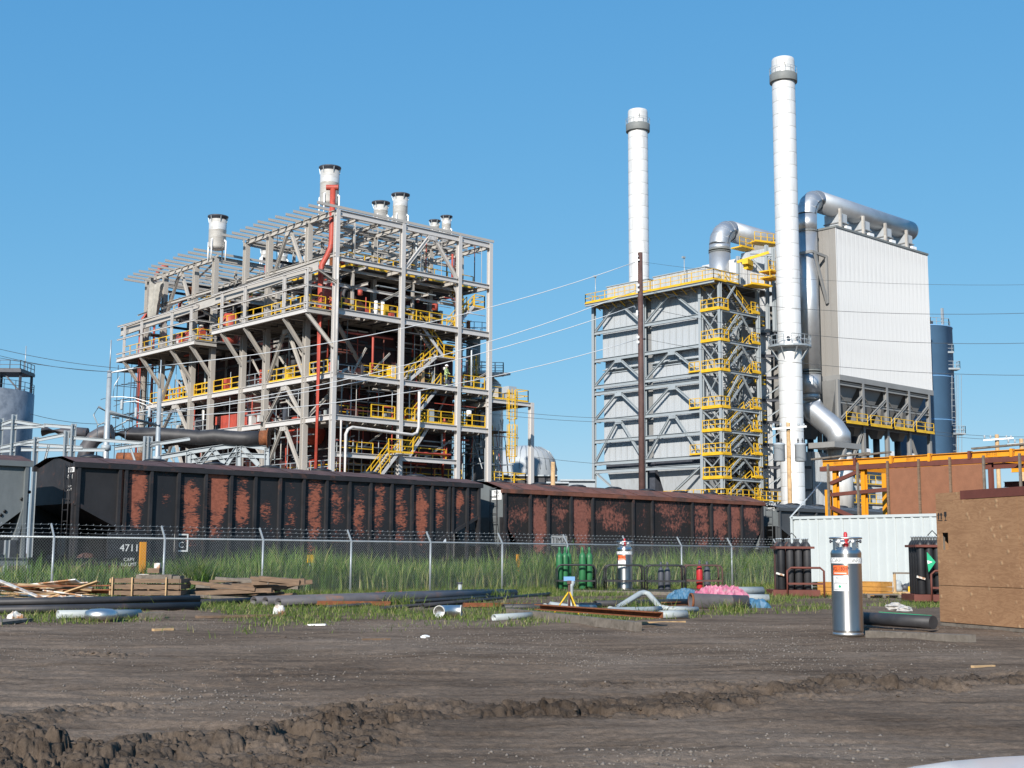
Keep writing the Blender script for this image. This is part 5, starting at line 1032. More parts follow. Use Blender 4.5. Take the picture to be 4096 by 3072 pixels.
b=MB(); pts=[Vector((dX+R,dY,zc-R))+Vector((math.cos(t)*R,0,math.sin(t)*R)) for t in np.linspace(math.pi/2,math.pi,5)]
for a,c in zip(pts,pts[1:]):
    MB().path([a,c],[rt-(rt-r)*pts.index(a)/4,rt-(rt-r)*pts.index(c)/4],36).build('elbow_segment',T['duct'],DU)
MB().path(pts,[(rt-(rt-r)*k/4)*.995 for k in range(5)],36,caps=False).build('elbow_liner',T['duct'],DU)
MB().tube((dX,dY,38.9),(dX,dY,zc-R+.02),r,36).build('drop',T['duct'],DU); MB().tube((dX,dY,22.6),(dX,dY,38.8),r*1.0,36).build('drop',T['duct'],DU)
for z in (38.85,22.5,22.2): MB().lathe((dX,dY,z-.08),[(r*.98,0),(r*1.06,.0),(r*1.06,.14),(r*.98,.14)],32).build('flange',T['ring'],DU)
MB().tube((dX,dY,19.9),(dX,dY,22.1),r*1.0,36).build('drop',T['duct'],DU); MB().tube((dX,dY,19.2),(dX,dY,19.95),r*.86,32).build('drop_neck',T['duct'],DU)
yl=81.2; MB().path([(dX,dY,19.4),(dX,dY,18.6),(dX,dY-.35,17.7),(dX,yl+.55,15.6),(dX,yl,14.8),(dX,yl,13.9)],[r*.95,r*1.1,r*1.16,r*1.16,r*1.16,r*1.16],32).build('offset_leg',T['duct'],DU)
MB().tube((dX,yl,6),(dX,yl,13.4),r*1.22,32).build('lower_drop',T['stack'],DU); MB().box((dX-3.5,yl-1.7,13.3),(dX+1.7,yl+1.7,13.9)).build('support_frame',hm,DU)
MB().bar((dX-1.3,yl-1.6,13.2),(dX-2.8,yl-1.6,10.6),.25,.3).build('support_brace',hm,DU)
for a,c in (((dX-1.3,dY-1.4,36.1),(X1,dY-1.4,35.9)),((dX-1.3,dY-1.4,36.1),(dX-1.3,dY+1.4,36.1)),((dX-1.3,dY+1.4,36.1),(X1,dY+1.4,36.1)),((X1-.2,dY-1.5,35.9),(X1-.2,dY-1.5,30.4)),((dX-.8,dY-1.45,36),(X1-.2,dY-1.45,30.4))): MB().bar(a,c,.24,.3).build('wall_bracket',hm,DU)
for k in range(4):
    x=128.6+k*4.9
    MB().bar((x,dY-1.3,ZTp),(x,dY-1.3,zc-.6),.3,.3,(1,0,0)).build('saddle_post',T['frame'],DU); MB().box((x+.3,dY-1.0,ZTp+.2),(x+1.9,dY+1.1,zc-1.0)).build('outlet_box',T['clad'],DU); MB().box((x+1.0,dY-1.5,ZTp+.25),(x+2.0,dY-1.15,ZTp+1.2)).build('damper_box',T['white'],DU)
    for z in (ZTp+1.1,ZTp+1.5): MB().box((x+.2,dY-1.2,z),(x+2.0,dY+1.2,z+.12)).build('outlet_flange',hm,DU)
# flue duct rising from the boiler roof
d1=pix(2879,1030,D=150); F1=thing('flue_duct',(d1.x,d1.y,0),'silver duct rising from the boiler building roof and bending right behind the chimney','duct'); r1=1.26; R1=2.1; z1=pix(2879,872,D=150).z-r1-.0
MB().tube((d1.x,d1.y,30),(d1.x,d1.y,37.3),r1,36).build('riser',T['duct'],F1); MB().tube((d1.x,d1.y,37.5),(d1.x,d1.y,z1-R1+.02),r1,36).build('riser',T['duct'],F1)
for z in (37.25,37.5): MB().lathe((d1.x,d1.y,z),[(r1*.98,0),(r1*1.05,0),(r1*1.05,.12),(r1*.98,.12)],32).build('flange',T['ring'],F1)
pts=[Vector((d1.x+R1,d1.y,z1-R1))+Vector((math.cos(t)*R1,0,math.sin(t)*R1)) for t in np.linspace(math.pi/2,math.pi,5)]
for a,c in zip(pts,pts[1:]): MB().path([a,c],r1,36).build('elbow_segment',T['duct'],F1)
MB().path(pts,r1*.995,36,caps=False).build('elbow_liner',T['duct'],F1)
MB().tube((d1.x+R1,d1.y,z1),(d1.x+22,d1.y,z1),r1,36).build('roof_run',T['duct'],F1)
# ---------------------------------------------------------------- silos
bc=pix(3693,1500,D=178); bs=thing('blue_silo',(bc.x,bc.y,0),'tall blue silo with caged ladder and platforms behind the bag house','silo'); rb=118*178/F_PX; zb=pix(3760,1322,D=178).z
MB().lathe((bc.x,bc.y,0),[(rb,0),(rb,zb),(rb*1.015,zb),(rb*1.015,zb+.15),(.1,zb+.9)],48).build('shell',T['bluesilo'],bs)
for z in (8,14,20,26): MB().lathe((bc.x,bc.y,z),[(rb*1.001,0),(rb*1.008,.06),(rb*1.001,.12)],48).build('seam',T['bluesilo'],bs)
def silo_platform(px,py,w,name='platform'):
    q=pix(px,py,D=175.5); MB().obox((q.x,q.y,q.z),(w,1.5,.2),yaw=HEAD-math.pi/2).build(name,T['galv'],bs); u=_r0*(w/2); f=_f0*.7
    guardrail(bs,[q-u+f,q-u-f,q+u-f,q+u+f],T['galv'],sp=.9,r=.03); MB().bar(q-u,q-u*.4-Vector((0,0,1.8)),.1,.1).bar(q-u*.4-Vector((0,0,1.8)),q-u,.1,.1).build('platform_strut',T['galv'],bs)
silo_platform(3778,1412,2.1); silo_platform(3807,1478,1.8); silo_platform(3830,1737,1.7)
lx=[(3816,1500,1740),(3818,1740,1850)]
for px_,ya,yb in lx:
    a=pix(px_,yb,D=175);c=pix(px_,ya,D=175)
    for o in (-.28,.28): MB().bar(a+_r0*o,c+_r0*o,.08,.08,(1,0,0)).build('ladder_stile',T['galv'],bs)
    for k in range(int((c.z-a.z)/.8)): MB().bar(a-_r0*.28+Vector((0,0,k*.8)),a+_r0*.28+Vector((0,0,k*.8)),.05,.05).build('ladder_rung',T['galv'],bs)
    for o in (.55,1.0): MB().bar(a+_r0*o,c+_r0*o,.05,.05,(1,0,0)).build('cage_strap',T['galv'],bs)
q=pix(3772,1330,D=175); guardrail(bs,[Vector((bc.x,bc.y,zb+.1))-_r0*rb*.98-_f0*.5,Vector((bc.x,bc.y,zb+.1))-_f0*rb*.95,Vector((bc.x,bc.y,zb+.1))+_r0*rb*.7-_f0*rb*.7,Vector((bc.x,bc.y,zb+.1))+_r0*rb*.98],T['galv'],sp=1.2); MB().bar(q,q+Vector((0,0,3.4)),.3,.3,(1,0,0)).build('davit_post',T['galv'],bs)
p=pix(3716,1295,D=176); MB().box((p.x-.4,p.y-.4,p.z-1.8),(p.x+.4,p.y+.4,p.z+.4)).bar((p.x,p.y,p.z-.4),(p.x+2.2,p.y-1.6,p.z-1.2),.2,.25).build('roof_fan',T['darkmetal'],bs)
sc_=pix(-95,1600,D=150); gs=thing('grey_silo',(sc_.x,sc_.y,0),'weathered grey silo with a railed frame on top at the left edge','silo'); rg=219*150/F_PX; zg=pix(60,1572,D=150).z
MB().lathe((sc_.x,sc_.y,0),[(rg,0),(rg,zg),(rg*.98,zg+.1),(.1,zg+.8)],48).build('shell',T['greysilo'],gs)
n=26; b=MB()
for k in range(n):
    a0,a1=2*math.pi*k/n,2*math.pi*(k+1)/n; q=Vector((sc_.x+rg*.99*math.cos(a0),sc_.y+rg*.99*math.sin(a0),zg)); q1=Vector((sc_.x+rg*.99*math.cos(a1),sc_.y+rg*.99*math.sin(a1),zg)); b.bar(q,q+Vector((0,0,1.1)),.06,.06,(1,0,0))
    for h in (1.1,.55): b.bar(q+Vector((0,0,h)),q1+Vector((0,0,h)),.05,.05)
b.build('rim_guardrail',T['darkmetal'],gs)
zt=zg+2.2; c0=Vector((sc_.x,sc_.y,0)); A_=c0+_r0*5.6-_f0*1.5; B_=c0-_r0*2-_f0*1.5
for q in (c0+_r0*5.6-_f0*1.5,c0+_r0*2.0-_f0*1.5,c0+_r0*5.6+_f0*2,c0+_r0*2+_f0*2): MB().bar(q+Vector((0,0,zg)),q+Vector((0,0,zt)),.25,.25,(1,0,0)).build('frame_post',T['darkmetal'],gs)
for a,c in ((c0+_r0*5.6-_f0*1.5+Vector((0,0,zg)),c0+_r0*3.6-_f0*1.5+Vector((0,0,zt))),(c0+_r0*2.0-_f0*1.5+Vector((0,0,zg)),c0+_r0*3.4-_f0*1.5+Vector((0,0,zt)))): MB().bar(a,c,.16,.16).build('frame_brace',T['darkmetal'],gs)
MB().obox(c0+_r0*2.2+Vector((0,0,zt+.15)),(7.4,4.5,.35),yaw=HEAD-math.pi/2).build('frame_deck',T['darkmetal'],gs)
guardrail(gs,[c0-_r0*1.5-_f0*2.2+Vector((0,0,zt+.3)),c0+_r0*5.8-_f0*2.2+Vector((0,0,zt+.3)),c0+_r0*5.8+_f0*2.2+Vector((0,0,zt+.3))],T['darkmetal'],sp=1.2); MB().tube(c0+_r0*5.5+Vector((0,0,zt)),c0+_r0*5.5+Vector((0,0,zt+3.4)),.05,6).build('mast',T['galv'],gs)
# ---------------------------------------------------------------- poles and wires
mp=pix(2568,1960,D=70); zt=pix(2551,1011,D=70).z; MP=thing('steel_monopole',(mp.x,mp.y,0),'dark brown steel power pole in front of the clad boiler building','utility pole')
MB().tube((mp.x,mp.y,0),(mp.x,mp.y,zt),.2,20,.135).build('shaft',T['brownsteel'],MP)
dn=-_f0
for yy in (1140,1160,1348,1368):
    q=pix(2552,yy,D=69.8); o=q; MB().obox(o,(.13,.03,.13),yaw=HEAD-math.pi/2).build('bolt_plate',T['white'],MP)
q=pix(2551,1025,D=69.82); MB().lathe(q-Vector((0,0,.05)),[(.02,0),(.07,.04),(.02,.09)],8).build('pole_cap_bracket',T['white'],MP); q=pix(2550,1040,D=69.8); MB().obox(q,(.22,.06,.07),yaw=HEAD-math.pi/2).build('clamp',T['white'],MP)
q=pix(2548,1252,D=69.75); MB().obox(q,(.1,.05,.28),yaw=HEAD-math.pi/2,roll=0).build('bolt_plate',T['white'],MP)
q0=pix(2536,1226,D=69.9);q1=pix(2552,1248,D=69.8); MB().path([q0,q1],.06,8).build('insulator',T['insul'],MP)
q0=pix(2566,1356,D=69.9);q1=pix(2580,1356,D=70); MB().path([q0,q1],.06,8).build('insulator',T['darkmetal'],MP)
def wire(a,c,sag,r,label,m='wire',n=14):
    pts=[a.lerp(c,k/n)-Vector((0,0,sag*4*(k/n)*(1-k/n))) for k in range(n+1)]
    return MB().path(pts,r,5).build('power_line',T[m],None,label=label,cat='power line',group='overhead wires across the plant')
s1=pix(439,1483,D=60); s2=pix(640,1560,D=60)
wire(pix(535,1473,D=60),pix(2551,1045,D=70),.9,.02,'top overhead wire from the substation pole to the brown pole top')
wire(pix(552,1660,D=61),pix(2546,1160,D=70),.9,.02,'upper of the two close wires rising to the brown pole')
wire(pix(560,1662,D=61.5),pix(2538,1224,D=70),.8,.02,'lower of the two close wires rising to the brown pole')
wire(pix(640,1668,D=60),pix(2545,1359,D=70),.8,.02,'lowest bright wire rising to the brown pole')
wire(pix(2560,1160,D=70),pix(4300,1245,D=60),.6,.012,'thin wire running right from the brown pole above the bag house middle','wiredark')
wire(pix(2562,1226,D=70),pix(4300,1365,D=60),.8,.012,'thin wire right of the brown pole under the higher one','wiredark')
wire(pix(2580,1356,D=70),pix(4300,1500,D=60),.6,.012,'lowest thin wire right of the brown pole','wiredark')
wire(pix(2551,1045,D=70),pix(4300,1135,D=60),.5,.008,'faint top wire right of the brown pole','wiredark')
for k,(a,c,l) in enumerate((((-20,1392),(550,1478),'dark wire over the grey silo, highest of three'),((-20,1418),(440,1487),'dark wire over the grey silo, middle of three'),((-20,1428),(560,1492),'dark wire over the grey silo, lowest of three'),((120,1655),(440,1695),'short dark wire right of the grey silo'))): wire(pix(*a,D=58),pix(*c,D=60),.15,.012,l,'wiredark')
for k,(a,c,l) in enumerate((((1960,1636),(2600,1675),'dark wire low between the two boilers'),((1960,1655),(2620,1690),'dark wire just below another between the two boilers'),((2150,1830),(2800,1870),'thin dark wire near the train roofs between the boilers'),((3705,1722),(4200,1745),'dark wire behind the orange frame top'),((3705,1735),(4200,1757),'dark wire just below another behind the orange frame'))): wire(pix(*a,D=95),pix(*c,D=95),.2,.015,l,'wiredark')
# wooden poles
def wood_pole(px,pyb,pyt,D,label,r=.15,trans=False,arm=True):
    b=pix(px,pyb,D=D); t=pix(px-4,pyt,D=D); s=thing('wooden_pole',(b.x,b.y,0),label,'utility pole'); MB().tube((b.x,b.y,0),(b.x,b.y,t.z),r,12,r*.75).build('shaft',T['woodlight'],s)
    if arm:
        z=t.z-.35; ar=_r0*1.0; c=Vector((b.x,b.y,z))-_f0*(r+.06); MB().bar(c-ar-Vector((0,0,.06)),c+ar+Vector((0,0,.1)),.09,.11).build('crossarm',T['white'],s)
        for k in (-.9,-.5,.55,.85): q=c+ar*k; MB().lathe(q+Vector((0,0,.06)),[(.02,0),(.06,.04),(.05,.1),(.07,.14),(.04,.22)],8).build('insulator',T['insul'],s)
    if trans:
        for sd in (-1,1):
            q=Vector((b.x,b.y,t.z-1.75))+_r0*(.62*sd)-_f0*.25; MB().lathe(q-Vector((0,0,.55)),[(.28,0),(.33,.03),(.33,.95),(.36,.97),(.3,1.05),(.05,1.1)],18).build('transformer',T['tank'],s)
            for o in (-.13,.13): MB().lathe(q+_r0*o+Vector((0,0,.5)),[(.03,0),(.06,.05),(.03,.1),(.06,.15),(.02,.3)],8).build('bushing',T['darkeq'],s)
    return s
wood_pole(3160,1990,1690,75,'wooden pole with two pale transformers in front of the near chimney',.16,True)
wood_pole(3994,1900,1738,85,'wooden pole with a white crossarm behind the orange frame',.17); wood_pole(4092,1900,1755,80,'wooden pole at the right edge behind the orange frame',.17)
wood_pole(2212,1950,1848,90,'short orange wooden pole stub beside the low grey roof',.2,False,False)
# ---------------------------------------------------------------- substation and pipe bridge on the left
def taper(px,pyt,pxb,D,rb,rt,label,rod=None):
    t=pix(px,pyt,D=D); s=thing('substation_pole',(t.x,t.y,0),label,'pole'); MB().tube((t.x,t.y,0),(t.x,t.y,t.z),rb,16,rt).build('shaft',T['galv'],s)
    if rod: q=pix(px+8,rod,D=D); MB().tube((t.x,t.y,t.z),(t.x,t.y,q.z),.03,6).build('lightning_rod',T['galv'],s); 
    if rod and rod<1400: q=pix(535,1473,D=D); MB().tube((t.x,t.y,t.z-.1),q,.04,8).build('line_insulator',T['white'],s)
    MB().lathe((t.x,t.y,t.z*.62),[(rb,0),(rb+.03,0),(rb+.03,.25),(rb,.25)],12).build('collar',T['bluegrey'],s)
    return s
taper(439,1483,420,60,.19,.11,'tall galvanised tapered pole topped by a lightning rod',1360); taper(640,1555,635,60,.17,.09,'shorter galvanised tapered pole beside the black pipes',1440)
SW=thing('disconnect_switch',pix(520,1680,D=60),'open high voltage disconnect switch arms between the two galvanised poles','switch gear')
def bar_px(par,name,l,r,m,D=60,n=6): return MB().path([pix(x,y,D=D) for x,y in l],r,n).build(name,T[m],par)
bar_px(SW,'switch_beam',[(440,1650),(640,1705)],.12,'bluegrey'); bar_px(SW,'switch_beam',[(396,1628),(440,1655)],.07,'bluegrey')
for l in ([(396,1625),(374,1660),(392,1700),(440,1680)],[(452,1715),(495,1690),(530,1670)],[(503,1725),(550,1695),(585,1690)],[(503,1725),(490,1700)],[(512,1660),(560,1648),(640,1632)],[(585,1672),(640,1655),(690,1650)],[(620,1690),(680,1680)],[(390,1700),(386,1830)],[(503,1725),(495,1835)]): bar_px(SW,'switch_arm',l,.035,'galv')
for x,y in ((450,1668),(505,1680),(560,1695)): bar_px(SW,'contact',[(x,y),(x+26,y+5)],.06,'white')
for x,y0,y1 in ((486,1595,1640),(543,1608,1670),(597,1625,1670)): c=pix(x,y1,D=60); MB().lathe(c,[(.03,0)]+[(q,.05+.07*k+dz_) for k in range(6) for q,dz_ in ((.09,0),(.05,.03))]+[(.03,.5)],10).build('post_insulator',T['insul'],SW)
for l in ([(403,1598),(440,1588),(487,1587),(540,1592),(600,1610),(640,1640)],[(455,1625),(500,1608),(543,1604),(580,1618),(625,1652)],[(452,1590),(458,1540),(480,1505)],[(543,1605),(565,1625),(575,1660)]): bar_px(SW,'jumper_wire',l,.018,'wire')
RK=thing('galvanised_rack',pix(250,1800,D=58),'galvanised steel beam rack behind the first hopper cars','pipe rack')
def rk(l,w,h,nm='beam',D=58): a=pix(*l[0],D=D); c=pix(*l[1],D=D); return member(RK,nm,a,c,w*.7,h*.75,T['bluegrey'])
for x,yt in ((58,1658),(145,1748),(267,1722),(585,1745),(600,1745),(295,1695),(5,1672)): a=pix(x,yt,D=58); member(RK,'post',(a.x,a.y,0),a,.18,.2,T['galv'],(1,0,0))
for l in (((0,1790),(262,1738)),((280,1750),(600,1775)),((60,1685),(180,1705)),((175,1700),(300,1710)),((0,1700),(58,1680)),((0,1712),(170,1705)),((85,1798),(420,1800)),((80,1775),(330,1790)),((460,1795),(640,1770)),((0,1805),(60,1800)),((600,1780),(760,1755))): rk(l,.14,.2)
for l in (((195,1780),(165,1900)),((520,1785),(545,1860))): rk(l,.12,.12,'brace')
PB=thing('pipe_bridge',pix(880,1800,D=72),'blue grey truss bridge carrying the black pipes','pipe bridge')
def pb(l,w=.22,h=.26,D=72,D2=None): return member(PB,'truss_member',pix(*l[0],D=D),pix(*l[1],D=D2 or D),w,h,T['bluegrey'])
for l in (((752,1808),(960,1778)),((760,1845),(960,1815)),((960,1775),(1075,1795)),((955,1870),(955,1780)),((1068,1880),(1068,1790)),((755,1880),(755,1808)),((765,1815),(800,1855)),((800,1855),(850,1795)),((850,1795),(905,1860)),((905,1860),(950,1790)),((965,1785),(1035,1860)),((960,1820),(1065,1825)),((640,1830),(755,1810))): pb(l)
for x in (755,955,1068): a=pix(x,1870,D=72); member(PB,'truss_leg',(a.x,a.y,0),a,.3,.3,T['bluegrey'],(1,0,0))
def bigpipe(l,r,D,label,m='blackpipe',n=20): return MB().path([pix(x,y,D=(D+ (k*.0))) for k,(x,y) in enumerate(l)],r,n).build('large_pipe',T[m],None,label=label,cat='pipe')
bp=[pix(x,y,D=72) for x,y in ((420,1735),(520,1738),(640,1740),(740,1746),(800,1752),(860,1746),(920,1752),(980,1756),(1040,1752))]
MB().path(bp,.42,24).build('large_pipe',T['blackpipe'],None,label='thick black pipe with a shallow offset lying on the truss bridge',cat='pipe')
a=pix(1040,1752,D=72); c=pix(1076,1752,D=72); fo=MB().tube(a,c,.42,24,.46); fo.tube(c-(c-a)*.15,c,.56,24); fo.build('pipe_flange_end',T['rust'],None,label='rusty flange on the open end of the thick black pipe',cat='flange')
MB().path([pix(x,y,D=73.5) for x,y in ((660,1772),(760,1778),(860,1776),(915,1774))],.3,18).build('large_pipe',T['blackpipe'],None,label='shorter black pipe end tucked under the thick pipe',cat='pipe')
MB().path([pix(x,y,D=66) for x,y in ((172,1722),(260,1728),(350,1735))],.3,18).build('large_pipe',T['mill'],None,label='open ended grey brown pipe pointing left above the rack',cat='pipe')
MB().path([pix(x,y,D=66) for x,y in ((338,1900),(340,1830),(350,1790),(375,1755),(410,1735),(450,1728))],.4,20).build('large_pipe',T['rust'] if False else T['mill'],None,label='brown elbow pipe rising from behind the 4711 car',cat='pipe')
MB().tube(pix(470,1835,D=70),pix(590,1835,D=70),.34,18).build('large_pipe',T['rust'],None,label='short rusty pipe low behind the galvanised poles',cat='pipe')
# ================================================================ the yard
random.seed(21)
GP=gpt
# ---------------------------------------------------------------- liquid argon dewar
def arc_patch(c,r,a0,a1,z0,z1,n=10):
    v=[];b=MB()
    for k in range(n+1): a=a0+(a1-a0)*k/n; v+=[(c.x+r*math.cos(a),c.y+r*math.sin(a),z0),(c.x+r*math.cos(a),c.y+r*math.sin(a),z1)]
    b.quadset(v,[(2*k,2*k+2,2*k+3,2*k+1) for k in range(n)],True); return b
def dewar(c,label,group=None):
    s=thing('gas_dewar',c,label,'gas cylinder',group); r=.262; z=c.z; ac=math.atan2(-c.y,-c.x)
    MB().lathe(c,[(.2,.0),(.252,.01),(.262,.03),(.262,.055),(.24,.075)],40).build('foot_ring',T['stainless'],s)
    MB().lathe(c,[(.245,.07),(r,.085),(r,.11),(r,1.37),(r*1.008,1.375),(r*1.008,1.395),(r*.985,1.41),(r*.93,1.44),(r*.72,1.475),(r*.3,1.5),(.02,1.505)],48).build('shell',T['brushed'],s)
    b=MB(); n=36; pts=[(c.x+.268*math.cos(2*math.pi*k/n),c.y+.268*math.sin(2*math.pi*k/n),z+1.645) for k in range(n)]; b.path(pts+[pts[0],pts[1]],.017,8,False).build('handling_ring',T['stainless'],s)
    for k in range(4): a=ac+.62+k*math.pi/2; q=Vector((c.x+.235*math.cos(a),c.y+.235*math.sin(a),z+1.42)); MB().bar(q,q+Vector((0,0,.22)),.07,.012,(math.cos(a),math.sin(a),0)).build('ring_post',T['stainless'],s)
    MB().lathe(c+Vector((0,0,1.5)),[(.03,0),(.06,.01),(.06,.06),(.03,.08),(.055,.1),(.06,.15),(.03,.17),(.035,.21),(.02,.25),(.01,.25)],12).build('valve_body',T['red'],s)
    for k,(a,rr,m) in enumerate(((.5,.12,'stainless'),(-.5,.12,'stainless'),(1.3,.13,'darkmetal'),(-1.5,.13,'stainless'),(2.6,.12,'darkmetal'))):
        a+=ac; q=c+Vector((rr*math.cos(a),rr*math.sin(a),1.49)); MB().path([q,q+Vector((0,0,.07)),q+Vector((.04*math.cos(a),.04*math.sin(a),.1)),q+Vector((.11*math.cos(a),.11*math.sin(a),.1))],.012,8).build('valve_pipe',T[m],s); MB().lathe(q+Vector((.11*math.cos(a),.11*math.sin(a),.1)),[(.01,0),(.03,.005),(.03,.03),(.01,.035)],10,axis=(math.cos(a),math.sin(a),0)).build('valve_knob',T['white'] if k<2 else T['darkmetal'],s)
    a=ac-.35; q=c+Vector((.14*math.cos(a),.14*math.sin(a),1.58)); MB().lathe(q,[(.04,0),(.045,.01),(.045,.03),(.03,.035)],14,axis=(math.cos(a),math.sin(a),.2)).build('gauge',T['white'],s)
    rb=r+.004; arc_patch(c,rb,ac-1.75,ac+1.75,z+1.22,z+1.315,30).build('brand_band',T['white'],s)
    for da in (-1.15,0.0,1.15): q=c+Vector((r*math.cos(ac+da),r*math.sin(ac+da),1.268)); text('ARGON',s,q,(1,0,0),.07,T['inkgrey'],bend=(c,rb+.002),sx=1.15)
    al=ac-.42; arc_patch(c,rb,al-.55,al+.52,z+1.03,z+1.185).build('orange_label',T['label_orange'],s); q=c+Vector((r*math.cos(al),r*math.sin(al),1.125)); text('VGL-180HP',s,q,(1,0,0),.066,T['ink'],bend=(c,rb+.002),sx=.68); arc_patch(c,rb+.0015,al-.45,al+.42,z+1.05,z+1.062).build('label_stripe',T['white'],s)
    arc_patch(c,rb,al-.56,al+.53,z+.76,z+1.015).build('white_label',T['white'],s); q=c+Vector((r*math.cos(al),r*math.sin(al),.975)); text('ARGON',s,q,(1,0,0),.03,T['ink'],bend=(c,rb+.002),sx=1.1)
    for z0,z1 in ((.925,.93),(.905,.91)): arc_patch(c,rb+.0015,al-.42,al+.4,z+z0,z+z1).build('label_rule',T['ink'],s)
    for aa,bb,z0,z1 in ((-.48,.45,.885,.893),(-.48,.45,.775,.783),(-.48,-.455,.783,.885),(.425,.45,.783,.885)): arc_patch(c,rb+.0015,al+aa,al+bb,z+z0,z+z1).build('label_frame',T['ink'],s)
    b=MB(); q=c+Vector(((rb+.003)*math.cos(al-.03),(rb+.003)*math.sin(al-.03),.835)); t=Vector((-math.sin(al),math.cos(al),0))*.028; b.quadset([q-t,q-Vector((0,0,.032)),q+t,q+Vector((0,0,.032))],[(0,1,2,3)]).build('hazard_diamond',T['label_green'],s)
    return s
c=GP(3393,2539)*1.009; c.z=H(c.x,c.y)-.01; dw=dewar(c,'stainless argon dewar standing alone on the gravel before the plywood crate')
dw.scale=(1.03,1.03,1.055)
c2_=Vector((32.35,29.75,.2)); dewar(c2_,'stainless dewar with white labels standing in a black cradle by the fence')
# ---------------------------------------------------------------- loose gas cylinders and cradles
def cyl_mesh(name,m,r,h,cap=True):
    b=MB(); b.lathe((0,0,0),[(r*.9,0),(r,.03),(r,h-.16),(r*.93,h-.1),(r*.7,h-.04),(r*.42,h),(r*.36,h+.02)],18); return b.mesh(name,m)
cm={}
def cylinder(c,col,r,h,label,group):
    s=thing('gas_bottle',c,label,'gas cylinder',group); k=(col,r,h)
    if k not in cm: cm[k]=(cyl_mesh('body',T[col],r,h),MB().lathe((0,0,h),[(r*.36,0),(r*.4,.02),(r*.4,.12),(r*.28,.18),(.01,.2)],12).mesh('valve_cap',T[col] if col=='green' else T['darkmetal']))
    inst(cm[k][0],'body',s,Matrix.Translation(c)); inst(cm[k][1],'valve_cap',s,Matrix.Translation(c)); return s
def cradle(c,label,col='black',w=1.28,h=.92,d=.85,yaw=None):
    s=thing('bottle_cradle',c,label,'cylinder rack','lifting cradles for gas cylinders along the fence'); u=_r0; f=_f0; m=T[col]
    for nm,o in (('front_hoop',-d/2),('back_hoop',d/2)):
        q=c+f*o; b=MB(); z=Vector((0,0,1)); pts=[q-u*w/2,q-u*w/2+z*(h-.14),q-u*(w/2-.05)+z*(h-.04),q-u*(w/2-.14)+z*h,q+u*(w/2-.14)+z*h,q+u*(w/2-.05)+z*(h-.04),q+u*w/2+z*(h-.14),q+u*w/2]; b.path(pts,.032,8); b.build(nm,m,s)
        MB().bar(q-u*w/2+z*.4,q+u*w/2+z*.4,.05,.06).build('mid_rail',m,s)
    for sd in (-1,1): MB().bar(c+u*(w/2*sd)-f*d/2+Vector((0,0,.4)),c+u*(w/2*sd)+f*d/2+Vector((0,0,.4)),.05,.06).build('side_rail',m,s)
    MB().obox(c+Vector((0,0,.06)),(w+.06,d+.06,.12),yaw=HEAD-math.pi/2).build('base_tray',m,s); return s
rg=[pix(2303,2355,D=43.5),pix(2497,2355,D=43.8),pix(2660,2358,D=43.6),pix(2808,2355,D=44.8)]
for q,l,cc in zip(rg,('black steel cradle holding the green bottles','black steel cradle holding the labelled dewar','black steel cradle holding two short dark bottles','rusty thin cradle holding a red bottle'),('black','black','black','brownsteel')): q.z=.14; cradle(q,l,cc)
c2n=rg[1]-_r0*.28; 
for k,(du,df) in enumerate(((-.55,-.15),(-.36,.0),(-.24,.22),(.22,-.1),(.46,.1))): q=rg[0]+_r0*du+_f0*df; q.z=.26; cylinder(q,'green',.115,1.2,'tall green gas bottle standing in the black cradle','green bottles in the cradle')
for k,du in enumerate((-.13,.08)): q=rg[2]+_r0*du-_f0*.05*k; q.z=.26; cylinder(q,'darkmetal',.105,.72,'short dark grey gas bottle in a black cradle','short dark bottles in the cradle')
q=rg[3]-_r0*.1-_f0*.15; q.z=.26; cylinder(q,'red',.11,.78,'short red gas bottle in the rusty cradle',None); q=rg[3]+_r0*.18; q.z=.26; cylinder(q,'darkmetal',.12,.74,'dark bottle beside the red gas bottle',None)
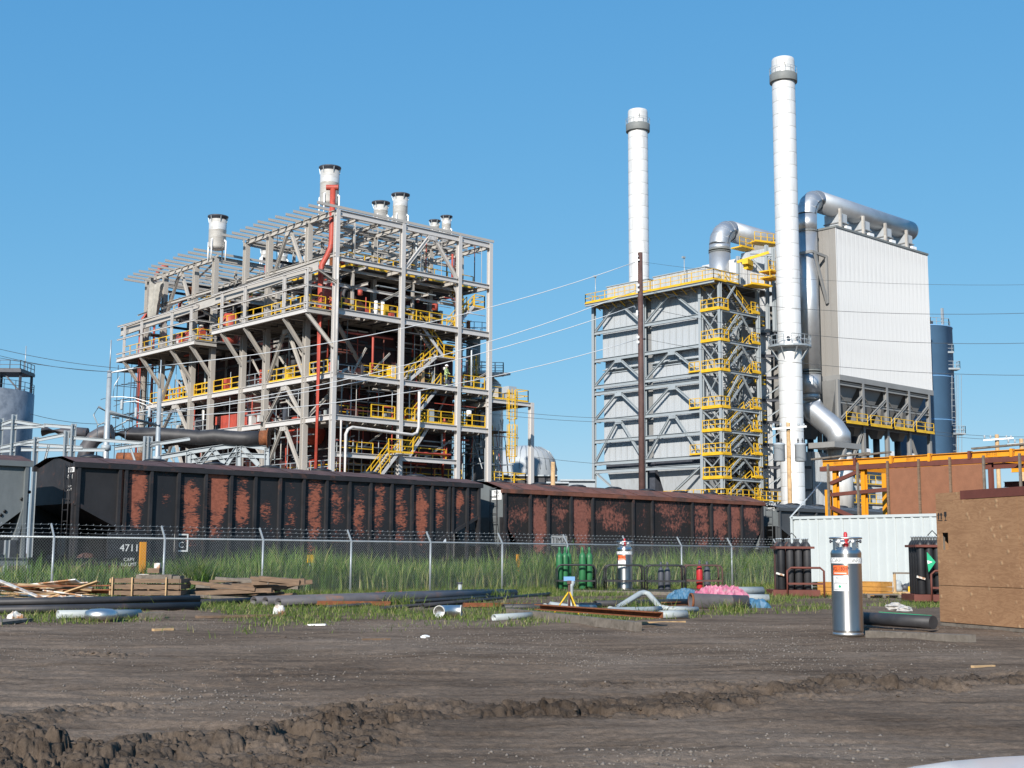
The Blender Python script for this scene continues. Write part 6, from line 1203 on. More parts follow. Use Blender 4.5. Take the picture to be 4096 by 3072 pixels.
def pack(c,label,nx,ny,sq=.27,h=1.55,cols=('black',)):
    s=thing('bottle_pack',c,label,'cylinder rack','high pressure bottle packs'); u,f=_r0,_f0; k=0
    for i in range(nx):
        for j in range(ny):
            q=c+u*((i-(nx-1)/2)*sq)+f*((j-(ny-1)/2)*sq)+Vector((0,0,.22)); col=random.choice(cols); key=(col,.122,h)
            if key not in cm: cm[key]=(cyl_mesh('bottle',T[col],.122,h),MB().lathe((0,0,h),[(.03,0),(.035,.1),(.06,.11),(.06,.13),(.01,.14)],8).mesh('valve',T['galv']))
            b_=inst(cm[key][0],'bottle',s,Matrix.Translation(q)); inst(cm[key][1],'valve',b_,Matrix.Translation(q))
    w=nx*sq/2+.04; d=ny*sq/2+.04
    MB().obox(c+Vector((0,0,.12)),(2*w+.3,2*d+.2,.2),yaw=HEAD-math.pi/2).build('base_frame',T['oxide'],s)
    for zz in (h+.06,): 
        for o in (-d,d): MB().bar(c-u*w+f*o+Vector((0,0,zz)),c+u*w+f*o+Vector((0,0,zz)),.05,.07).build('top_rail',T['oxide'],s)
        for o in (-w,w): MB().bar(c+u*o-f*d+Vector((0,0,zz)),c+u*o+f*d+Vector((0,0,zz)),.05,.07).build('top_rail',T['oxide'],s)
    b=MB(); q=c+Vector((0,0,h+.2)); b.path([q-u*.13,q-u*.13+Vector((0,0,.2)),q+Vector((0,0,.33)),q+u*.13+Vector((0,0,.2)),q+u*.13],.018,6).build('lifting_eye',T['black'],s)
    MB().bar(c-u*(w+.03)-f*(d+.03)+Vector((0,0,.75)),c-u*(w-.22)-f*(d+.03)+Vector((0,0,.68)),.03,.06).build('strap',T['plankpaint'],s)
    z=Vector((0,0,1)); q=c-f*(d+.14)+u*.2; MB().path([q-u*.5,q-u*.5+z*.82,q-u*.38+z*.92,q+u*.55+z*.92,q+u*.67+z*.82,q+u*.67],.035,8).build('guard_hoop',T['oxide'],s); MB().bar(q-u*.5+z*.42,q+u*.67+z*.42,.05,.06).build('guard_rail',T['oxide'],s)
    return s
p=pix(3172,2372,D=42); p.z=.1; pack(p,'pack of black and rusty brown gas bottles with a rusty guard left of the container',4,3,.28,1.5,('black','black','black','blackpipe','blackpipe','brownsteel'))
p=pix(3738,2380,D=39.5); p.z=.05; pk=pack(p,'pack of black gas bottles with a green diamond sign by the plywood crate',5,4,.25,1.6,('black',))
q=pix(3713,2248,D=38.6); v=[q+_r0*.22,q+Vector((0,0,.3)),q-_r0*.0+Vector((0,0,-.3))]; MB().quadset([q-_r0*.03+Vector((0,0,.3)),q+_r0*.22,q-_r0*.0-Vector((0,0,.3)),q-_r0*.03],[(3,2,1,0)]).build('diamond_sign',T['label_green'],pk); MB().quadset([q-_r0*.03-_f0*.01+Vector((0,0,.05)),q+_r0*.13-_f0*.01,q-_r0*.02-_f0*.01-Vector((0,0,.06))],[(2,1,0)]).build('sign_mark',T['white'],pk)
# ---------------------------------------------------------------- shipping container
cy0,cy1=29.33,17.14; cz=.13; CT=thing('shipping_container',(42.4,23.2,cz),'pale blue corrugated shipping container behind the argon dewar','container'); X_=41.24
clad_wall(CT,(X_+.06,cy0-.12),(X_+.06,cy1+.12),cz+.17,cz+2.66,T['container'],1.06,3,.045); MB().box((X_+.1,cy1+.05,cz+.1),(X_+2.4,cy0-.05,cz+2.7)).build('inner_box',T['container'],CT)
clad_wall(CT,(X_+2.3,cy0-.02),(X_+.1,cy0-.02),cz+.17,cz+2.66,T['container'],.75,3,.03)
for z0,z1 in ((0,.16),(2.66,2.76)): MB().box((X_-.0,cy1,cz+z0),(X_+.09,cy0,cz+z1)).build('side_rail',T['container'],CT)
for y in (cy0-.08,cy1+.0): MB().box((X_-.01,y,cz),(X_+.12,y+.09,cz+2.77)).build('corner_post',T['container'],CT)
for y in (cy0-.17,cy1):
    for z in (0,2.66): MB().box((X_-.015,y,cz+z-.005),(X_+.17,y+.18,cz+z+.115)).build('corner_casting',T['container'],CT); MB().box((X_-.02,y+.06,cz+z+.03),(X_-.012,y+.12,cz+z+.08)).build('casting_hole',T['black'],CT)
# ---------------------------------------------------------------- orange module frame with brown boards
OX=49.0; OF=thing('module_frame',(50.5,28,.1),'orange steel module frame with brown board panels standing behind the container','steel frame'); OY=lambda px,yy=1900: pix(px,yy,X=OX).y
y0,y1=33.05,17.0; om=T['orange']; ox=T['oxide']
n=9; ys=np.linspace(y0,y1,n+1)
for k in range(n):
    a,c=ys[k],ys[k+1]+.05; member(OF,'top_beam',(OX,a,5.5),(OX,c,5.5),.2,.26,om)
    if k%2==0: text('20711-21',OF,(OX-.11,(a+c)/2,5.5),(0,-1,0),.09,T['ink'])
    MB().box((OX-.13,c-.0,5.33),(OX+.13,c+.1,5.67)).build('splice_plate',om if k%3 else ox,OF)
MB().bar((OX,y0+.1,5.25),(OX,y1,5.25),.22,.2).build('lower_chord',ox,OF); member(OF,'top_beam',(54,y0,5.5),(54,y1,5.5),.2,.26,om)
for px_ in (3335,3448): y=OY(px_); member(OF,'leg',(OX+.15,y,.1),(OX+.15,y,5.2),.2,.22,om,(1,0,0))
for y in (33.0,30.9,28.6,26,23.8,21): member(OF,'leg',(54,y,.1),(54,y,5.3),.22,.24,om,(1,0,0))
member(OF,'leg',(OX+1.2,33.6,.1),(OX+1.2,33.6,4.4),.24,.24,om,(1,0,0))
yy=[OY(p_) for p_ in (3322,3440,3560,3685,3810,3945,4090)]
for i,y in enumerate(yy): MB().box((OX-.22,y-.045,.1),(OX-.13,y+.045,5.45)).build('timber_post',T['woodgrey'] if i not in (2,3,4) else T['wood'],OF)
for a,c in (((OX,yy[0],4.6),(OX,yy[1],5.1)),((OX,yy[0],4.1),(OX,yy[2],4.25)),((OX,yy[0],3.55),(OX,yy[1]-.1,2.9)),((54,33,4.3),(54,23,4.3))): MB().bar(a,c,.14,.16).build('oxide_strut',ox,OF)
for a,c in zip(yy[2:5],yy[3:6]): MB().box((OX-.125,c+.02,.3),(OX-.10,a-.02,5.12)).build('board_panel',T['board'],OF)
for k in range(16): y=yy[5]-.1-k*.42; member(OF,'joist',(OX,y,5.3),(63,y-1.4,5.3),.1,.16,om)
for k in range(5): member(OF,'cross_beam',(51.5+k*2.6,yy[4],5.2),(51.5+k*2.6,yy[4]-8,5.2),.16,.24,om if k%2 else ox)
for y in (25.0,21.5): member(OF,'leg',(62.5,y,.1),(62.5,y,5.2),.22,.24,om,(1,0,0))
for k in range(8): y=yy[0]-.3-k*.45; member(OF,'joist',(OX,y,5.3),(54,y-.3,5.3),.1,.16,om)
member(OF,'beam',(OX+1.5,yy[5],4.35),(OX+1.5,yy[5]-5,4.35),.18,.22,ox); member(OF,'leg',(OX+1.6,yy[5]-1.1,.1),(OX+1.6,yy[5]-1.1,5.3),.18,.2,ox,(1,0,0)); member(OF,'leg',(OX+.1,yy[5]-.15,.1),(OX+.1,yy[5]-.15,5.3),.16,.18,ox,(1,0,0))
for k,(a,c,l) in enumerate((((3250,1838),(3475,1812),'grey board lying on the left end of the orange frame'),((3440,1822),(3560,1808),'grey board overlapping another on the orange frame'),((3890,1795),(4110,1775),'grey board lying on the right end of the orange frame'))): MB().bar(pix(*a,X=OX-.05),pix(*c,X=OX-.05),.25,.07).build('loose_board',T['woodgrey'],None,label=l,cat='board')
MB().path([pix(3285,1930,X=OX),pix(3160,2070,X=41.6)],.03,6).build('guy_cable',T['galv'],None,label='slack steel cable from the orange frame down to the container corner',cat='cable')
# ---------------------------------------------------------------- plywood crate
ply=bpy.data.materials.new('knotty_plywood'); ply.use_nodes=True; N=ply.node_tree.nodes; L=ply.node_tree.links; P_=N['Principled BSDF']; P_.inputs['Roughness'].default_value=.8; P_.inputs['Specular IOR Level'].default_value=.2
tc=N.new('ShaderNodeTexCoord'); mpn=N.new('ShaderNodeMapping'); mpn.inputs['Scale'].default_value=(1,1,5); L.new(tc.outputs['Object'],mpn.inputs[0])
vo=N.new('ShaderNodeTexVoronoi'); vo.inputs['Scale'].default_value=4.2; L.new(tc.outputs['Object'],vo.inputs['Vector'])
kr=N.new('ShaderNodeValToRGB'); kr.color_ramp.elements[0].position=.03; kr.color_ramp.elements[1].position=.22; kr.color_ramp.elements[0].color=(1,1,1,1); kr.color_ramp.elements[1].color=(0,0,0,1); L.new(vo.outputs['Distance'],kr.inputs[0])
n1=N.new('ShaderNodeTexNoise'); n1.inputs['Scale'].default_value=2.2; n1.inputs['Detail'].default_value=4; n1.inputs['Distortion'].default_value=1.6; L.new(mpn.outputs[0],n1.inputs[0])
wv=N.new('ShaderNodeMath'); wv.operation='MULTIPLY'; wv.inputs[1].default_value=26; L.new(n1.outputs[0],wv.inputs[0]); ad=N.new('ShaderNodeMath'); ad.operation='ADD'; L.new(wv.outputs[0],ad.inputs[0]); L.new(kr.outputs[0],ad.inputs[1]); si=N.new('ShaderNodeMath'); si.operation='SINE'; L.new(ad.outputs[0],si.inputs[0])
gr=N.new('ShaderNodeValToRGB'); gr.color_ramp.elements[0].position=.0; gr.color_ramp.elements[0].color=(.215,.112,.058,1); gr.color_ramp.elements[1].color=(.37,.215,.115,1); mr_=N.new('ShaderNodeMapRange'); mr_.inputs[1].default_value=-1; mr_.inputs[2].default_value=1; L.new(si.outputs[0],mr_.inputs[0]); n3=N.new('ShaderNodeTexNoise'); n3.inputs['Scale'].default_value=1.1; n3.inputs['Detail'].default_value=5; L.new(tc.outputs['Object'],n3.inputs[0])
mxa=N.new('ShaderNodeMath'); mxa.operation='ADD'; mxb=N.new('ShaderNodeMath'); mxb.operation='MULTIPLY'; mxb.inputs[1].default_value=.35; L.new(mr_.outputs[0],mxb.inputs[0]); L.new(mxb.outputs[0],mxa.inputs[0]); L.new(n3.outputs[0],mxa.inputs[1]); mxc=N.new('ShaderNodeMath'); mxc.operation='SUBTRACT'; mxc.inputs[1].default_value=.2; L.new(mxa.outputs[0],mxc.inputs[0]); L.new(mxc.outputs[0],gr.inputs[0])
mk=N.new('ShaderNodeMixRGB'); kf=N.new('ShaderNodeMath'); kf.operation='MULTIPLY'; kf.inputs[1].default_value=.4; L.new(kr.outputs[0],kf.inputs[0]); L.new(kf.outputs[0],mk.inputs[0]); L.new(gr.outputs[0],mk.inputs[1]); mk.inputs[2].default_value=(.54,.38,.22,1); L.new(mk.outputs[0],P_.inputs['Base Color']); pbm=N.new('ShaderNodeBump'); pbm.inputs['Strength'].default_value=.3; pbm.inputs['Distance'].default_value=.03; L.new(kr.outputs[0],pbm.inputs['Height']); L.new(pbm.outputs[0],P_.inputs['Normal'])
a=GP(3765,2502); c=GP(4096,2530); dr=(c-a); dr.z=0; dr.normalize(); nn=Vector((dr.y,-dr.x,0)); a.z=0; W=4.0; Hc=2.66
PC=thing('plywood_crate',a+dr*W/2-nn*1.1,'large knotty plywood crate with handling symbols and a hand slot','crate')
def fbox(name,s0,s1,z0,z1,d0,d1,m):   # box on the crate face: s along it, d outwards
    v=[]
    for d in (d0,d1):
        for s,z in ((s0,z0),(s1,z0),(s1,z1),(s0,z1)): q=a+dr*s+nn*d; v.append((q.x,q.y,z))
    return MB().quadset(v,[(0,1,2,3),(7,6,5,4),(0,4,5,1),(1,5,6,2),(2,6,7,3),(3,7,4,0)]).build(name,m,PC)
hs=pix(3795,2160,X=(a+dr*.2).x); h0,h1,hz0,hz1=.16,.36,1.52,1.86
fbox('lower_sheet',0,2.44,.08,.80,0,.02,ply); fbox('lower_sheet',2.45,W,.08,.80,0,.021,ply)
# upper sheet with the hand slot cut through it
v=[];
for d in (0,.02):
    for s,z in ((0,.81),(2.44,.81),(2.44,2.5),(0,2.5),(h0,hz0),(h1,hz0),(h1,hz1),(h0,hz1)): q=a+dr*s+nn*d; v.append((q.x,q.y,z))
fs=[(8,9,13,12),(9,10,14,13),(10,11,15,14),(11,8,12,15),(1,0,4,5),(2,1,5,6),(3,2,6,7),(0,3,7,4),(4,12,13,5),(5,13,14,6),(6,14,15,7),(7,15,12,4),(0,1,9,8),(1,2,10,9),(2,3,11,10),(3,0,8,11)]
MB().quadset(v,fs).build('upper_sheet',ply,PC); fbox('upper_sheet',2.45,W,.81,2.5,0,.021,ply); fbox('top_strip',0,.82,2.505,Hc,0,.019,ply)
fbox('slot_block',h0+.12,h1+.03,hz0,hz1,-.12,-.1,T['woodlight'])
for s in (.02,2.4,3.9): fbox('stud',s,s+.09,.08,2.5,-.09,0,T['woodgrey'])
fbox('skid',-.02,W,.0,.08,-.5,.0,T['woodgrey']); fbox('skid',-.02,W,.0,.08,-2.1,-1.6,T['woodgrey'])
for s in (0,W): q=0; fbox('end_wall',s-.0 if s==0 else s-.02,s+.02 if s==0 else s,.08,2.5,-2.1,-.1,ply)
fbox('back_wall',0,W,.08,2.5,-2.12,-2.1,ply)
fbox('top_channel',.8,W,2.51,2.68,-.3,.03,T['oxide']); fbox('lid',.0,W,2.5,2.503,-2.1,-.31,ply)
z_=2.19; ink=T['ink']
for s in (.075,.165):   # two up arrows
    fbox('arrow_mark',s-.018,s+.018,z_-.06,z_+.02,.022,.024,ink); fbox('arrow_mark',s-.04,s+.04,z_+.02,z_+.04,.022,.024,ink); fbox('arrow_mark',s-.022,s+.022,z_+.04,z_+.07,.022,.024,ink)
fbox('arrow_mark',.04,.2,z_-.09,z_-.075,.022,.024,ink)
g=.30; fbox('glass_mark',g-.04,g+.04,z_+.0,z_+.09,.022,.024,ink); fbox('glass_mark',g-.025,g+.025,z_-.02,z_,.022,.024,ink); fbox('glass_mark',g-.008,g+.008,z_-.075,z_-.02,.022,.024,ink); fbox('glass_mark',g-.035,g+.035,z_-.09,z_-.075,.022,.024,ink)
# ---------------------------------------------------------------- crates, pump and bits before the container
def box_crate(px,py,w,d,h,D,label,yaw=None,m='woodlight'):
    q=pix(px,py,D=D); q.z=H(q.x,q.y); yw=math.pi/2-.05 if yaw is None else yaw; s=thing('wooden_box',q,label,'crate'); ux=Vector((math.cos(yw),math.sin(yw),0)); uy=Vector((-ux.y,ux.x,0))
    for k in range(3):
        z=q.z+h*(k+.5)/3
        for o,ln,ax in ((d/2,w,0),(-d/2,w,0)): MB().obox(q+uy*o+Vector((0,0,z-q.z)),(w,.03,h/3-.012),yaw=yw).build('board',T[m],s)
        for o in (w/2,-w/2): MB().obox(q+ux*o+Vector((0,0,z-q.z)),(.03,d-.05,h/3-.012),yaw=yw).build('board',T[m],s)
    MB().obox(q+Vector((0,0,h+.012)),(w+.03,d+.03,.025),yaw=yw).build('lid',T[m],s); return s
T['orangewood']=mat('orange_stained_wood',(.48,.23,.05),.7,var=.18,scale=5,c2=(.33,.15,.04),mix=(.55,.7),mscale=4)
box_crate(3330,2378,1.15,.6,.42,43.4,'orange stained wooden box left of the dewar before the container',m='orangewood'); box_crate(3490,2376,1.1,.7,.44,44.2,'orange stained wooden box right of the dewar before the container',m='orangewood')
q=GP(3455,2378); MB().lathe((q.x,q.y,q.z+.17),[(.05,-.17),(.16,-.16),(.17,0),(.16,.13),(.05,.16)],16,axis=None).build('steel_dome',T['stainless'],None,label='small round steel cap by the orange boxes',cat='pipe cap')
q=GP(3610,2378); s=thing('pump_skid',q,'small grey pump inside a timber frame before the container','pump'); u=_r0; z=Vector((0,0,1))
MB().obox(q+z*.05,(1.1,.7,.1),yaw=HEAD-math.pi/2).build('pallet',T['woodlight'],s)
for sd in (-.33,.3): MB().bar(q+u*sd-_f0*.25+z*.1,q+u*sd-_f0*.25+z*.72,.07,.07,(1,0,0)).build('frame_post',T['woodlight'],s)
MB().bar(q-u*.38-_f0*.25+z*.74,q+u*.36-_f0*.25+z*.74,.07,.06).build('frame_rail',T['woodgrey'],s)
MB().lathe(q-u*.16+z*.1,[(.05,0),(.16,.01),(.17,.12),(.13,.2),(.15,.26),(.12,.36),(.03,.4)],14).build('pump_casing',T['bluegrey'],s); MB().tube(q-u*.02+z*.24,q+u*.22+z*.24,.11,14).build('motor',T['darkmetal'],s)
MB().obox(q+u*.2-_f0*.1+z*.18,(.06,.05,.2),yaw=HEAD-math.pi/2).build('coupling_guard',T['yellow'],s)
q=GP(3655,2378); MB().lathe(q,[(.14,0),(.15,.02),(.15,.4),(.16,.41),(.16,.44),(.1,.44),(.1,.4)],18,).build('steel_spool',T['silencer'],None,label='short upright steel spool beside the timber framed pump',cat='pipe spool')
for k,(px_,py_,l) in enumerate(((3520,2390,'low weathered pallet by the orange boxes'),(3700,2395,'low pallet under the bottle pack by the plywood crate'))):
    q=GP(px_,py_); s=thing('pallet',q,l,'pallet')
    for j in range(5): MB().obox(q+_f0*(j*.2-.4)+Vector((0,0,.1)),(1.1,.12,.025),yaw=HEAD-math.pi/2).build('slat',T['woodgrey'],s)
    for j in range(3): MB().obox(q+_r0*(j*.5-.5)+Vector((0,0,.045)),(.09,1.0,.085),yaw=HEAD-math.pi/2).build('bearer',T['woodgrey'],s)
def lump(name,c,s,m,label,cat,n=10,flat=.5):
    b=MB(); v=[];f=[]
    for j in range(n+1):
        for i in range(n):
            th=math.pi*j/n;ph=2*math.pi*i/n; r=s*random.uniform(.75,1.15); v.append((c.x+r*math.sin(th)*math.cos(ph)*1.4,c.y+r*math.sin(th)*math.sin(ph),c.z+flat*s*.6+r*flat*math.cos(th)))
    for j in range(n):
        for i in range(n): f.append((j*n+i,j*n+(i+1)%n,(j+1)*n+(i+1)%n,(j+1)*n+i))
    return b.quadset(v,f).build(name,m,None,label=label,cat=cat)
q=GP(3580,2440); lump('rubble_lump',q,.24,T['concrete'],'pale flat concrete lump on the dirt behind the dewar','rubble'); q=GP(3620,2448); lump('rubble_lump',q,.18,T['concrete'],'smaller concrete lump beside a larger one behind the dewar','rubble')
# pipe and timber right of the dewar
def pipe(l,r,m,label,zo=0,n=16,inner=True,lift=0,name='steel_pipe'):
    pts=[GP(*p_) for p_ in l]; 
    for p_ in pts: p_.z=H(p_.x,p_.y)+r+lift
    b=MB()
    if len(pts)==2: b.tube(pts[0],pts[1],r,n,inner=r*.86 if inner else None)
    else: b.path(pts,r,n)
    return b.build(name,T[m],None,label=label,cat='pipe')
pp=pipe([(3440,2512),(3735,2532)],.122,'blackpipe','black pipe with a green painted line beside the dewar',lift=.06,inner=False); 
q0,q1=GP(3520,2516),GP(3730,2531); MB().bar(Vector((q0.x,q0.y,H(q0.x,q0.y)+.3))+_f0*.03,Vector((q1.x,q1.y,H(q1.x,q1.y)+.3))+_f0*.03,.02,.01).build('paint_line',T['label_green'],pp)
def timber(l,w,h,m,label,lift=0,name='timber'):
    a,c=GP(*l[0]),GP(*l[1]); a.z=H(a.x,a.y)+h/2+lift; c.z=H(c.x,c.y)+h/2+lift; return MB().bar(a,c,w,h).build(name,T[m],None,label=label,cat='timber')
timber([(3478,2541),(3888,2571)],.2,.12,'woodgrey','long grey timber lying beside the black pipe and dewar')
# ---------------------------------------------------------------- pipes and steel in the middle of the yard
pipe([(1112,2430),(2060,2390)],.115,'mill','front pipe of three long dark pipes lying in the grass'); pipe([(1060,2426),(2010,2386)],.11,'mill','middle pipe of three long dark pipes lying in the grass'); pipe([(1014,2424),(1960,2384)],.11,'mill','rear pipe of three long dark pipes lying in the grass')
for k,(l,r,t) in enumerate((([(1300,2436),(2020,2392)],.045,'thin black pipe lying in front of the three long pipes'),([(1520,2440),(2190,2385)],.05,'thin black pipe with its end beside the steel elbow'),([(1690,2433),(2200,2382)],.055,'thin black pipe ending near the green bottles'),([(1360,2430),(2060,2393)],.04,'thinnest black pipe close to the long pipes'))): pipe(l,r,'blackpipe',t,n=10)
timber([(1232,2424),(1560,2424)],.12,.1,'rust','flat rusty bar leaning along the long pipes',.03,'rusty_bar'); timber([(1855,2432),(2120,2432)],.14,.1,'rust','short rusty bar right of the thin black pipes',.02,'rusty_bar')
pipe([(2012,2446),(2400,2440)],.085,'blackpipe','black pipe end showing left of the tripod'); pipe([(2380,2432),(2760,2420)],.085,'blackpipe','black pipe running behind the grey bent pipes')
pipe([(1975,2484),(2150,2477)],.075,'greypipe','short grey pipe left of the rusty channel'); 
# steel elbow fitting
a=GP(1752,2470); c=GP(1848,2468); a.z=c.z=.2; s=thing('steel_elbow',(a+c)/2-Vector((0,0,.17)),'shiny short steel pipe fitting with two open ends','pipe fitting')
u=(c-a).normalized(); f=Vector((-u.y,u.x,0)); mid=(a+c)/2-f*.32; mid.z=.145; pts=[mid+u*(.42*math.cos(t))+f*(.42*math.sin(t)) for t in np.linspace(rad(132),rad(48),9)]
b=MB(); b.path(pts,.13,20,caps=False); b.build('body',T['stainless'],s)
for p_,q_ in ((pts[0],pts[1]),(pts[-1],pts[-2])): d=(q_-p_).normalized(); MB().tube(p_+d*.04,p_+d*.05,.122,20).build('bore',T['black'],s); MB().tube(p_-d*.004,p_+d*.02,.134,20,inner=.118).build('bevel',T['silencer'],s)
# silver end cap and grey pipe on the left
q=GP(404,2484); b=MB(); b.lathe((q.x,q.y,q.z+.0),[(.1,.0),(.26,.015),(.31,.07),(.315,.13),(.29,.19),(.2,.225),(.05,.235)],32); b.build('dished_end',T['stainless'],None,label='dished silver pipe cap lying on the left dirt',cat='pipe cap')
pipe([(230,2480),(560,2471)],.085,'greypipe','grey pipe half hidden behind the silver pipe cap'); timber([(560,2475),(650,2473)],.2,.12,'woodgrey','short grey timber end right of the grey pipe')
pipe([(-150,2460),(795,2443)],.082,'blackpipe','front bottom pipe of the black pipe stack',n=16); pipe([(-150,2453),(800,2436)],.08,'blackpipe','second bottom pipe of the black pipe stack',n=16); pipe([(-150,2446),(790,2430)],.08,'blackpipe','rear bottom pipe of the black pipe stack',n=16); pipe([(-150,2456),(797,2440)],.07,'blackpipe','front upper pipe lying on the black pipe stack',lift=.15,n=16); pipe([(-150,2449),(780,2433)],.07,'blackpipe','rear upper pipe lying on the black pipe stack',lift=.15,n=16); pipe([(700,2424),(1010,2416)],.07,'blackpipe','thin black pipe beyond the stack end'); pipe([(-150,2420),(260,2410)],.09,'blackpipe','black pipe under the scrap planks')
timber([(-40,2500),(85,2488)],.5,.05,'woodgrey','dark board lying at the left edge by the black pipes')
timber([(785,2474),(1118,2468)],.14,.05,'wood','single weathered board lying in the weeds'); timber([(612,2527),(690,2524)],.1,.04,'woodlight','short fresh board scrap on the dirt')
timber([(1232,2503),(1303,2505)],.05,.03,'white','small white stick on the dirt',name='white_stick'); timber([(2535,2500),(2740,2494)],.05,.04,'woodlight','thin brown stake in front of the grey pipe mouth',name='stake'); timber([(3890,2668),(3975,2662)],.05,.03,'woodlight','pale stick lying on the dark dirt at right',name='stick'); timber([(1450,2563),(1560,2560)],.05,.03,'wood','thin splinter of wood on the dirt',name='stick')
q=GP(1117,2462); crumple('plastic_bag',(q.x,q.y,H(q.x,q.y)),(.26,.2,.16),T['plankpaint'],'crumpled white plastic bag on the end of a board','litter',8,.5)
q=GP(1700,2553); lump('paper_scrap',q,.07,T['white'],'small white paper scrap on the dirt','litter',6)
q=GP(60,2487); crumple('plastic_bag',(q.x,q.y,H(q.x,q.y)),(.3,.2,.12),T['plankpaint'],'white litter beside the black pipes','litter',8,.5)
# grey bent pipe spools
def gp3(px,py,dz): q=GP(px,py); return Vector((q.x,q.y,H(q.x,q.y)+dz))
def spool(l,r,label): return MB().path([gp3(*p_) for p_ in l],r,14).build('pipe_spool',T['greypipe'],None,label=label,cat='pipe spool')
spool([(2345,2465,.1),(2450,2462,.1),(2600,2455,.11),(2640,2452,.08)],.075,'straight grey spool with a pale capped end')
q=GP(2343,2465); MB().lathe(Vector((q.x,q.y,H(q.x,q.y)+.1))-_r0*.03,[(.02,0),(.075,.0),(.08,.02),(.02,.03)],16,axis=tuple(-_r0)).build('spool_cover',T['white'],None,label='white plastic cover on the grey spool end',cat='pipe cap')
spool([(2440,2455,.1),(2480,2450,.16),(2560,2446,.42),(2577,2445,.45),(2595,2446,.42),(2640,2450,.12),(2680,2452,.08),(2790,2450,.09)],.068,'grey bent spool rising to a peak above the others')
spool([(2180,2448,.1),(2200,2444,.14),(2290,2450,.1),(2380,2446,.08)],.072,'low grey spool behind the tripod legs')
spool([(2280,2452,.1),(2281,2450,.35),(2284,2450,.6),(2292,2450,.72)],.06,'short upright grey spool end beside the tripod')
pipe([(2640,2478),(2745,2476)],.09,'greypipe','short grey pipe with a dark open mouth')
# yellow tripod pipe stand
q=GP(2277,2458); q.z=H(q.x,q.y); s=thing('pipe_stand',q,'yellow legged tripod pipe stand with a blue vise','pipe stand'); t=q+Vector((0,0,.72))
for k in range(3): a_=k*2.094+.4; e=q+Vector((.36*math.cos(a_),.36*math.sin(a_),.0)); MB().tube(q+Vector((0,0,.52)),e,.018,8).build('leg',T['yellow'],s)
MB().tube(q+Vector((0,0,.05)),t,.03,10).build('stem',T['brownsteel'],s); MB().obox(t+Vector((0,0,.08)),(.26,.1,.1),yaw=HEAD-math.pi/2).build('vise',T['bluesilo'],s); MB().obox(t+Vector((0,0,.0)),(.12,.1,.08),yaw=HEAD).build('head_plate',T['brownsteel'],s)
# rusty channels and grey timber
def channel(l,w,h,label,lift=0): a,c=gp3(*l[0],h/2+lift),gp3(*l[1],h/2+lift); b=MB(); b.sweep(a,c,[(-w/2,-h/2),(w/2,-h/2),(w/2,-h/2+.02),(-w/2+.02,-h/2+.02),(-w/2+.02,h/2-.02),(w/2,h/2-.02),(w/2,h/2),(-w/2,h/2)]); return b.build('rusty_channel',T['rust'],None,label=label,cat='steel beam')
timber([(2035,2464),(2555,2522)],.14,.17,'woodgrey','long grey timber under the rusty channel'); channel([(2150,2472),(2640,2510)],.17,.12,'long rusty steel channel lying over the grey timber',.19)
channel([(2650,2425),(2790,2418)],.12,.1,'rusty brown bar left of the wide pipe mouth')
# wide pipe with rusty mouth and wrapped pipes
a,c=gp3(2762,2432,.2),gp3(2990,2434,.16); b=MB(); b.tube(a,c,.205,24,.17,inner=.18); pm2=b.build('wide_pipe',T['mill'],None,label='dark pipe with a wide orange rusty mouth',cat='pipe'); MB().tube(a-(c-a).normalized()*.004,a+(c-a).normalized()*.05,.207,24,inner=.183).build('mouth_rim',T['rust'],pm2); MB().tube(a+(c-a)*.1,a+(c-a)*.11,.18,20).build('bore_disc',T['rust'],pm2)  # rust coloured disc closes the bore just inside the mouth
pipe([(2830,2402),(3050,2402)],.13,'greypipe','pale grey pipe lying behind the pink wrap',lift=.14); pipe([(2900,2408),(3075,2412)],.12,'greypipe','pale grey pipe end right of the pink wrap')
q=gp3(2740,2402,.0); crumple('blue_tarp',(q.x,q.y,q.z),(1.0,.7,.26),T['tarpblue'],'crumpled blue tarp at the left end of the wrapped pipes','tarpaulin',20,.45,yaw=HEAD-math.pi/2)
q=gp3(2885,2412,.02); crumple('pink_wrap',(q.x,q.y,q.z),(1.6,.7,.34),T['tarppink'],'bright pink plastic wrap over stacked pipes','plastic wrap',22,.5,yaw=HEAD-math.pi/2); q=gp3(3015,2430,0); crumple('blue_tarp',(q.x,q.y,q.z),(.85,.6,.2),T['tarpblue'],'crumpled blue tarp at the right end of the wrapped pipes','tarpaulin',12,.35,yaw=HEAD-math.pi/2)
timber([(2270,2372),(2700,2380)],.3,.1,'woodgrey','grey plank laid along the gas bottle cradles')
# ---------------------------------------------------------------- scrap planks, slatted crate, timber pile
random.seed(33)
for k in range(36):
    px_=random.uniform(-60,330); q=pix(px_,2392,D=random.uniform(30.5,33)); L_=random.uniform(1.2,3.2); yw=HEAD-math.pi/2+random.uniform(-.5,.5); pt=random.uniform(-.13,.13) if k<32 else random.choice([-.45,.4,-.3]); z=H(q.x,q.y)+.06+.42*random.random()*(1-abs(px_-150)/330); z=max(z,H(q.x,q.y)+abs(math.sin(pt))*L_/2*.6+.04)
    m=random.choice(['plankpaint','plankpaint','plankpaint','woodlight','wood','rust']); MB().obox((q.x,q.y,z),(L_,random.uniform(.09,.19),.03),yaw=yw,pitch=pt,roll=random.uniform(-.5,.5)).build('scrap_plank',T[m],None,label={'plankpaint':'peeling white plank in the scrap wood heap behind the black pipes','woodlight':'bare fresh plank in the scrap wood heap behind the black pipes','wood':'dark brown plank in the scrap wood heap behind the black pipes','rust':'rust stained plank in the scrap wood heap behind the black pipes'}[m],cat='plank',group='scrap wood heap')
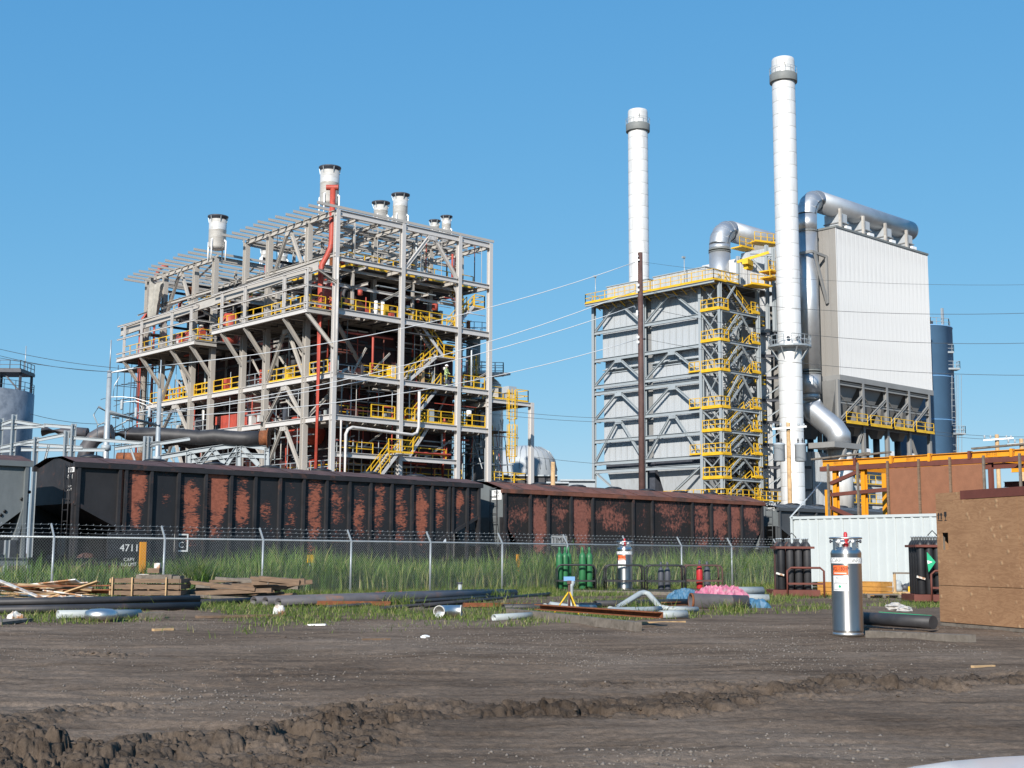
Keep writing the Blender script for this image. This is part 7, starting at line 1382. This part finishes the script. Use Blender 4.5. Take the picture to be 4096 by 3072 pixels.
a=pix(440,2400,D=32.6); s=thing('slatted_crate',Vector((a.x,a.y,.15)),'slatted wooden crate full of timber offcuts beside the scrap planks','crate'); u=_r0; f=_f0; z=Vector((0,0,1)); o=Vector((a.x,a.y,.15)); Wc,Dc,Hh=1.72,1.0,.56
for k in range(4):
    zz=.08+k*.15; MB().bar(o+z*zz,o+u*Wc+z*zz,.03,.105).build('slat',T['wood'],s); MB().bar(o+f*Dc+z*zz,o+f*Dc+u*Wc+z*zz,.03,.105).build('slat',T['wood'],s); MB().bar(o-u*.02+z*zz,o-u*.02+f*Dc+z*zz,.03,.105).build('slat',T['woodlight'],s); MB().bar(o+u*(Wc+.02)+z*zz,o+u*(Wc+.02)+f*Dc+z*zz,.03,.105).build('slat',T['wood'],s)
for t_ in (.06,.55,1.4): MB().bar(o+u*t_-f*.035,o+u*t_-f*.035+z*(Hh+.06),.09,.03,tuple(u)).build('stake',T['woodlight'],s)
for k in range(6): MB().obox(o+u*(.3+.22*k)+f*random.uniform(.2,.8)+z*(.2+.06*(k%3)),(random.uniform(.3,.6),.12,.12),yaw=HEAD-1.57+random.uniform(-.4,.4)).build('offcut',T['wood'],s)
for k,(uu,ff,zz,sx,sy,sz,m,l) in enumerate(((1.0,.5,.6,.9,.5,.16,'woodgrey','grey timber block on the slatted crate'),(.75,.4,.62,.24,.3,.14,'plankpaint','white ended block on the slatted crate'),(1.45,.5,.6,.4,.4,.1,'woodgrey','dark board on the right end of the slatted crate'),(.95,.5,.78,.3,.3,.12,'wood','block stacked on another block on the crate'),(1.02,.5,.9,.14,.14,.14,'plankpaint','small white topmost block on the crate'))): MB().obox(o+u*uu+f*ff+z*zz,(sx,sy,sz),yaw=HEAD-1.57).build('timber_block',T[m],None,label=l,cat='timber')
random.seed(44)
for k in range(32):
    lay=min(3,k//8); px_=random.uniform(860,1090)+lay*12; q=pix(px_,2372,D=random.uniform(33.2,35.5)); L_=random.uniform(1.6,2.9)*(1-.12*lay); zz=.2+lay*.15+random.uniform(0,.06); MB().obox((q.x,q.y,zz),(L_,random.uniform(.16,.24),random.uniform(.07,.14)),yaw=HEAD-1.57+random.uniform(-.5,.5),pitch=random.uniform(-.11,.11)).build('old_timber',T[['wood','woodgrey','wood'][k%3]],None,label=('grey ' if k%3==1 else 'brown ')+['timber baulk in the bottom layer of the timber pile','timber baulk in the second layer of the timber pile','timber baulk in the third layer of the timber pile','timber baulk on top of the timber pile'][lay],cat='timber',group='timber pile')
for k in range(5): q=GP(840+k*22,2400-k*2); MB().obox((q.x,q.y,.24),(.5,.2,.16),yaw=random.uniform(0,3),pitch=.2).build('timber_offcut',T['woodgrey'],None,label='short grey timber offcut left of the timber pile',cat='timber',group='timber offcuts')
# brick rubble and small things near the fence
random.seed(3)
for k in range(9): q=pix(1480+k*14+random.uniform(-8,8),2352,D=35.5+random.uniform(-.4,.4)); MB().obox((q.x,q.y,.2+random.uniform(0,.14)),(.22,.11,.08),yaw=random.uniform(0,3),pitch=random.uniform(-.5,.5),roll=random.uniform(-.5,.5)).build('brick',T['rust'],None,label='loose red brick in the rubble heap by the fence',cat='brick',group='brick rubble heap')
q=pix(1840,2350,D=39); s=thing('pipe_stub',Vector((q.x,q.y,.13)),'short grey capped standpipe at the foot of the fence','pipe'); MB().tube((q.x,q.y,.13),(q.x,q.y,.5),.06,12).build('stub',T['greypipe'],s); MB().lathe((q.x,q.y,.5),[(.05,0),(.09,.01),(.09,.05),(.02,.06)],12).build('cap',T['darkmetal'],s)
q=pix(567,2260,Y=33.6); MB().box((q.x-.09,33.55,.1),(q.x+.09,33.6,pix(567,2168,Y=33.6).z)).build('marker_post',T['orange'],None,label='flat orange marker post behind the fence near the number 4711',cat='marker post')
q=pix(1240,2235,Y=34.0); s=thing('warning_marker',Vector((q.x,34,.15)),'small yellow marker sign in the grass behind the fence','sign'); MB().tube((q.x,34,.1),(q.x,34,q.z),.02,6).build('stake',T['galv'],s); MB().box((q.x-.12,33.96,q.z-.12),(q.x+.12,33.98,q.z+.12)).build('plate',T['yellow'],s)
q=pix(2069,2240,Y=34.2); MB().box((q.x-.06,34.15,.1),(q.x+.06,34.2,q.z+.2)).build('marker_post',T['orange'],None,label='thin orange stake in the grass behind the fence',cat='marker post')
# ---------------------------------------------------------------- white car parked beside the photographer
CARO=_r0*1.43; CZ=.085; VC=thing('parked_car',Vector((CARO.x,CARO.y,0)),'white car whose bonnet edge shows at the lower right corner','car')
secs=[(2.74,.50,.52,.70),(2.70,.74,.45,.80),(2.58,.84,.40,.875),(2.35,.90,.36,.925),(2.0,.92,.34,.955),(1.6,.93,.34,.985),(1.25,.93,.34,1.01),(.9,.93,.34,1.03),(.2,.93,.34,1.03),(-.6,.93,.34,1.04),(-1.2,.93,.34,1.05),(-1.65,.9,.38,1.05),(-1.84,.84,.45,1.0),(-1.9,.7,.5,.85)]
v=[];n=14
for s_,hw,zb_,zt_ in secs:
    base=CARO+_f0*s_
    prof=[(-hw*.9,zb_),(-hw,zb_+.12),(-hw,zt_*.62),(-hw*.99,zt_-.17),(-hw*.95,zt_-.07),(-hw*.84,zt_-.015),(-hw*.45,zt_+.012),(hw*.45,zt_+.012),(hw*.84,zt_-.015),(hw*.95,zt_-.07),(hw*.99,zt_-.17),(hw,zt_*.62),(hw,zb_+.12),(hw*.9,zb_)]
    v+=[base+_r0*a_+Vector((0,0,b_+CZ)) for a_,b_ in prof]
m_=len(secs); fs=[(k*n+i,(k+1)*n+i,(k+1)*n+(i+1)%n,k*n+(i+1)%n) for k in range(m_-1) for i in range(n)]; b=MB(); b.quadset(v,fs,True); b.f.append(tuple(range(n))); b.f.append(tuple(reversed(range((m_-1)*n,m_*n)))); b.s+=[False,False]; bo=b.build('body',T['carwhite'],VC); sm=bo.modifiers.new('sub','SUBSURF'); sm.levels=2; sm.render_levels=2
gh=[(1.2,.80,1.0,.74),(.45,.74,1.42,.60),(-.2,.73,1.48,.62),(-.9,.73,1.47,.62),(-1.7,.76,1.04,.66)]
v=[CARO+_f0*s_+_r0*(e*w_)+Vector((0,0,z_)) for s_,w0_,z_,w_ in gh for e in (-1,1)]; k_=len(gh)
b=MB(); b.quadset(v,[(2*i,2*i+1,2*i+3,2*i+2) for i in range(1,k_-2)]); b.build('roof',T['carwhite'],VC)
MB().quadset([v[0],v[1],v[3],v[2]],[(0,1,2,3)]).build('windscreen',T['glass'],VC); MB().quadset([v[2*k_-4],v[2*k_-3],v[2*k_-1],v[2*k_-2]],[(0,1,2,3)]).build('rear_window',T['glass'],VC)
for e in (0,1): MB().quadset([v[2*i+e] for i in range(k_)]+[CARO+_f0*-1.7+_r0*((2*e-1)*.84)+Vector((0,0,1.02)),CARO+_f0*1.2+_r0*((2*e-1)*.84)+Vector((0,0,1.0))],[tuple(range(k_+2))]).build('side_window',T['glass'],VC)
wm=MB().lathe((0,0,-.11),[(.18,0),(.3,.0),(.33,.03),(.33,.19),(.3,.22),(.18,.22)],24,axis=tuple(_r0)).mesh('tyre',T['rubber']); rmh=MB().lathe((0,0,-.1),[(.02,.0),(.19,.01),(.2,.1),(.19,.19),(.02,.2)],16,axis=tuple(_r0)).mesh('rim',T['galv'])
for s_ in (1.75,-1.05):
    for e in (-.82,.82): q=CARO+_f0*s_+_r0*e+Vector((0,0,.33)); o_=inst(wm,'wheel',VC,Matrix.Translation(q)); inst(rmh,'rim',o_,Matrix.Translation(q))
for e in (-.62,.62): MB().obox(CARO+_f0*2.68+_r0*e+Vector((0,0,.68)),(.3,.08,.12),yaw=HEAD-1.57).build('headlight',T['glass'],VC)
